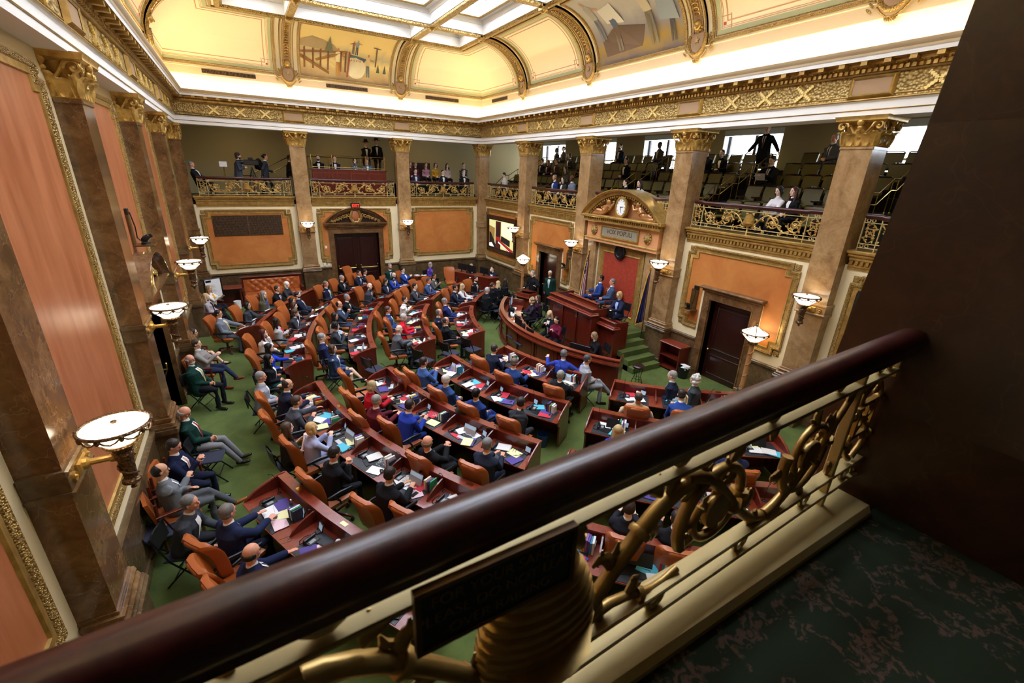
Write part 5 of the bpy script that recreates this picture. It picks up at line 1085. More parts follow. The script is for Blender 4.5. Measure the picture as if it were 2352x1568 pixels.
# ---------------------------------------------------------------- chairs
def exec_chair():
    t = thing('office_chair', 'x', 'chair'); b = MB()
    rs = []
    for z, x, w, th, cv in ((.46, -.2, .2, .04, .02), (.52, -.23, .225, .07, .03), (.62, -.25, .24, .075, .04), (.8, -.28, .25, .07, .045), (.95, -.315, .262, .07, .045), (1.04, -.34, .265, .09, .03), (1.1, -.365, .255, .1, .015), (1.145, -.38, .22, .07, .0), (1.155, -.385, .15, .02, 0)):
        fr_ = [V(x + cv * (abs(y) ** 2), y * w, z) for y in (-1, -.6, 0, .6, 1)]; rs.append([V(x - th * .9, -.75 * w, z), V(x - th, -.0, z), V(x - th * .9, .75 * w, z)] + [fr_[4] + V(-.01, 0, 0), fr_[4] + V(.02, 0, 0), fr_[3] + V(.0, 0, 0), fr_[2], fr_[1], fr_[0] + V(.02, 0, 0), fr_[0] + V(-.01, 0, 0)])
    b.rings(rs); b.build('backrest', M['leather'], t, 50)
    b = MB(); b.tube([(-.39, -.2, 1.09), (-.43, -.1, 1.1), (-.435, .1, 1.1), (-.39, .2, 1.09)], [.03, .04, .04, .03], 8); b.build('head_roll', M['leather'], t, 60)
    b = MB(); b.rings([[V(x0, -w, z), V(x1, -w * .95, z), V(x1, w * .95, z), V(x0, w, z)] for z, x0, x1, w in ((.4, -.2, .22, .22), (.43, -.24, .26, .25), (.49, -.24, .27, .255), (.515, -.2, .24, .22))]); b.build('seat', M['leather'], t, 50)
    for s in (-1, 1):
        b = MB(); b.limb([(-.2, s * .28, .68), (.0, s * .29, .7), (.2, s * .285, .68)], [(.02, .03), (.022, .035), (.02, .03)], 8); b.limb([(-.12, s * .28, .67), (-.02, s * .28, .55), (.02, s * .24, .45)], [.018, .018, .018], 6); b.build('armrest', M['black'], t)
    b = MB(); b.cyl((0, 0, .14), (0, 0, .41), .03); b.lathe([(.06, .1), (.05, .16), (.035, .18)], 12); b.build('column', M['steel'], t)
    for k in range(5):
        a = k * 2 * pi / 5 + .3; b = MB(); b.limb([(.03 * cos(a), .03 * sin(a), .13), (.17 * cos(a), .17 * sin(a), .11), (.3 * cos(a), .3 * sin(a), .08)], [.028, .026, .02], 6); lg = b.build('base_leg', M['wood'], t)
        b = MB(); b.cyl((.3 * cos(a) - .02 * sin(a), .3 * sin(a) + .02 * cos(a), .03), (.3 * cos(a) + .02 * sin(a), .3 * sin(a) - .02 * cos(a), .03), .03, 10); b.build('caster', M['black'], lg)
    return t
def folding_chair():
    t = thing('folding_chair', 'x', 'chair'); b = MB(); b.bev((-.2, -.2, .43), (.22, .2, .465), .012); b.build('seat', M['navy_fab'], t, 0)
    b = MB(); b.rings([[V(-.24 - .03 * q, -.19, z), V(-.255 - .03 * q, 0, z), V(-.24 - .03 * q, .19, z), V(-.26 - .03 * q, .19, z), V(-.275 - .03 * q, 0, z), V(-.26 - .03 * q, -.19, z)] for q, z in ((0, .62), (.3, .7), (1, .86))]); b.build('backrest', M['black'], t, 40)
    for s in (-1, 1):
        b = MB(); b.tube([(.26, s * .21, 0), (-.12, s * .21, .46), (-.27, s * .2, .87), (-.28, s * .12, .885)], .012, 6); b.build('front_leg', M['steel'], t)
        b = MB(); b.tube([(-.24, s * .185, 0), (.16, s * .185, .44)], .012, 6); b.build('rear_leg', M['steel'], t)
    b = MB(); b.cyl((-.12, -.185, .15), (-.12, .185, .15), .009); b.cyl((.14, -.21, .14), (.14, .21, .14), .009); b.build('crossbar', M['steel'], t); return t
def wood_armchair():
    t = thing('armchair', 'x', 'chair'); b = MB(); b.bev((-.24, -.25, .4), (.26, .25, .48), .02); b.build('seat', M['leather'], t, 0)
    b = MB()
    b.rings([[V(-.24 - q, -.23, z), V(-.24 - q, .23, z), V(-.29 - q, .23, z), V(-.29 - q, -.23, z)] for z, q in ((.5, 0), (.9, .08))]); b.build('backrest', M['leather'], t, 0)
    for s in (-1, 1):
        b = MB(); b.bev((-.28, s * .27 - .03, .64), (.24, s * .27 + .03, .68), .01); b.build('armrest', M['wood'], t, 0)
        for x in (-.25, .22): b = MB(); b.cyl((x, s * .27, 0), (x, s * .27, .65 if x > 0 else .88), .022, 8); b.build('leg', M['wood'], t)
    return t
PROTO = {'o': exec_chair(), 'f': folding_chair(), 'w': wood_armchair()}; USED = set()
def chair(kind, x, y, face, label, z=0.):
    p = PROTO[kind]; rz = math.radians(face)
    if kind not in USED: USED.add(kind); p.scale = (1.13,) * 3; p.location = (x, y, z); p.rotation_euler = (0, 0, rz); tag(p, label, 'chair'); return p
    return dup(p, (x, y, z), rz, label)
# ---------------------------------------------------------------- rostrum
t = thing('clerks_desk', 'long semicircular mahogany clerks desk around the rostrum', 'desk'); RR0 = 6.0; A0, A1 = 136.5, 216.5
b = MB(); arcbox(b, RR0 - .05, RR0 - .02, A0, A1, .08, 1.06, 30); n = 8; w = (A1 - A0) / n
for i in range(n):
    m0, m1 = A0 + w * i + 1, A0 + w * (i + 1) - 1
    for z in (.2, .8): arcbox(b, RR0 - .02, RR0 - .005, m0, m1, z, z + .03)
    for q in (m0, m1 - .4): arcbox(b, RR0 - .02, RR0 - .005, q, q + .4, .2, .83, 1)
    arcbox(b, RR0 - .03, RR0 + .02, A0 + w * i - .5, A0 + w * i + .5, .1, .9, 1)
arcbox(b, RR0 - .05, RR0 + .07, A0, A1, 0, .1, 30); arcbox(b, RR0 - .05, RR0 + .03, A0, A1, .1, .15, 30); b.build('front_panel', M['wood'], t, 0)
b = MB(); arcbox(b, RR0 - .12, RR0 + .03, A0 - .3, A1 + .3, 1.06, 1.09, 30); arcbox(b, RR0 - .05, RR0 + .07, A0 - .3, A1 + .3, .9, .95, 30); arcbox(b, RR0 - .03, RR0 + .04, A0 - .3, A1 + .3, .95, 1.0, 30); b.build('top_rail', M['wood_top'], t, 0)
b = MB(); arcbox(b, RR0 - .85, RR0 - .05, A0, A1, .72, .75, 30); b.build('worktop', M['wood_top'], t, 0); b = MB(); arcbox(b, RR0 - .12, RR0 - .09, A0, A1, .75, 1.06, 30); b.build('riser', M['wood'], t, 0)
for q in (A0, A1): b = MB(); b.rings([[polar(RR0 - x, q + e) + V(0, 0, z) for x, z in [(0, 0), (0, 1.06), (.15, 1.06), (.5, 1.04), (.85, 1.0), (.85, 0)]] for e in (-.2, .2)]); b.build('end_panel', M['wood'], t, 0)
# dais with steps
YC = -11.6
b = MB(); b.box((12.3, -13.5, 0), (W + .3, -9.6, .95))
for i, y in enumerate((-14.62, -14.36, -14.06, -13.78)): b.box((12.35, y, 0), (13.62, -13.4, .19 * (i + 1)))
struct(b.build('floor', M['carpet'], None, 0)).name = 'floor.002'
t = thing('rostrum_bench', 'tall panelled mahogany rostrum bench in front of the presiding officers', 'bench')
def bench(x0, y0, x1, y1, zt, z0=0, nm='bench_front'):
    b = MB(); b.box((x0, y0, z0), (x1, y1, zt)); 
    for z, e in ((0, .05), (.1, .03)): b.box((x0 - e, y0 - e, z), (x1 + e, y1 + e, z + .1))
    k = max(1, round((y1 - y0) / .9)); w = (y1 - y0) / k
    for i in range(k):
        a, c = y0 + w * i + .08, y0 + w * (i + 1) - .08
        for z in (.35, zt - .4): b.box((x0 - .02, a, z), (x0, c, z + .03))
        for y in (a, c - .03): b.box((x0 - .02, y, .35), (x0, y + .03, zt - .37))
        b.bev((x0 - .05, y0 + w * i - .05, .2), (x0, y0 + w * i + .05, zt - .25), .01)
    b.build(nm, M['wood'], t, 0); b = MB(); b.bev((x0 - .16, y0 - .1, zt - .22), (x1 + .02, y1 + .1, zt - .16), .02); b.bev((x0 - .1, y0 - .06, zt - .16), (x1 + .02, y1 + .06, zt - .12), .01); b.bev((x0 - .06, y0 - .04, zt), (x0 + .14, y1 + .04, zt + .03), .01); b.box((x1 - .1, y0 - .04, zt), (x1, y1 + .04, zt + .03)); b.build('top_moulding', M['wood_top'], t, 0)
bench(11.8, -12.95, 12.0, -10.45, 1.85); bench(12.15, -13.75, 12.3, -12.95, 1.55, nm='wing_front')
b = MB(); b.box((12.0, -12.95, 1.58), (12.5, -10.45, 1.62)); b.box((12.3, -13.75, 1.38), (12.8, -12.95, 1.42)); b.build('bench_worktop', M['wood_top'], t, 0)
for A_, B_ in (((11.8, -10.47, 0), (12.9, -10.39, 1.85)), ((11.8, -13.0, 0), (12.4, -12.95, 1.85)), ((12.15, -13.8, 0), (12.7, -13.75, 1.55))): b = MB(); b.box(A_, B_); b.build('end_panel', M['wood'], t, 0)
b = MB(); b.box((12.2, -12.7, 1.62), (12.24, -11.1, 1.95)); b.bev((12.16, -12.75, 1.95), (12.28, -11.05, 1.97), .005); b.build('centre_screen_panel', M['wood_top'], t, 0)
# lectern
t = thing('lectern', 'slanted mahogany lectern in front of the robed speaker', 'lectern', (12.75, -7.15, 0), math.radians(200)); b = MB(); b.bev((-.28, -.38, 0), (.2, .38, .8), .01); b.bev((-.34, -.44, 0), (.26, .44, .1), .02); b.build('body', M['wood'], t, 0)
b = MB(); b.bev((-.42, -.5, .78), (.3, .5, .83), .01); b.bev((-.36, -.36, .83), (.26, .36, 1.0), .01); b.build('shelf', M['wood_top'], t, 0); b = MB(); b.rings([[V(-.36, y, 1.0), V(.28, y, 1.12), V(.28, y, 1.15), V(-.36, y, 1.03)] for y in (-.36, .36)]); b.build('slanted_top', M['wood_top'], t, 0)
b = MB(); b.tube([(.2, .1, 1.13), (.1, .1, 1.3), (-.1, .08, 1.42)], .006, 6); b.ell((-.11, .08, 1.42), .018, 8, 6); b.build('microphone', M['black'], t)
# flags
def flag(x, y, label, us):
    t = thing('flag', label, 'flag', (x, y, .95 if us else 0)); h = 2.35 if us else 3.2; b = MB(); b.cyl((0, 0, 0), (0, 0, h), .016, 8); b.build('pole', M['wood_dark'], t)
    b = MB(); b.lathe([(.17, 0), (.16, .03), (.04, .06), (.03, .15)], 16); b.build('base', M['brass'], t); b = MB(); b.lathe([(.01, 0), (.035, .03), (.03, .08), (0, .18)], 10, (0, 0, h)); b.build('finial', M['brass'], t)
    rnd = random.Random(5); N = 24; NS = 14; top_ = h - .08; bot = top_ - 1.75
    def pt(i, j, e=0): 
        v = j / NS; u = i / N; wv = .03 + .2 * v ** .8; z = top_ - (top_ - bot) * v - .1 * u * v
        k_ = .02 + wv * u * 1.1; d_ = .035 * sin(u * 17 + v * 1.3) * (.4 + v) - e
        return V(-.78 * k_ + .62 * d_, .62 * k_ + .78 * d_, z)
    vs = [pt(i, j) for j in range(NS + 1) for i in range(N + 1)]; q = N + 1
    def sub(name, m, pred, e=0):
        b = MB(); v2 = [pt(i, j, e) for j in range(NS + 1) for i in range(N + 1)]; b.add(v2, [(j * q + i, j * q + i + 1, (j + 1) * q + i + 1, (j + 1) * q + i) for j in range(NS) for i in range(N) if pred(i, j)]); bm = b.build(name, m, t, 60); s = bm.modifiers.new('thickness', 'SOLIDIFY'); s.thickness = .006; return bm
    if us:
        R, Wt, Bl = mat('flag_red', '#a31c2c', .8), mat('flag_white', '#e8e6e2', .8), mat('flag_blue', '#1f2a5a', .8)
        canton = lambda i, j: j < 6 and i > 8
        sub('canton', Bl, canton); sub('red_stripes', R, lambda i, j: not canton(i, j) and (i // 2) % 2 == 0 and i < N - 1); sub('white_stripes', Wt, lambda i, j: not canton(i, j) and (i // 2) % 2 == 1 and i < N - 1)
        b = MB()
        for j in range(0, 6):
            for i in range(9, N, 3): p = pt(i + (j % 2), j + .5, -.006); b.ell(p, (.016, .016, .016), 6, 4)
        b.build('stars', Wt, t)
    else: sub('field', mat('flag_navy', '#1b1d55', .8), lambda i, j: i < N - 1)
    G = mat('flag_fringe', '#d9a52c', .7) if 'flag_fringe' not in bpy.data.materials else bpy.data.materials['flag_fringe']
    b = MB(); b.tube([pt(N, j) for j in range(NS + 1)], .016, 6); b.tube([pt(i, NS) for i in range(N + 1)], .016, 6); b.build('fringe', G, t); return t
flag(13.62, -10.33, 'American flag hanging folded on its pole left of the red damask panel', True); flag(13.6, -13.62, 'dark blue gold-fringed state flag on its pole right of the red damask panel', False)
# bookcase, stool
t = thing('bookcase', 'low open mahogany bookcase beside the dark door at the foot of the pilaster', 'bookcase', (13.95, -14.87, 0)); b = MB()
for y in (-.42, .38): b.box((-.25, y, .06), (.2, y + .04, .92))
for z in (.06, .47): b.box((-.25, -.38, z), (.2, .38, z + .03))
b.box((.17, -.4, .06), (.2, .4, .92)); b.build('case', M['wood'], t, 0); b = MB(); b.bev((-.29, -.46, .92), (.22, .46, .96), .01); b.build('top', M['wood_top'], t, 0)
for x in (-.2, .15):
    for y in (-.38, .38): b = MB(); b.cyl((x, y - .02, .03), (x, y + .02, .03), .03, 8); b.build('caster', M['black'], t)
t = thing('stool', 'round dark leather stool with wire legs at the end of the clerks desk', 'stool', (11.95, -15.2, 0)); b = MB(); b.lathe([(.17, .56), (.19, .58), (.19, .62), (.16, .65), (0, .655)], 20); b.build('seat', mat('dark_leather', '#24100c', .35), t)
b = MB()
for k in range(4): a = k * pi / 2 + .4; b.tube([(.14 * cos(a), .14 * sin(a), .57), (.1 * cos(a), .1 * sin(a), .3), (.19 * cos(a), .19 * sin(a), 0)], .01, 6)
b.tube([(.12 * cos(a), .12 * sin(a), .2) for a in [i * pi / 8 for i in range(16)]], .008, 5, None, True); b.build('legs', M['black'], t)
# corner console, tufted bench, side tables
t = thing('console_desk', 'mahogany console desk across the far corner with monitors', 'desk'); b = MB(); P = [V(11.3, -1.75, 0), V(12.35, -4.1, 0), V(12.95, -4.0, 0), V(11.95, -1.4, 0)]
b.rings([[P[i] + V(0, 0, z) for i in range(4)] for z in (0, 1.0)]); b.build('body', M['wood'], t, 0); b = MB(); c_ = sum(P, V(0, 0, 0)) / 4; b.rings([[c_ + (P[i] - c_) * 1.05 + V(0, 0, z) for i in range(4)] for z in (1.0, 1.04)]); b.build('top', M['wood_top'], t, 0)
t = thing('tufted_bench', 'button-tufted orange leather bench with mahogany frame against the door wall', 'bench', (2.6, -.55, 0)); b = MB(); b.box((-1.28, .32, .0), (1.28, .38, 1.12)); b.bev((-1.32, .28, 1.12), (1.32, .42, 1.18), .015)
for x in (-1.28, 1.22): b.box((x, -.4, 0), (x + .06, .38, .66)); b.bev((x - .02, -.42, .66), (x + .08, .38, .7), .01)
b.box((-1.24, -.36, .05), (1.24, -.32, .32)); b.build('frame', M['wood'], t, 0); b = MB(); b.bev((-1.22, -.38, .3), (1.22, .3, .46), .04); b.build('seat_cushion', M['leather'], t, 0)
nx, nz = 60, 16; b = MB(); vs = []
for j in range(nz + 1):
    for i in range(nx + 1):
        u, v = i / nx, j / nz; x = -1.2 + 2.4 * u; z = .46 + .6 * v; p, q = x / .17, z / .17; d = abs(sin(pi * (p + q) / 2)) * abs(sin(pi * (p - q) / 2)); vs.append(V(x, .3 - .02 - .075 * d ** .5 * min(1, 6 * u, 6 * (1 - u), 8 * v + .3, 8 * (1 - v) + .3), z))
b.add(vs, [(j * (nx + 1) + i, j * (nx + 1) + i + 1, (j + 1) * (nx + 1) + i + 1, (j + 1) * (nx + 1) + i) for j in range(nz) for i in range(nx)]); o = b.build('tufted_back', M['leather'], t, 80)
t = thing('side_cabinet', 'low open mahogany cabinet left of the tufted bench', 'cabinet', (.68, -.75, 0)); b = MB(); b.box((-.6, -.35, 0), (-.54, .35, .85)); b.box((.54, -.35, 0), (.6, .35, .85)); b.box((-.6, .3, 0), (.6, .35, .85)); b.box((-.6, -.35, 0), (.6, .35, .08)); b.build('case', M['wood'], t, 0); b = MB(); b.bev((-.64, -.39, .85), (.64, .37, .89), .01); b.build('top', M['wood_top'], t, 0)
o = MB().build('x', M['wood']) if 0 else None
b = MB(); b.lathe([(.13, 0), (.15, .36), (.14, .36), (.12, .02)], 16, (1.05, -1.35, 0)); tag(b.build('waste_bin', M['paper'], None), 'white round waste bin in front of the side cabinet', 'bin')
t = thing('side_table', 'small mahogany side table with papers beside the woman in purple', 'table', (9.75, -.95, 0)); b = MB(); b.bev((-.45, -.3, .7), (.45, .3, .74), .01); b.box((-.42, -.27, .55), (.42, .27, .7)); b.build('top', M['wood'], t, 0)
for x in (-.4, .4):
    for y in (-.25, .25): b = MB(); b.box((x - .025, y - .025, 0), (x + .025, y + .025, .56)); b.build('leg', M['wood'], t, 0)
# whiteboards behind the left pilaster, wall cameras, thermostats
t = thing('voting_board', 'white printed board on a dark stand in the far left corner', 'board', (.28, -1.55, 0), math.radians(-62)); b = MB(); b.bev((-.02, -.36, .5), (.03, .36, 1.5), .02); b.build('backing', M['black'], t, 0); b = MB(); b.box((.03, -.3, .72), (.04, .3, 1.46)); b.build('sheet', M['paper'], t, 0); b = MB(); b.cyl((0, 0, 0), (0, 0, .5), .03); b.box((-.2, -.25, 0), (.2, .25, .04)); b.build('stand', M['black'], t)
b = MB(); 
for i in range(7): b.box((.041, -.25, .85 + i * .06), (.043, .05 + .02 * (i % 3), .858 + i * .06))
b.box((.041, -.28, 1.34), (.043, -.06, 1.43)); b.build('printing', M['steel'], t, 0)
def wall_camera(side, u, v, label, h0=0.):
    t = thing('wall_camera', label, 'camera', group='remote wall cameras'); Mw = WM[side]; b = MB(Mw); b.box((u - .13, v - .1, h0 + .01), (u + .13, v + .55, h0 + .04)); b.bev((u - .22, v - .12, h0 + .02), (u + .2, v - .09, h0 + .4), .01); b.build('shelf_bracket', M['gold_dark'], t, 0)
    b = MB(Mw); b.lathe([(.09, 0), (.08, .04), (.05, .05)], 14, (u - .02, v - .09, h0 + .22), None, True, (0, 1, 0)); b.limb([(u - .02, v + .0, h0 + .2), (u - .02, v + .07, h0 + .28)], [.06, .055], 12); b.cyl((u - .02, v + .04, h0 + .2), (u - .02, v + .1, h0 + .36), .045, 12); b.build('camera_head', M['black'], t)
    b = MB(Mw); b.tube([(u + .05, v + .6, h0 + .08), (u + .08, v + .3, h0 + .12), (u + .02, v + .05, h0 + .1), (u + .12, v - .04, h0 + .2), (u, v - .06, h0 + .28)], .012, 5); b.bev((u - .05, v + .55, h0), (u + .12, v + .68, h0 + .06), .01); b.build('cables', M['black'], t)
wall_camera('right', 15.05, 2.3, 'black remote camera on a wall shelf left of the dark door at right'); wall_camera('right', 8.2, 2.35, 'black remote camera on a wall shelf right of the doorway behind the lectern'); wall_camera('left', 11.4, 4.5, 'black remote camera on a high wall shelf above the arched left doorway')
for side, u, v, lb in (('back', 5.28, 2.3, 'small white thermostat on the orange panel left of the double doors'), ('back', 5.12, 1.42, 'white switch plate under the frame left of the double doors'), ('back', 5.32, 1.42, 'second white switch plate nearer the double doors'), ('left', 12.95, 1.9, 'small black wall switch beside the arched left doorway')):
    b = MB(WM[side]); b.bev((u - .05, v - .07, .0), (u + .05, v + .07, .035), .008); tag(b.build('wall_switch', M['paper'] if side == 'back' else M['black'], None, 0), lb, 'switch')
# painted murals on the vault
def mural(side, ua, ub, label, fig):
    t = thing('mural', label, 'mural'); s0, s1 = .055, .915
    m = mat('mural_ground', '#b8a070', .7); T = NT(m); nn = T.noise(1.1, 5, .6, .6); zc = T.n('SeparateXYZ'); T.l(T.co(), zc.inputs[0]); f_ = T.math('ADD', T.math('MULTIPLY', T.math('SUBTRACT', zc.outputs[2], 9.8), .55), T.math('MULTIPLY', nn, .5))
    T.col(T.ramp(f_, [(.12, '#7a5f48'), (.3, '#a88a5c'), (.5, '#c8ae78'), (.62, '#e6cf8c'), (.8, '#b3a886'), (.95, '#dcc27c')] if fig == 0 else [(.1, '#5f5355'), (.3, '#7e6c60'), (.5, '#a3863f'), (.7, '#8d8a92'), (.95, '#a9a49c')]))
    b = MB(); cstrip(b, side, ua, ub, s0, s1, .02, 20, 8); b.build('painted_ground', m, t, 60)
    Lw = ub - ua
    def shape(pts, c, lift=.024, nm='painted_figure'):   # pts in 0..1 of the picture, laid on the curved vault
        b = MB(); f = SP[side]; vs = []
        for x, y in pts: s = s0 + (s1 - s0) * y; d, z = arc_(s); a = s * pi / 2; vs.append(f(ua + Lw * x, d + lift * cos(a), z - lift * sin(a)))
        b.add(vs, [tuple(range(len(pts)))]); b.build(nm, mat('paint_' + c[1:], c, .7) if 'paint_' + c[1:] not in bpy.data.materials else bpy.data.materials['paint_' + c[1:]], t, 0)
    def man(x, y, h, cs, cl, ck='#b07a4c', arm=1):
        w = h * .13 * (.45 if side == 'back' else .5); q = .026
        shape([(x - w * .7, y), (x - w * .2, y), (x, y + h * .42), (x + w * .3, y), (x + w * .9, y), (x + w * .7, y + h * .5), (x - w * .7, y + h * .5)], cl, q); shape([(x - w * .8, y + h * .48), (x + w * .8, y + h * .48), (x + w, y + h * .8), (x + w * .3, y + h * .86), (x - w * .3, y + h * .86), (x - w, y + h * .8)], cs, q + .002)
        shape([(x + w * .45 * cos(a), y + h * .92 + h * .07 * sin(a)) for a in [i * pi / 5 for i in range(10)]], ck, q + .004); shape([(x + arm * w * .8, y + h * .8), (x + arm * w * 2.6, y + h * .72), (x + arm * w * 2.6, y + h * .67), (x + arm * w * .8, y + h * .7)], ck, q + .003)
    if fig == 0:
        shape([(0, .62), (.12, .72), (.22, .68), (.35, .6), (.4, .5), (.2, .48), (0, .5)], '#a08a63'); shape([(.26, .45), (.3, .78), (.34, .45)], '#5e6347', .025)
        shape([(0, .42), (.5, .52), (.5, .48), (0, .38)], '#8a5a2e', .026)
        for x in (.03, .12, .2, .28, .42, .47): shape([(x, .14), (x + .018, .14), (x + .022, .5), (x + .004, .48)], '#7a4f2a', .025)
        shape([(0, .36), (.3, .12), (.3, .07), (0, .3)], '#8f6233', .027); shape([(.15, .3), (.48, .5), (.48, .46), (.17, .27)], '#a3713c', .027)
        shape([(.6 + .115 * cos(a), .24 + .19 * sin(a)) for a in [i * pi / 10 for i in range(20)]], '#d9cfae', .027); shape([(.6 + .07 * cos(a), .23 + .12 * sin(a)) for a in [i * pi / 8 for i in range(16)]], '#b8b08c', .028); shape([(.49, .06), (.51, .06), (.535, .5), (.515, .52)], '#8a4a2a', .03); shape([(.52, .47), (.72, .42), (.7, .36), (.52, .42)], '#4a5a66', .026)
        man(.4, .06, .5, '#e6d9b0', '#b0803c'); man(.74, .1, .42, '#c7b183', '#5a6a6e', arm=1); man(.6, .47, .32, '#6f7f8c', '#4a4a50'); man(.56, .48, .28, '#8a5a4a', '#5a4a40', arm=-1); shape([(.82, .3), (.835, .3), (.83, .66), (.815, .66)], '#6a4a30', .03); shape([(.78, .66), (.87, .645), (.87, .66), (.78, .68)], '#4f4a48', .03)
        for x in (.86, .94): shape([(x - .02, .2), (x, .36), (x + .02, .2)], '#4e5c4a', .026)
        s = s0 + (s1 - s0) * .37; d, z = arc_(s); a = s * pi / 2
        text('painted_letters', 'UTAH', .26, Matrix.Translation(SP[side](ua + Lw * .6, d + .036, z)) @ Matrix.Rotation(pi / 2 - a * .9, 4, 'X') @ Matrix.Rotation(0, 4, 'Z'), mat('mural_letter', '#b5502e', .7), t, .001)
    else:
        shape([(.1, .1), (.55, .12), (.62, .35), (.3, .45), (.08, .3)], '#6b574a'); man(.3, .12, .6, '#4f5a70', '#7d7468', '#b08a6a', 1); man(.12, .3, .62, '#9a968c', '#6d6f7c', '#a98562', 1); man(.7, .1, .8, '#b3a88f', '#7d7462', '#b08a6a', 1); shape([(.78, .35), (.97, .3), (.97, .6), (.82, .62)], '#8d97a0', .03); shape([(.22, .5), (.42, .45), (.38, .75), (.2, .7)], '#c9c6bd', .025); man(.9, .08, .5, '#6a6460', '#57524f', '#a98562', -1)
mural('back', 4.47 + .54, 9.4 - .54, 'vault mural of builders with a timber trestle and round UTAH emblem', 0); mural('right', 9.2 + .54, 13.98 - .54, 'large vault mural of workmen in grey-blue tones on the right', 1)
# ---------------------------------------------------------------- people on the floor: head position in the photo, dress and pose
def Q(px, py, lb, f='c', ch='o', df=0, **k):
    zh = k.get('z0', 0.) + (1.25 if k.get('pose', 'sit') == 'sit' else 1.66) * 1.1 * (.95 if k.get('fem') else 1)
    h = onz(px, py, zh)
    if f == 'c': f = math.degrees(math.atan2(CY - h.y, CX - h.x))
    t = person(px, py, f + df, label=lb, **k)
    if ch:
        o = {'o': 'tan leather office chair', 'f': 'black folding chair', 'w': 'wooden armchair', 'g': 'grey office chair'}[ch]
        fr = t.rotation_euler.z; chair('o' if ch == 'g' else ch, t.location.x - .0 * cos(fr), t.location.y, math.degrees(fr), '%s under the %s' % (o, ' '.join(lb.split()[:9])), t.location.z)
    return t
N1 = dict(tc='#1c2338', bc='#171c2c'); BK = dict(tc='#15161b', bc='#121318'); GY = dict(tc='#6f7580', bc='#4a4e58'); BL = dict(tc='#27408a', bc='#223570'); DG = dict(tc='#10332b', bc='#14161c'); CH_ = dict(tc='#3c4048', bc='#2b2d34')
# left wall and outermost row
Q(480, 663, 'woman in yellow top and white cardigan holding papers by the left corner', f=-25, ch='w', fem=True, top='cardigan', tc='#e3dcd6', shirt='#d99b1f', hair='longh', hc='#8a6a45', skin='l', legs='x', arms='paper', lean=-4)
Q(474, 681, 'blonde woman in grey cardigan with legs crossed by the left wall', f=-20, ch='w', fem=True, top='cardigan', tc='#aaa3a8', shirt='#1a1a1e', hair='longh', hc='#c9a878', skin='p', legs='x', arms='lap', lean=-6, bc='#17171b')
Q(502, 720.8, 'man in grey suit and yellow tie at the outermost desk row', top='suit', **GY, tie='#d8b64a', hair='short', hc='#1a1512', skin='m', arms='one', lean=-8, glasses=True, fat=1.15)
Q(568.6, 701.6, 'black-haired woman in dark grey jacket at the outermost row', fem=True, **CH_, shirt='#111114', hair='bob', hc='#0f0c0c', skin='l', arms='one')
Q(605.6, 676, 'person with long grey hair and olive jacket, hand on chin', tc='#5c5a45', bc='#33323a', shirt='#4a4f9a', hair='longh', hc='#8a857c', skin='p', arms='chin', glasses=True, lean=8)
Q(636.9, 663.4, 'man in black suit and purple tie on the outermost row', **BK, tie='#4b3a7a', hc='#2e2a28', skin='r', arms='type', lean=8)
Q(659.2, 653.2, 'white-haired person in dark grey top near the tufted bench', top='sweater', tc='#34383d', fem=True, hair='shag', hc='#e6e2da', skin='p', arms='desk', lean=12)
Q(683.4, 677.4, 'bearded man in navy suit leaning back with crossed legs', **N1, tie='#6a7a78', hc='#2d2320', beard='#4a3428', skin='p', lean=-14, legs='x', arms='lap', df=10)
Q(670.7, 691.4, 'woman with black hair mostly hidden behind the bearded man', fem=True, tc='#1a1a1f', bc='#1a1a1f', hair='longh', hc='#120d0c', skin='l')
Q(675.8, 703, 'brown-haired woman in black jacket behind the grey-jacketed woman', fem=True, tc='#1b1c22', bc='#1b1c22', hair='longh', hc='#3b241a', skin='p', lean=2)
Q(678.3, 718.2, 'woman in charcoal jacket typing in the second row', fem=True, **CH_, hair='shag', hc='#4a382c', skin='l', arms='type', lean=14)
Q(635, 738.6, 'woman in grey plaid jacket and red top', fem=True, tc='#b5b5b5', bc='#55585c', shirt='#c2202c', hair='longh', hc='#120e0e', skin='d', arms='cross', lean=-6)
Q(604.3, 765.4, 'auburn-haired woman in white blazer resting her chin on her hand', fem=True, tc='#e2dedb', bc='#1c2233', hair='longh', hc='#4a1712', skin='p', arms='chin', lean=2)
Q(618.4, 798.6, 'woman with long black hair in blue and white floral blouse', fem=True, top='blouse', tc='#2440c8', hair='longh', hc='#0e0a0c', skin='l', arms='one', lean=6)
Q(617.4, 824.2, 'woman in black jacket and teal skirt beside the second row', fem=True, ch='f', **BK, skirt='#12494a', hair='longh', hc='#0d0b0c', skin='l', arms='lap', fat=1.12, df=-8)
Q(599.5, 865, 'grey-haired man in light grey suit on a folding chair by the aisle', ch='f', tc='#9a9ca6', bc='#7d8088', hair='short', hc='#8e8b88', skin='r', arms='lap', lean=4, df=-10)
Q(660.8, 882.9, 'balding man in navy suit at the head of the book-strewn row', **N1, hair='thin', hc='#2a211d', skin='m', arms='desk', lean=12)
Q(682.4, 921, 'brown-haired man in grey suit reaching across his desk', tc='#474b55', bc='#3a3d46', hair='short', hc='#4a3a30', skin='r', arms='reach', lean=18)
Q(660, 983, 'long-haired woman in black and white patterned dress on a folding chair', ch='f', fem=True, top='dress', tc='#3d3c38', skirt='#2d2c2a', hair='longh', hc='#4a382a', skin='p', arms='phone', lean=4)
Q(716.3, 983.3, 'blonde woman in lavender jacket holding papers', fem=True, tc='#a6aed0', bc='#a6aed0', hair='bob', hc='#c8a36a', skin='p', arms='paper', lean=4)
Q(768, 1040.7, 'dark-haired man in black suit with glasses reading his phone', **BK, hc='#26201d', skin='r', glasses=True, arms='phone', lean=10, pitch=18)
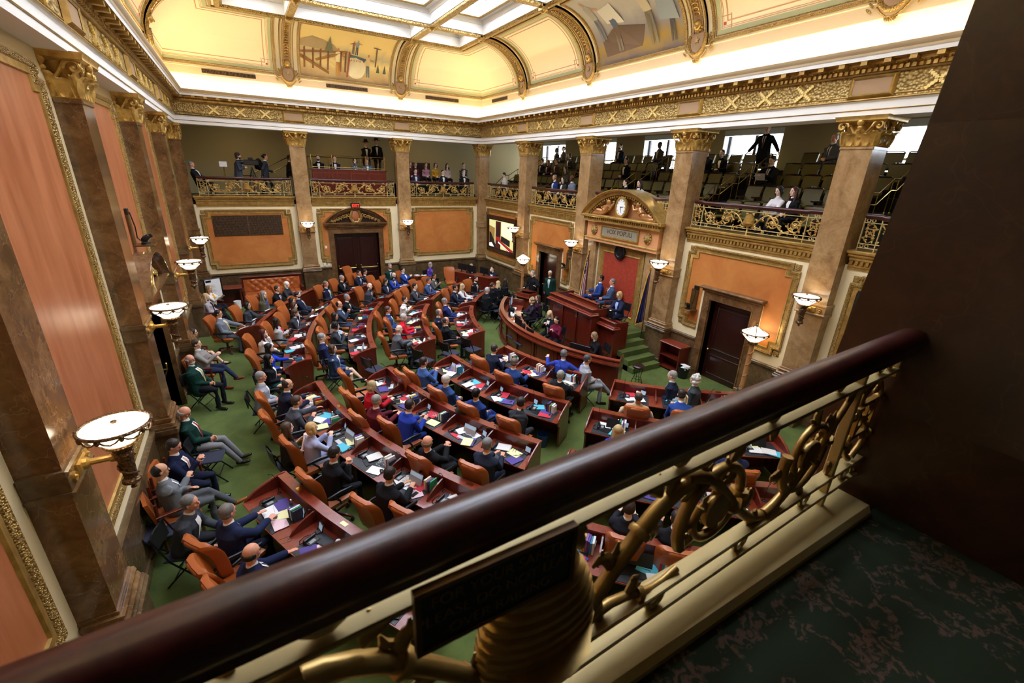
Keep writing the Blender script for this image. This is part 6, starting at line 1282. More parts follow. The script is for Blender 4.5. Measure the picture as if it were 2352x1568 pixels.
Q(896.4, 1088.8, 'man in black suit typing on a silver laptop', **BK, hc='#221a17', skin='m', arms='type', lean=12, pitch=10)
Q(523.1, 1175.7, 'grey-haired man in navy suit at the nearest left desk', tc='#1d2748', bc='#1a2038', hair='short', hc='#6e6864', skin='r', arms='desk', lean=2, df=15)
Q(577.3, 1269.8, 'bald man in navy suit with his hands on the desk edge', tc='#182042', bc='#181e33', hair='bald', hc='#1c1614', skin='r', arms='desk', lean=2, tie='#3a3550', fat=1.15)
Q(437, 1155, 'grey-haired man in dark suit leaning forward beside the nearest desk', f=-15, ch='f', **CH_, hair='short', hc='#6f7172', skin='r', arms='knee', lean=16, shoe='#15161a')
Q(368.5, 1081.7, 'man in grey suit with arms folded and legs crossed by the left wall', f=15, ch='w', tc='#6f7377', bc='#4f5357', tie='#7a8ca8', hair='thin', hc='#1d1714', skin='m', arms='cross', legs='x', lean=-8, shoe='#8a5020')
Q(398.8, 1024.3, 'man in navy suit and pink tie looking at his phone by the left wall', f=-12, ch='w', tc='#141b38', bc='#151a30', tie='#e8a08c', hair='short', hc='#2c2522', skin='r', arms='phone', lean=2, pitch=22, fat=1.12)
Q(422.7, 947.8, 'bald elderly man in green jacket and grey trousers asleep by the left wall', f=-8, ch='f', tc='#0f322b', bc='#7b7d80', tie='#a0222c', hair='bald', hc='#8f8a84', skin='r', arms='lap', legs='f', lean=-6, pitch=25)
Q(436.2, 826, 'bald bearded man in dark green jacket seated by the left wall', f=-25, ch='f', **DG, tie='#a8985a', hair='bald', hc='#9a9590', beard='#c9c4bc', glasses=True, skin='r', arms='lap', lean=-8, fat=1.2)
Q(444, 763.8, 'dark-haired woman in plum dress with a sheet on her lap by the left wall', f=-12, ch='w', fem=True, top='blouse', tc='#2a1420', skirt='#2a1420', hair='bob', hc='#1c1716', skin='l', arms='lap', legs='x', glasses=True)
Q(452, 790, 'man in navy trousers and brown shoes with legs stretched out by the wall', f=-14, ch='w', tc='#8c8580', bc='#232b45', top='sweater', hair='short', hc='#3a2a20', skin='l', arms='phone', legs='x', lean=-6, shoe='#7a2b1c')
# second far block
Q(748.5, 652.5, 'grey-blond man in navy suit and light blue tie left of the double doors', **N1, tie='#a9c4e0', hc='#6c5c50', skin='r', arms='lap', lean=-2)
Q(785.5, 638.5, 'silver-haired man in black suit typing in front of the double doors', **BK, tie='#3a3644', hc='#8d8e90', skin='r', arms='type', glasses=True)
Q(824.4, 627, 'dark-haired man in navy suit beside the purple folder', **N1, tie='#7a8296', hc='#181414', skin='m', arms='desk', lean=10)
Q(838.4, 624.4, 'second black-haired man in navy suit against the double doors', **N1, tie='#4a6ab0', hc='#0f0d0e', skin='m', arms='lap', pitch=15)
Q(797, 683, 'grey-haired man in black suit at the top of the middle row', **BK, tie='#44464c', hc='#7c7d80', skin='m', arms='desk', lean=4)
Q(779, 699.7, 'balding man in slate suit with hands clasped', tc='#3a4458', bc='#3a4458', tie='#2f4a7a', hair='thin', hc='#1c1614', skin='m', arms='clasp', lean=-4)
Q(768.9, 726.5, 'black-haired woman in pale blue blouse', fem=True, top='blouse', tc='#c2ccd8', bc='#1e2640', hair='longh', hc='#0e0b0b', skin='m', arms='lap')
Q(771.4, 749.4, 'black-haired woman in charcoal suit seen from behind', fem=True, **CH_, hair='curly', hc='#0f0d0e', skin='l', arms='phone')
Q(739.5, 775, 'grey-haired man in navy suit with a crimson tie', tc='#202a52', bc='#222a4a', tie='#8a2a52', hair='short', hc='#8f8f90', skin='p', arms='lap', lean=-4)
Q(764, 801.2, 'brown-haired woman in blue skirt suit and black sandals on a folding chair', ch='f', fem=True, tc='#33456a', skirt='#232c48', hair='bob', hc='#4a3022', skin='p', arms='lap', legs='x', df=-12, lean=-2)
Q(849.2, 657, 'bald man in grey suit with chin on fist', tc='#3f444e', bc='#33363f', tie='#1c1d26', hair='bald', hc='#a89888', skin='p', arms='chin', lean=10)
Q(885.6, 646, 'brown-haired woman in navy jacket looking down', fem=True, **N1, hair='longh', hc='#3a251c', skin='p', arms='type', pitch=18)
Q(904, 632, 'bald bearded man in bright blue suit', tc='#2743a0', bc='#223888', tie='#b8c8e8', hair='thin', hc='#5a4a42', beard='#5a4a42', skin='p', arms='desk', lean=12, pitch=15)
Q(895.8, 612, 'grey-haired man in dark green jacket standing by the double doors', pose='stand', ch=None, f=-80, **DG, tie='#1d2422', hc='#6b6e70', beard='#55504c', skin='m', arms='fold')
Q(925, 620.6, 'dark-haired man in blue suit with clasped hands leaning back', tc='#26408c', bc='#22387a', tie='#e8e8ea', hair='short', hc='#1a1413', skin='p', arms='clasp', lean=-14)
Q(989, 607.9, 'grey-haired woman in purple jacket at the small side table', ch='f', f=-55, fem=True, top='cardigan', tc='#4f3aa0', bc='#1a1a22', shirt='#8a6a9a', hair='shag', hc='#a8a09a', skin='p', arms='lap')
Q(997, 634.6, 'dark-haired man in grey suit talking with raised hand', tc='#55534e', bc='#44423f', tie='#a05a5a', hair='short', hc='#1c1614', skin='t', arms='phone', lean=6)
Q(985, 644.8, 'man in slate blue suit with red tie and red folder', tc='#39507c', bc='#33466c', tie='#8a2030', hair='short', hc='#3d332e', skin='r', arms='type', lean=10)
Q(953.2, 657.6, 'young dark-haired man in charcoal suit and red tie', **CH_, tie='#8a1c2c', hc='#17110f', skin='p', arms='desk', lean=8)
Q(891.3, 711.2, 'brown-haired man in blue suit at the row with the woman in red', tc='#2a437c', bc='#263a68', hair='short', hc='#4f3d30', skin='r', arms='lap', lean=-2)
Q(929.6, 688.2, 'short-haired woman in white blazer at the row with the woman in red', fem=True, tc='#e6e2de', bc='#d8d4d0', shirt='#2a2a2e', hair='short', hc='#2a1c18', skin='p', arms='cross')
Q(927.7, 729, 'grey-haired woman in bright red jacket', fem=True, tc='#d81f34', bc='#c81c30', shirt='#d81f34', hair='shag', hc='#b9b4ae', skin='p', arms='desk', lean=14, fat=1.12)
Q(916.8, 755.8, 'bald man in grey suit typing on a dark laptop', tc='#5c626c', bc='#3c4048', hair='bald', hc='#b8a894', skin='p', arms='type', lean=10)
Q(1045.7, 661.4, 'dark-haired man in navy suit beside the long-haired blonde woman', **N1, tie='#6a8ab0', hc='#1c1513', skin='m', arms='desk')
Q(1062.2, 657.6, 'woman with very long blonde hair in white blazer and red top', fem=True, tc='#d9dada', bc='#2a2a30', shirt='#c9182c', hair='longh', hc='#b8a078', skin='p', arms='desk')
Q(1092.9, 641, 'bearded man in black suit near the corner console', f=-60, **BK, tie='#6a1c2c', hc='#1d1512', beard='#2a1d16', skin='l', arms='lap')
Q(1021.4, 692, 'grey-haired man in royal navy suit leaning back', tc='#1f2b66', bc='#1c2656', hair='short', hc='#76787a', skin='r', arms='lap', lean=-16, glasses=True)
Q(1008.7, 717.6, 'greying man in navy suit with crossed leg', **N1, hair='thin', hc='#6a645e', skin='r', arms='lap', legs='x')
Q(1024, 736.7, 'balding man in black suit at the foot of the innermost far row', **BK, hair='thin', hc='#3a342f', skin='r', arms='lap', lean=-6, legs='x')
# robed guests beside the clerks desk
Q(1119.6, 666.5, 'silver-haired man in black judicial robe on a folding chair', ch='f', f=8, top='robe', tc='#131519', bc='#131519', shirt='#9a9aa0', hair='short', hc='#b9bcbc', skin='p', arms='lap', glasses=True)
Q(1131, 655, 'brown-haired woman in black robe beside the silver-haired judge', ch='f', f=5, fem=True, top='robe', tc='#121317', hair='bun', hc='#4a3428', skin='l', arms='lap')
Q(1145, 651, 'blonde woman in black robe', ch='f', f=3, fem=True, top='robe', tc='#121317', hair='longh', hc='#c8ae84', skin='p', arms='lap')
Q(1161.7, 646, 'long dark-haired woman in black robe nearest the lectern', ch='f', f=0, fem=True, top='robe', tc='#121317', hair='longh', hc='#2a1a16', skin='l', arms='lap')
Q(1082.7, 611.7, 'person in black behind the corner console monitors', ch='f', f=-110, tc='#15161a', bc='#15161a', hair='short', hc='#9a8a80', skin='p', arms='desk')
Q(1130.5, 617.4, 'dark-haired man in navy suit touching his chin at the corner console', ch='f', f=-140, **N1, hc='#15100f', skin='p', arms='chin')
Q(1225.5, 630.8, 'grey-haired speaker in black robe gesturing at the lectern', pose='stand', ch=None, f=196, top='robe', tc='#101216', shirt='#e8e8e6', hair='short', hc='#8c8e90', skin='p', arms='talk', yaw=-20, xy=(13.25, -6.95))
person(0, 0, 215, label='white-haired man in dark green jacket standing behind the speaker', pose='stand', **DG, tie='#a9c0d8', shirt='#dcd8cc', hair='short', hc='#c9cbcb', skin='t', arms='side', xy=(14.0, -7.25))
# clerks
Q(1221, 690.4, 'curly-haired woman in dark lace blouse typing at the clerks desk', ch='f', f=170, fem=True, top='blouse', tc='#2b2230', bc='#17151c', hair='curly', hc='#a8906a', skin='p', arms='type')
Q(1235, 684.3, 'brown-haired woman in plum dotted blouse at the clerks desk', ch='f', f=172, fem=True, top='blouse', tc='#3a1730', bc='#1a1420', hair='longh', hc='#4a3428', skin='l', arms='lap')
Q(1262.5, 721, 'blonde woman in black jacket at the clerks desk', ch='f', f=205, fem=True, top='cardigan', tc='#17181c', bc='#17181c', shirt='#e4e0d4', hair='longh', hc='#d0b888', skin='p', arms='phone', pitch=15)
Q(1277.8, 734.8, 'dark-haired woman in maroon sweater on her phone', ch='f', f=205, fem=True, top='sweater', tc='#6a1532', bc='#1a1a22', shirt='#6a1532', hair='bun', hc='#1c1212', skin='p', arms='phone', fat=1.15, pitch=18)
Q(1365, 771.5, 'woman in black bent over behind the large monitor', ch='f', f=165, fem=True, top='sweater', tc='#15151a', bc='#15151a', hair='bob', hc='#8a7050', skin='p', arms='desk', lean=18, pitch=30)
person(0, 0, 150, label='dark-haired man in blue suit seated on the rostrum', **{**BL, 'tc': '#223a78'}, tie='#b08a50', hc='#15110f', skin='t', arms='rest', legs='x', lean=-8, xy=(13.72, -10.95), z0=.98)
person(0, 0, 152, label='grey-haired man in slate suit seated on the rostrum', tc='#3d4d6c', bc='#34425e', tie='#5a2030', hair='short', hc='#6f6a64', skin='r', arms='lap', lean=-4, xy=(13.78, -11.62), z0=.98)
for x, y, f_, s_ in ((13.72, -10.95, 150, 'blue'), (13.78, -11.62, 152, 'slate')): chair('w', x, y, f_, 'wooden armchair on the rostrum under the man in %s suit' % s_, .96)
person(0, 0, 185, label='blonde woman in navy cardigan behind the rostrum computer', fem=True, top='cardigan', tc='#1b2340', bc='#1b2034', shirt='#9fb2dc', hair='bob', hc='#b0905c', skin='p', arms='desk', glasses=True, pitch=15, lean=8, xy=(13.05, -12.95), z0=.95)
chair('f', 13.08, -12.95, 185, 'black chair on the rostrum under the blonde woman at the computer', .95)
# aisle sitters and near blocks
Q(1295.4, 812.9, 'grey-haired man in bright blue suit with arms spread at the clerks desk', ch='f', f=35, tc='#2b3f9c', bc='#24347c', hair='short', hc='#6d6d6e', skin='l', arms='spread', lean=8)
Q(1349.7, 825, 'grey-haired man in pale grey suit seated sideways at the clerks desk', ch='f', f=-15, tc='#9aa0a8', bc='#868b92', hair='short', hc='#4c4a48', skin='r', arms='lap', legs='x', lean=2)
Q(1136.2, 800.7, 'man in dark navy suit at the innermost near row', **N1, hc='#3b322c', skin='r', arms='reach', lean=12)
Q(1181.7, 833, 'man in blue suit behind an open laptop on the innermost near row', tc='#24407a', bc='#20366c', hair='short', hc='#6a5a50', skin='r', arms='desk', pitch=12)
Q(1288, 861.4, 'grey-haired man in black suit on the innermost near row', **BK, hair='short', hc='#8e8e88', skin='m', arms='desk', lean=2)
Q(973.6, 831, 'brown-haired man in light blue suit next to the centre aisle', tc='#3f5f9c', bc='#34508a', hair='short', hc='#2c211c', skin='m', arms='phone', lean=0)
Q(1024.5, 872, 'white-haired man in blue suit on the second near row', tc='#2c477e', bc='#27406f', hair='short', hc='#c9c3ba', skin='p', arms='lap', lean=-8)
Q(1094.4, 903.6, 'black-haired man in blue suit with one leg up on the second near row', tc='#203878', bc='#203878', hair='short', hc='#0f0d0e', skin='m', arms='lap', legs='x', lean=-6)
Q(1197.4, 924, 'dark-haired man in charcoal suit leaning on his desk', tc='#2e3137', bc='#2a2c33', hair='short', hc='#2a2422', skin='r', arms='chin', lean=14)
Q(854.5, 886.6, 'blonde-grey woman in red jacket reading at the middle near row', fem=True, tc='#b8182c', bc='#16161a', hair='bob', hc='#a8966f', skin='p', arms='type', pitch=22)
Q(865.4, 919.3, 'grey-haired man in maroon sweater and white collar', top='sweater', tc='#5a1624', bc='#1c1c22', shirt='#eae6e4', hair='short', hc='#8c8984', skin='r', arms='type', lean=6, fat=1.15, glasses=True)
Q(941.7, 930.2, 'dark-haired man in royal blue suit writing', tc='#22389c', bc='#1e3084', hair='short', hc='#2a211d', skin='m', arms='type', lean=16, glasses=True)
Q(981.7, 1016, 'bald man in black suit holding up a white phone', **BK, hair='bald', hc='#6a5a4c', skin='r', arms='phone', lean=-12, legs='x')
Q(1119.8, 1019.9, 'grey-haired man in dark navy suit at the end of the middle near row', tc='#222a3c', bc='#20263a', hair='short', hc='#7c7c7c', skin='r', arms='type', lean=8)
Q(1467, 911.4, 'man in tan jacket on the right-hand row', tc='#c4ad92', bc='#3a3430', shirt='#b89c80', hair='thin', hc='#3f3a36', skin='t', arms='rest', lean=-10)
Q(1565.3, 906.3, 'dark-haired man in blue suit bent over his desk on the right', tc='#24468c', bc='#20407c', hair='short', hc='#2c2826', skin='m', arms='desk', lean=22, pitch=15)
Q(1543.6, 862, 'grey-haired man in navy suit seated before the right-hand row', ch='f', f=115, **N1, hair='short', hc='#9c9894', skin='p', arms='lap')
Q(1595.9, 871, 'curly white-haired person in dark grey seated by the dark door', ch='f', f=115, tc='#3a4044', bc='#2c3034', hair='curly', hc='#d2cfc6', skin='p', arms='lap')
Q(1419.8, 989, 'blonde woman in royal blue seen from behind', fem=True, tc='#2434a8', bc='#202c80', hair='longh', hc='#b59a6c', skin='p', arms='desk')
Q(1692, 1030, 'man in navy jacket mostly hidden under the handrail', tc='#232c52', bc='#20263c', hair='short', hc='#4a3c34', skin='r', arms='type')
Q(1445, 1165, 'person in dark suit reaching a hand over the desk below the handrail', tc='#1b1d26', bc='#1b1d26', hair='short', hc='#3a2c24', skin='p', arms='desk')
Q(1160, 1430, 'seated man in dark suit glimpsed behind the beehive ornament', tc='#20222c', bc='#20222c', hair='short', hc='#2a2220', skin='r', arms='desk')
Q(1555, 1190, 'seated person in black glimpsed through the near scrollwork', tc='#15161c', bc='#15161c', hair='short', hc='#241c18', skin='m', arms='desk')
# empty chairs
def EC(k, px, py, z, f, lb, df=0):
    h = onz(px, py, z); fd = math.degrees(math.atan2(CY - h.y, CX - h.x)) if f is None else f; chair(k, h.x, h.y, fd + df, lb)
for k, px, py, f, lb in [('o', 868, 672, None, 'empty tan office chair beside the bald man with chin on fist'), ('o', 935, 712, None, 'empty tan office chair behind the short-haired woman in white'), ('o', 1035, 650, -100, 'empty tan office chair turned away near the side table'),
    ('o', 966, 682, None, 'empty tan office chair behind the man in charcoal'), ('o', 812, 648, None, 'empty tan office chair in front of the double doors'), ('o', 632, 712, None, 'empty tan office chair behind the olive-jacketed person'),
    ('o', 838, 950, None, 'empty tan chair between the red jacket and the maroon sweater'), ('o', 830, 905, None, 'empty tan chair at the foot of the middle near row'), ('o', 955, 905, None, 'empty tan chair at the second near row'),
    ('o', 1120, 868, None, 'empty tan chair at the innermost near row'), ('o', 560, 1345, None, 'empty tan chair peeking out above the handrail at lower left'), ('o', 970, 1215, None, 'empty tan chair half covered by the handrail'), ('o', 1640, 1000, None, 'empty tan chair on the right-hand row by the handrail'),
    ('o', 1680, 1500, None, 'tan chair seen through the near scrollwork'), ('o', 660, 1500, None, 'large tan chair directly below the handrail at bottom left')]: EC(k, px, py, .5, f, lb)
for px, py, f, lb in [(1160, 735, 175, 'topmost empty black folding chair beside the clerks desk'), (1172, 757, 177, 'second empty black folding chair beside the clerks desk'), (1182, 775, 180, 'third empty black folding chair beside the clerks desk'), (1200, 790, 182, 'nearest empty black folding chair beside the clerks desk'), (1145, 715, 172, 'empty folding chair behind the silver-haired judge'),
    (862, 852, 25, 'empty folding chair in the centre aisle at the foot of the middle rows'), (975, 832, 25, 'empty folding chair in the centre aisle beside the light blue suit'), (1035, 815, 20, 'empty folding chair at the far end of the second near row'), (1085, 805, 15, 'empty folding chair in the aisle before the clerks desk'), (1095, 836, 10, 'folding chair tucked behind the innermost near row'), (940, 815, 25, 'empty black folding chair left of the aisle desks'),
    (483, 1055, -10, 'empty black folding chair beside the sleeping man by the left wall'), (365, 1225, 0, 'empty black folding chair against the left wall by the handrail')]: EC('f', px, py, .45, f, lb)
# folded chairs stacked on the left wall
for i in range(3):
    o = dup(PROTO['f'], (.12 + .09 * i, -20.0 - .12 * i, .02), math.radians(0), ['innermost of the folded black chairs leaning by the nearest left pilaster', 'middle of the folded black chairs leaning by the nearest left pilaster', 'outermost of the folded black chairs leaning by the nearest left pilaster'][i]); o.scale = (.25, 1, 1.05); o.rotation_euler = (0, math.radians(-12), 0)
# ---------------------------------------------------------------- people in the galleries
def G(px, py, y, lb, f=-90, z0=4.66, pose='sit', **k):
    a = fray(px, py); tt = (y - CP.y) / a.y; p = CP + a * tt; zz = p.z - (1.37 if pose == 'sit' else 1.82); person(0, 0, f, pose=pose, label=lb, xy=(p.x, p.y), z0=max(zz, z0) if abs(zz - z0) > .25 else z0, **k)
G(452, 383, 1.1, 'grey-haired man in dark suit slouched at the left end of the back gallery', f=-20, **BK, hc='#8a8a88', skin='r', lean=-18, arms='lap')
G(540, 352, 1.3, 'bearded cameraman in grey jacket standing in the back gallery', f=-5, pose='stand', arms='hold', tc='#3f444e', bc='#8a7a60', hair='shag', hc='#3a241a', beard='#3a241a', skin='p')
G(602, 352, 1.6, 'person with black backpack walking in the back gallery', f=-5, pose='stand', arms='walk', tc='#33353c', bc='#17181c', hair='bun', hc='#15100f', skin='m')
G(660, 360, 1.9, 'man in black sweater half hidden by the gallery column', f=-10, pose='stand', arms='hip', top='sweater', tc='#121216', bc='#7a6c54', hc='#241c18', skin='m')
for px, py, lb, kw in [(730, 364, 'bearded man in dark suit at the left end of the press box', dict(**BK, beard='#2a2422')), (768, 366, 'dark-haired man in suit and white shirt in the press box', dict(**N1)), (815, 371, 'woman resting her face on her hand in the press box', dict(fem=True, hair='bob', tc='#55606c', arms='chin')), (842, 370, 'woman in light blue jacket in the press box', dict(fem=True, hair='longh', hc='#5a4030', tc='#5a86a8'))]:
    G(px, py, 1.9, lb, f=-95, z0=5.15, skin='p', **{'hc': '#15100f', 'bc': '#1a1a20', **kw})
G(839, 330, 2.9, 'trooper in wide-brimmed hat standing behind the press box, left of two', pose='stand', arms='fold', tc='#1c1713', bc='#1c1713', hat='ranger', skin='m', z0=5.3); G(864, 326, 2.9, 'trooper in wide-brimmed hat standing behind the press box, right of two', pose='stand', arms='side', tc='#161210', bc='#3a3430', hat='ranger', skin='m', f=-100, z0=5.3)
for px, py, y, lb, kw in [(953, 380.5, 2.4, 'grey-haired woman in maroon in the upper gallery row', dict(tc='#5a1c28', hair='shag', hc='#8a7a6c', fem=True)), (977, 380.5, 2.4, 'woman in pink blouse in the upper gallery row', dict(tc='#b88a98', hair='longh', hc='#6a3a22', fem=True)), (999, 382, 2.4, 'woman in mustard blouse in the upper gallery row', dict(tc='#c0902c', hair='bob', hc='#3a2018', fem=True)), (1026, 384, 2.4, 'woman in pale floral blouse in the upper gallery row', dict(tc='#c8b4ae', hair='longh', hc='#120d0d', fem=True)), (1063.7, 382, 2.4, 'man in grey jacket at the right end of the upper gallery row', dict(tc='#3c4448', hc='#241a16', glasses=True)),
    (953, 397, 1.3, 'man in red shirt in the front gallery row', dict(tc='#2c2a4a', hc='#4a3a30')), (1016, 401, 1.3, 'black-haired person in dark jacket in the front gallery row', dict(tc='#1c1c24', hc='#100c0c', hair='short')), (1063.7, 403, 1.3, 'grey-haired man in dark suit in the front gallery row', dict(**BK, hc='#8a8580', tie='#555')), (941, 379, 2.4, 'red-haired woman at the left end of the upper gallery row', dict(tc='#5a2a2c', hair='bob', hc='#7a4a30', fem=True))]:
    kw.pop('tie', None); kw.setdefault('hc', '#222222'); kw.setdefault('bc', '#1a1a20'); G(px, py, y, lb, f=-90, top='blouse' if kw.get('fem') else 'suit', skin='p', z0=4.66 if y < 2 else 5.1, **kw)
def GR_(px, py, k, lb, pose='sit', **kw):   # side gallery, row k
    x = TX[k] + .45; a = fray(px, py); p = CP + a * ((x - CP.x) / a.x); kw.setdefault('f', 180); kw.setdefault('hc', '#1c1512'); kw.setdefault('skin', 'p'); f = kw.pop('f'); person(0, 0, f, pose=pose, label=lb, xy=(x, p.y), z0=TZ[k] - .02, **kw)
GR_(1161, 407.7, 0, 'dark-haired person in white shirt in the far corner gallery', top='blouse', tc='#d8d4d0', pitch=20)
GR_(1280.7, 348, 4, 'woman with a laptop in the top gallery row, left of two', fem=True, hair='bob', tc='#4a4644'); GR_(1297, 344.7, 4, 'man in tan jacket in the top gallery row, right of two', tc='#6a5a4c')
GR_(1247, 380, 2, 'dark-haired spectator at the left of the crowded gallery section', tc='#2a2226', skin='m'); GR_(1262, 372, 2, 'long-haired spectator in maroon in the crowded gallery section', fem=True, hair='longh', tc='#4a2028', hc='#5a3020'); GR_(1281, 370, 2, 'spectator in brown jacket in the crowded gallery section', tc='#5a4436'); GR_(1310, 365, 3, 'curly-haired spectator in the crowded gallery section', fem=True, hair='curly', hc='#4a3020', tc='#3a3430'); GR_(1302, 392, 1, 'spectator in olive top in the crowded gallery section', top='blouse', tc='#4c4a38', fem=True, hair='longh', hc='#3a2a20')
GR_(1277.4, 409, 0, 'grey-haired man in blue suit in the front side-gallery row', tc='#22356c', hc='#77706a', skin='r'); GR_(1297, 414, 0, 'dark-haired woman in the front side-gallery row', fem=True, hair='longh', tc='#3a3a34', hc='#2a2018'); GR_(1317, 412.7, 0, 'dark-skinned man in grey hoodie in the front side-gallery row', top='sweater', tc='#6c7686', hair='bald', hc='#0f0b0a', skin='d')
GR_(1428, 341.4, 4, 'bearded man with a laptop in the top gallery row before the window', tc='#1a2230', beard='#2a1d16'); GR_(1518, 338, 4, 'dark-skinned man in brown jacket in the top gallery row', tc='#4a3c2c', skin='d', hair='short', hc='#0e0b0a', shirt='#c8c0b0')
GR_(1440, 385, 2, 'small figure leaning over an empty gallery seat', tc='#15151a', skin='l')
GR_(1441.6, 426, 0, 'dark-haired person with hand at face above the clock pediment', f=150, fem=True, hair='bun', hc='#15100f', tc='#1a1a1f', arms='chin', shirt='#e8e4e0'); GR_(1473, 421, 0, 'long-haired woman in white jacket above the clock pediment', fem=True, hair='longh', hc='#2a1a14', tc='#dcd8d4', shirt='#1a1a1e')
GR_(1630.7, 351, 3, 'grey-haired man in black suit leaning forward behind the column', **BK | dict(hc='#9a9088'), skin='r', arms='clasp', lean=14); GR_(1663.8, 359.6, 3, 'woman in black with a hand at her face in the side gallery', fem=True, hair='bun', tc='#131317', bc='#131317', arms='chin', lean=14)
GR_(1764.4, 300, 4, 'white-haired man in dark suit standing against the bright window', pose='stand', arms='out', f=190, **BK | dict(hc='#c9b8a0'), tie='#1a1a1e', skin='r', fat=1.1)
GR_(1919.8, 323.7, 4, 'elderly man in grey suit sitting alone in the top gallery row', f=170, tc='#55565a', bc='#44454a', tie='#2a2c38', hc='#a39a8e', skin='r', arms='lap', fat=1.1); GR_(1777, 379.5, 2, 'dark-haired young man in suit with an open laptop', f=170, **BK | dict(hc='#100e12'), tie='#7a1c24', arms='type', pitch=20)
GR_(1792.5, 446.5, 0, 'black-haired woman in white blouse pointing at a laptop', f=170, fem=True, top='blouse', hair='bob', hc='#0e0c0f', tc='#dcd6d8', arms='type', pitch=15); GR_(1827.4, 448.7, 0, 'brown-haired woman in black beside the laptop', f=165, fem=True, hair='longh', hc='#4a241c', **BK | {})
# ---------------------------------------------------------------- things lying on the desks
def proto(name, parts):   # parts: (name, MB, material, smooth, color)
    t = bpy.data.objects.new(name, None); COL.objects.link(t)
    for nm, b, m, s, c in parts: b.build(nm, m, t, s, c and lin(c))
    return t
def one(name, b, m, c=None, s=0): return (name, [(None, b, m, s, c)])
PR = {}
def mk(key, name, cat, parts): PR[key] = [proto(name, parts), cat, False]
b = MB(); b.bev((-.11, -.16, 0), (.11, .16, .012), .004); s_ = MB(); s_.rings([[V(-.11, y, .012), V(-.19, y, .21), V(-.197, y, .207), V(-.118, y, .009)] for y in (-.16, .16)]); q = MB(); q.add([V(-.1155, -.15, .022), V(-.1155, .15, .022), V(-.185, .15, .2), V(-.185, -.15, .2)], [(0, 1, 2, 3)]); kb = MB()
for i in range(5):
    for j in range(12): kb.box((-.09 + i * .022, -.14 + j * .0235, .012), (-.072 + i * .022, -.12 + j * .0235, .0145))
mk('laptop', 'laptop', 'laptop', [('base', b, M['alu'], 0, None), ('lid', s_, M['alu'], 0, None), ('screen', q, M['screen'], 0, None), ('keyboard', kb, M['black'], 0, None)])
mk('dlaptop', 'laptop', 'laptop', [('base', b, M['steel'], 0, None), ('lid', s_, M['black'], 0, None), ('screen', q, M['black'], 0, None), ('keyboard', kb, M['black'], 0, None)])
b = MB(); b.bev((-.1, -.09, 0), (.1, .09, .04), .015); h = MB(); h.limb([(-.09, -.05, .06), (0, -.052, .055), (.09, -.05, .06)], [(.028, .022), (.018, .014), (.028, .022)], 8); k_ = MB(); k_.box((-.04, 0, .04), (.06, .06, .044)); c_ = MB(); c_.tube([(.09, -.06, .04), (.14, -.1, .02), (.1, -.16, .015), (.0, -.17, .02), (-.08, -.13, .015)], .007, 5)
mk('phone', 'desk_telephone', 'telephone', [('base', b, M['black'], 0, None), ('handset', h, M['black'], 60, None), ('keypad', k_, M['grey'], 0, None), ('cord', c_, M['black'], 60, None)])
b = MB(); b.bev((-.05, -.045, 0), (.05, .045, .025), .008); s_ = MB(); s_.rings([[V(-.02, y, .03), V(-.055, y, .15), V(-.067, y, .147), V(-.032, y, .027)] for y in (-.075, .075)]); q = MB(); q.add([V(-.0215, -.065, .042), V(-.0215, .065, .042), V(-.0505, .065, .142), V(-.0505, -.065, .142)], [(0, 1, 2, 3)])
mk('vote', 'voting_display', 'voting display', [('foot', b, M['black'], 0, None), ('housing', s_, M['black'], 0, None), ('screen', q, M['screen'], 0, None)])
b = MB(); b.lathe([(.035, 0), (.03, .015), (.012, .02)], 12); n_ = MB(); n_.tube([(0, 0, .015), (0, 0, .2), (.01, 0, .33), (.06, 0, .43), (.1, 0, .46)], .005, 6); n_.ell((.11, 0, .463), (.02, .011, .011), 8, 6)
mk('mic', 'gooseneck_microphone', 'microphone', [('base', b, M['black'], 60, None), ('neck', n_, M['black'], 60, None)])
b = MB(); b.lathe([(.028, 0), (.036, .11), (.033, .11), (.026, .006)], 16); l_ = MB(); l_.lathe([(.038, .108), (.037, .118), (.03, .122), (0, .122)], 16)
mk('cup', 'paper_cup', 'cup', [('cup_body', b, M['obj'], 60, '#e9e6e0'), ('lid', l_, M['paper'], 60, None)])
b = MB(); b.lathe([(.03, 0), (.032, .02), (.03, .06), (.032, .1), (.03, .13), (.012, .17), (.012, .18)], 14); l_ = MB(); l_.lathe([(.014, .18), (.014, .198), (0, .2)], 12); w_ = MB(); w_.lathe([(.0325, .06), (.0325, .1)], 14, caps=False)
mk('bottle', 'water_bottle', 'bottle', [('bottle_body', b, M['glass'], 60, None), ('cap', l_, M['paper'], 60, None), ('wrapper', w_, M['obj'], 60, '#5a7fc0')])
b = MB(); b.lathe([(.035, 0), (.038, .01), (.038, .19), (.03, .2)], 16); l_ = MB(); l_.lathe([(.031, .2), (.031, .225), (.02, .235), (0, .235)], 14)
mk('flask', 'drink_flask', 'flask', [('flask_body', b, M['gloss'], 60, '#2f6f74'), ('cap', l_, M['black'], 60, None)])
b = MB(); b.bev((-.055, -.03, 0), (.055, .03, .03), .012); mk('mouse', 'computer_mouse', 'mouse', [('shell', b, M['black'], 60, None)])
SINGLE = {}
def single(key, f, m, s=0): b = MB(); f(b); o = b.build(key, m, None, s); SINGLE[key] = o.data; bpy.data.objects.remove(o)
def ppile(b):
    R = random.Random(7)
    for i in range(5): a = R.uniform(-.12, .12); b.box((-.108, -.14, i * .005), (.108, .14, i * .005 + .0045), None, Matrix.Rotation(a, 4, 'Z') @ Matrix.Translation((R.uniform(-.01, .01), R.uniform(-.01, .01), 0)))
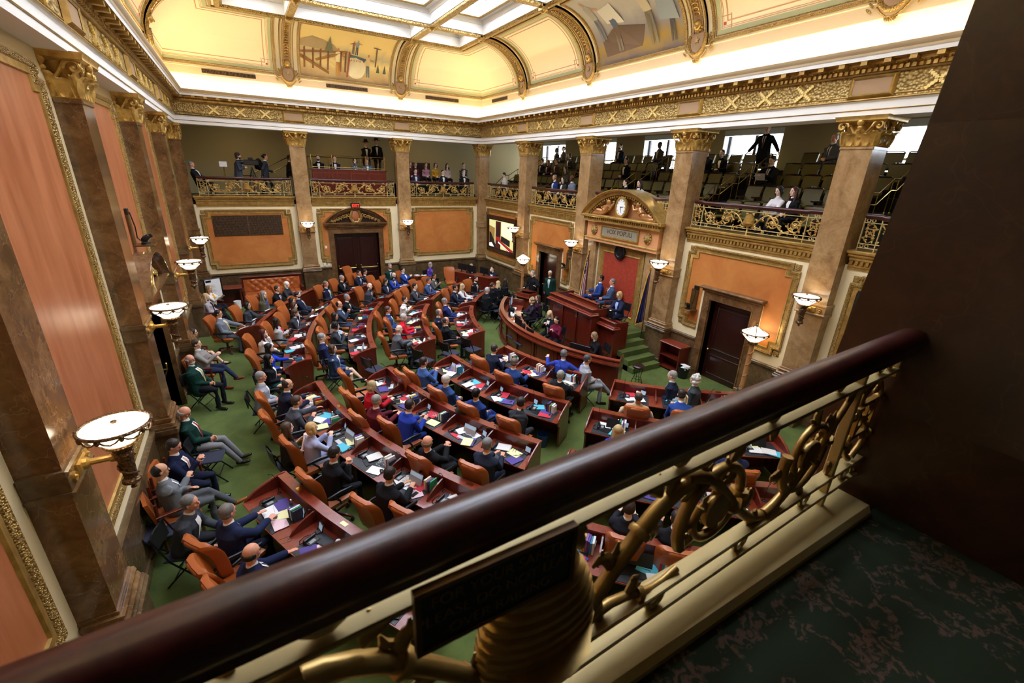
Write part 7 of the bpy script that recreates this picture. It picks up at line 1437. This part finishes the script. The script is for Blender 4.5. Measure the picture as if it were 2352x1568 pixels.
single('paper_stack', ppile, M['obj']); single('loose_sheet', lambda b: b.rings([[V(x, -.14, .002 + .006 * (i % 2)), V(x, .14, .002 + .004 * ((i + 1) % 2)), V(x, .14, .001), V(x, -.14, .0)] for i, x in enumerate((-.108, -.03, .04, .108))]), M['obj'])
single('legal_pad', lambda b: b.bev((-.108, -.14, 0), (.108, .14, .014), .003), M['obj']); single('folder', lambda b: (b.box((-.12, -.15, 0), (.12, .15, .004)), b.box((-.118, -.15, .006), (.12, .148, .009), None, Matrix.Rotation(-.03, 4, 'Y'))), M['obj']); single('smartphone', lambda b: b.bev((-.07, -.035, 0), (.07, .035, .009), .003), M['black']); single('tablet', lambda b: b.bev((-.12, -.09, 0), (.12, .09, .009), .003), M['steel'])
single('tissue_box', lambda b: (b.bev((-.06, -.11, 0), (.06, .11, .07), .004), b.ell((0, 0, .08), (.03, .04, .03), 6, 5)), M['obj'])
def cable_f(b):
    R = random.Random(4)
    for q in range(2): b.tube([V(.11 * sin(i * .9 + q) + .03 * R.uniform(-1, 1), .13 * cos(i * .7 + q * 2) + .03 * R.uniform(-1, 1), .006 + .012 * (i % 3)) for i in range(16)], .0035, 5)
single('cable', cable_f, M['obj'], 60)
def book_f(b): b.box((-.105, -.016, 0), (-.1, .016, .23)); b.box((-.105, -.016, 0), (.06, -.013, .23)); b.box((-.105, .013, 0), (.06, .016, .23)); b.box((-.1, -.013, .004), (.055, .013, .226))
single('book', book_f, M['obj'])
CT = {'paper_stack': 'papers', 'loose_sheet': 'paper', 'legal_pad': 'notepad', 'folder': 'folder', 'smartphone': 'phone', 'tablet': 'tablet', 'tissue_box': 'tissue box', 'book': 'book', 'cable': 'cable'}
def place(key, loc, rz, label, color=None, group=None, tilt=0, sc=1):
    if key in SINGLE: o = link(key, SINGLE[key], None, color and lin(color)); cat = CT[key]; o.location = loc; o.rotation_euler = (0, tilt, rz); tag(o, label, cat, group); o.scale = (sc,) * 3 if not hasattr(sc, '__len__') else sc; return o
    p, cat, used = PR[key]
    if not used: PR[key][2] = True; p.location = loc; p.rotation_euler = (0, 0, rz); tag(p, label, cat, group); return p
    o = dup(p, loc, rz, label, cat)
    if color:
        for c in o.children:
            if c.name.split('.')[0] in ('cup_body', 'flask_body', 'wrapper'): c.color = (*lin(color), 1)
    return o
BCN = {'#e6e3dc': 'off-white', '#5b3f8e': 'purple', '#e9e7e2': 'white', '#b3272f': 'red', '#2f8a5a': 'green', '#2f7fa0': 'teal', '#efeee9': 'pale', '#c9a23a': 'yellow', '#2a3048': 'navy', '#d8d5cc': 'cream', '#7a5a9a': 'lilac'}
PEOPLE = [(o, o.location.copy()) for o in COL.objects if o.get('category') == 'person' and o.location.z < .1]
STOP = {'in', 'at', 'by', 'with', 'of', 'the', 'and', 'on', 'a', 'her', 'his', 'to', 'behind', 'from', 'beside', 'against', 'looking', 'leaning', 'resting', 'next', 'red', 'mostly', 'hidden', 'bent', 'over', 'under', 'seen', 'foot', 'innermost', 'crossed', 'holding', 'long', 'up'}
def short(lb, n=7):
    w = lb.split()[:n]
    while w[-1] in STOP: w.pop()
    return ' '.join(w)
SH = {}
for o, l in PEOPLE:
    n = 7; s = short(o['label'], n)
    while s in SH.values() and n < 10: n += 1; s = short(o['label'], n)
    SH[o.name] = s
RND = random.Random(11); ROWN = {}
AVOID = set()
for (row, a0, i), a in SEATS_D.items():
    r = ROWR[row]; er = polar(1, a) - polar(0, a); et = V(-er.y, er.x, 0); seat = polar(r + 1.25, a); ang = math.radians(a)
    best = min(PEOPLE, key=lambda p: (p[1] - seat).length); dd = (best[1] - seat).length
    if dd < .65 and best[0].name not in AVOID: who = 'before the ' + SH[best[0].name]; AVOID.add(best[0].name)
    else:
        side_ = 'near' if a > 180 else 'far'; side_ += ' right-hand' if a > 214 else ''
        if a < 148: side_ = 'far door-side'
        if a < 180 and a > 148: side_ = 'far aisle-side'
        who = 'at the unoccupied %s place of the %s %s row' % (ORD[i], ['', 'innermost', 'second', 'middle', 'fourth', 'outermost'][row], side_)
    def at(u, v, z=.767): return polar(r, a) + er * u + et * v + V(0, 0, z)
    def it(key, u, v, da, nm, color=None, **k):
        z = k.pop('z', .767)
        if key in ('laptop', 'dlaptop', 'vote', 'phone', 'mic'): rz = ang + da
        else: rz = ang + da
        place(key, at(u, v, z), rz, (nm + ' ' + who), color, **k)
    w = SEATW = math.radians(4.6) * r
    hw = min(.5, w * .5)
    L = RND.random
    it('vote', .24, hw * .8 * (1 if L() < .8 else -1), .25 * (L() - .5) - .3, 'small voting display', z=.76); it('mic', .2, -hw * .92, 0, 'gooseneck microphone', z=.76)
    it('phone', .42, -hw * .62, .1 * L(), 'black desk telephone', z=.76)
    near = r > 8 and a > 180 or a > 180
    papers = RND.sample([('paper_stack', 'stack of white papers', '#e4e3e2'), ('loose_sheet', 'loose white sheet', '#ecebea'), ('legal_pad', 'pale yellow pad', '#e6e3a8'), ('folder', 'red folder', '#c0283a'), ('folder', 'turquoise folder', '#4fb4c8'), ('folder', 'purple binder cover', '#4a3a86'), ('loose_sheet', 'crumpled pinkish handout', '#e2c4cc'), ('paper_stack', 'thick pile of printed bills', '#d9d6d0'), ('tablet', 'dark tablet', None), ('smartphone', 'black smartphone', None)], RND.choice([4, 5] if near else [3, 4]))
    lap = RND.random() < .42
    if lap: it(RND.choice(['laptop', 'laptop', 'dlaptop']), .48, .04, .2 * (L() - .5), 'open laptop', z=.768)
    spots = [(.5, -.05 if not lap else -hw * .35), (.36, .14), (.55, hw * .5), (.32, -.12), (.6, -.1 if not lap else hw * .5)]
    for n_, (kk, nm, cc) in enumerate(papers):
        u, v = spots[n_]; it(kk, u + .05 * (L() - .5), v + .06 * (L() - .5), L() * 1.2 - .6 + (1.57 if L() < .3 else 0), nm, cc, z=.768 + .004 * n_)
    if L() < .75: it(RND.choice(['bottle', 'bottle', 'cup', 'cup', 'flask']), .24, hw * (.45 - .3 * L()), 0, RND.choice(['drink container', 'upright drink vessel']), RND.choice(['#e8e6e0', '#2e58a8', '#c03a34', '#2f6f74', '#dfe5ea']), z=.765)
    if L() < .5: it('cable', .3, hw * (L() - .5), L() * 3, 'tangled charging cable', '#e8e8e8' if L() < .7 else '#222222')
    if L() < .4: it('mouse', .5, hw * .72, L(), 'black computer mouse', z=.762)
    if L() < .25: it('tissue_box', .24, -.02, L() * .4, 'tissue box', RND.choice(['#dfe4ea', '#c9d4dc', '#b8c7b0']), z=.765)
    if (near and L() < .75) or L() < .3:
        n_ = RND.randint(4, 7); v0 = hw * .96 if row == 4 and a > 180 else hw * .9; lean = L() * .1
        BC = RND.sample(['#e6e3dc', '#5b3f8e', '#e9e7e2', '#b3272f', '#2f8a5a', '#2f7fa0', '#efeee9', '#c9a23a', '#2a3048', '#d8d5cc', '#7a5a9a'], n_)
        for k in range(n_):
            c = BC[k]
            h_ = RND.uniform(.8, 1.1); place('book', at(.32, v0 - .035 * k - .03, .762), ang + .06 * (L() - .5), BCN[c] + ' upright book ' + who, c, 'books ' + who, 0, (1, 1, h_))
# the black western hat, desk-top monitor and reading glasses of the near rows
h = onz(1066, 940, 1.03); b = MB(); b.lathe([(.2, .02), (.21, .012), (.2, 0), (.1, .006), (.095, .09), (.06, .11), (.03, .085), (0, .08)], 26); o = b.build('hat', mat('black_felt', '#17181b', .9), None, 60); o.location = (h.x, h.y, 1.0); tag(o, 'black brimmed hat resting on the rail of the middle near row', 'hat')
h = onz(665, 1240, .77); b = MB()
for s in (-1, 1): b.tube([(.03 * cos(q_), s * .034 + .028 * sin(q_), .01) for q_ in [k * pi / 6 for k in range(12)]], .002, 4, None, True); b.tube([(0, s * .062, .01), (-.13, s * .05, .006)], .002, 4)
b.tube([(0, -.006, .01), (0, .006, .01)], .002, 4); o = b.build('reading_glasses', M['black'], None); o.location = (h.x, h.y, .785); tag(o, 'reading glasses on the yellow pad beside the open laptop at lower left', 'glasses')
def monitor(x, y, z, rz, label, w=.3, h_=.34):
    t = thing('computer_monitor', label, 'monitor', (x, y, z), math.radians(rz)); b = MB(); b.bev((-.02, -w, .1), (.012, w, .1 + h_), .008); b.build('housing', M['black'], t, 0); b = MB(); b.box((.012, -w + .015, .115), (.014, w - .015, .085 + h_)); b.build('screen', M['screen'], t, 0); b = MB(); b.bev((-.1, -.1, 0), (.08, .1, .012), .004); b.box((-.04, -.03, 0), (-.02, .03, .2)); b.build('stand', M['steel'], t, 0)
def on_desk(a, dr=.35): p = polar(RR0 - dr, a); return p.x, p.y
for a, lb, w in ((140, 'black monitor at the far end of the clerks desk', .22), (147, 'second black monitor of the clerks desk by the lace blouse', .24), (154.5, 'dark angled monitor beside the orange envelope on the clerks desk', .2), (170, 'wide black monitor beside the woman on her phone', .33), (203, 'large black monitor hiding the bent-over woman', .36)):
    x, y = on_desk(a); monitor(x, y, .75, a + 180, lb, w)
monitor(12.5, -12.95, 1.42, 0, 'black computer monitor on the rostrum wing seen from behind', .26)
for x, y, lb in ((11.75, -2.1, 'left black monitor on the corner console'), (12.0, -2.75, 'middle black monitor on the corner console'), (12.4, -3.5, 'right black monitor on the corner console')): monitor(x, y, 1.04, 20, lb, .3)
b = MB(); b.bev((-.2, -.25, 0), (.2, .25, .3), .03); b.box((-.12, -.18, .3), (.15, .18, .33)); o = b.build('printer', M['black'], None, 0); o.location = (12.35, -1.9, 1.04); tag(o, 'black printer with paper on top at the corner console', 'printer')
x, y = on_desk(211.5, .4); b = MB(); b.bev((-.17, -.22, 0), (.17, .22, .16), .03); o = b.build('printer', M['paper'], None, 0); o.location = (x, y, .75); o.rotation_euler = (0, 0, math.radians(31)); tag(o, 'white printer at the near end of the clerks desk', 'printer'); b = MB(); b.bev((-.12, -.16, .16), (.12, .16, .175), .005); b.build('scanner_lid', M['steel'], o, 0)
for i, a in enumerate((143, 150, 153, 158, 162, 166, 175, 180, 184, 190, 194, 208)):
    x, y = on_desk(a, .5); nm = ['white papers by the far monitor', 'papers under the lace-bloused clerk hands', 'white keyboard tray papers', 'orange envelope', 'large loose white sheet', 'white notepad', 'white sheet beside the maroon sweater', 'open file of papers', 'stack of bills', 'black and red binder', 'white binder', 'papers beside the printer'][i]
    place('legal_pad' if i == 3 else ('folder' if i in (9, 10) else 'paper_stack'), (x, y, .752), math.radians(a + 7 * i % 30), nm + ' on the clerks desk', '#d98a4a' if i == 3 else ('#6a1a1e' if i == 9 else '#e8e7e5'))
place('legal_pad', (12.7, -10.75, 1.63), 1.2, 'lilac sheet on the left end of the rostrum bench', '#a48fc4'); place('paper_stack', (12.3, -11.9, 1.63), .3, 'white papers on the rostrum bench worktop', '#e8e7e5')
place('paper_stack', (9.6, -.9, .745), .3, 'white papers on the small side table', '#e8e7e5'); place('loose_sheet', (9.95, -1.0, .745), 1., 'second sheet on the small side table', '#ecebea')
p = onz(1572, 838, .45); b = MB(); b.lathe([(.15, 0), (.19, .4), (.18, .4), (.14, .02)], 18); o = b.build('waste_bin', M['black'], None); o.location = (p.x, p.y, 0); tag(o, 'black waste bin full of papers by the dark door', 'bin'); b = MB(); 
for k in range(4): b.box((-.13, -.1, .36 + k * .02), (.13, .1, .375 + k * .02), None, Matrix.Rotation(k * .5, 4, 'Z') @ Matrix.Rotation(.15, 4, 'X'))
b.build('papers', M['paper'], o, 0)
p = onz(1246, 1010, .15); b = MB(); b.lathe([(.12, 0), (.15, .33), (.14, .33), (.11, .02)], 16); o = b.build('waste_bin', M['gloss'], None, 60, lin('#1c3a66')); o.location = (p.x, p.y, 0); tag(o, 'dark blue waste bin under the end of the second near row', 'bin')
for px, py, s, lb in ((1775, 470, 1, 'open grey laptop before the two women at the side gallery rail'), (1752, 402, 1, 'open grey laptop of the young man in the side gallery')):
    k = 0 if s == 1 and py > 450 else 2; x = TX[k] + .02; a = fray(px, py); q_ = CP + a * ((x - CP.x) / a.x); place('laptop', (x, q_.y, TZ[k] + .74 if k else TZ[k] + .66), 0.05, lb)
# camera on tripod, backpack
t = thing('video_camera', 'professional video camera on a tripod in the back gallery', 'camera', (2.55, 1.25, 4.66)); b = MB()
for k in range(3): a = k * 2.09 + .4; b.cyl((0, 0, 1.35), (.4 * cos(a), .4 * sin(a), 0), .02, 6)
b.build('tripod', M['steel'], t); b = MB(); b.bev((-.3, -.1, 1.42), (.3, .1, 1.66), .03); b.cyl((-.5, 0, 1.55), (-.28, 0, 1.55), .1, 14); b.box((-.1, -.02, 1.66), (.1, .02, 1.75)); b.build('camera_body', M['black'], t, 0)
t = thing('backpack', 'black backpack worn by the person walking in the back gallery', 'backpack'); b = MB(); b.ell((2.88, 1.6, 6.13), (.16, .17, .27), 12, 9); b.ell((2.76, 1.6, 6.05), (.08, .13, .15), 10, 7); b.build('bag', M['cloth'], t, 60, lin('#121216'))
# gallery ceiling lights; all but the one above the standing man added as fill
for i, (x, y) in enumerate([(2.2, 2.4), (6.9, 2.4), (11.7, 2.4), (17.3, -2.35), (17.3, -7.05), (17.3, -11.75), (17.3, -16.45), (17.3, 2.4), (17.3, -21.2)]):
    b = MB(); b.lathe([(.34, 0), (.34, .05), (.24, .05), (.24, 0), (.34, 0)], 24, (x, y, 8.24), None, False); o = b.build('ceiling_light', M['white'], None, 60); tag(o, ['round recessed gallery light above the cameraman', 'round gallery light above the press box', 'round gallery light above the seated row of women', 'round side-gallery light nearest the far corner', 'round side-gallery light left of the clock pediment', 'round side-gallery light above the clock pediment', 'round side-gallery light above the standing man', 'round gallery light in the far window corner', 'round side-gallery light behind the dark column'][i], 'light')
    b = MB(); b.lathe([(.23, 0), (.23, .02), (0, .02)], 24, (x, y, 8.26)); b.build('diffuser', M['gallight'], o)
for k, v in PR.items():
    if not v[2]:
        for c in list(v[0].children): bpy.data.objects.remove(c)
        bpy.data.objects.remove(v[0])
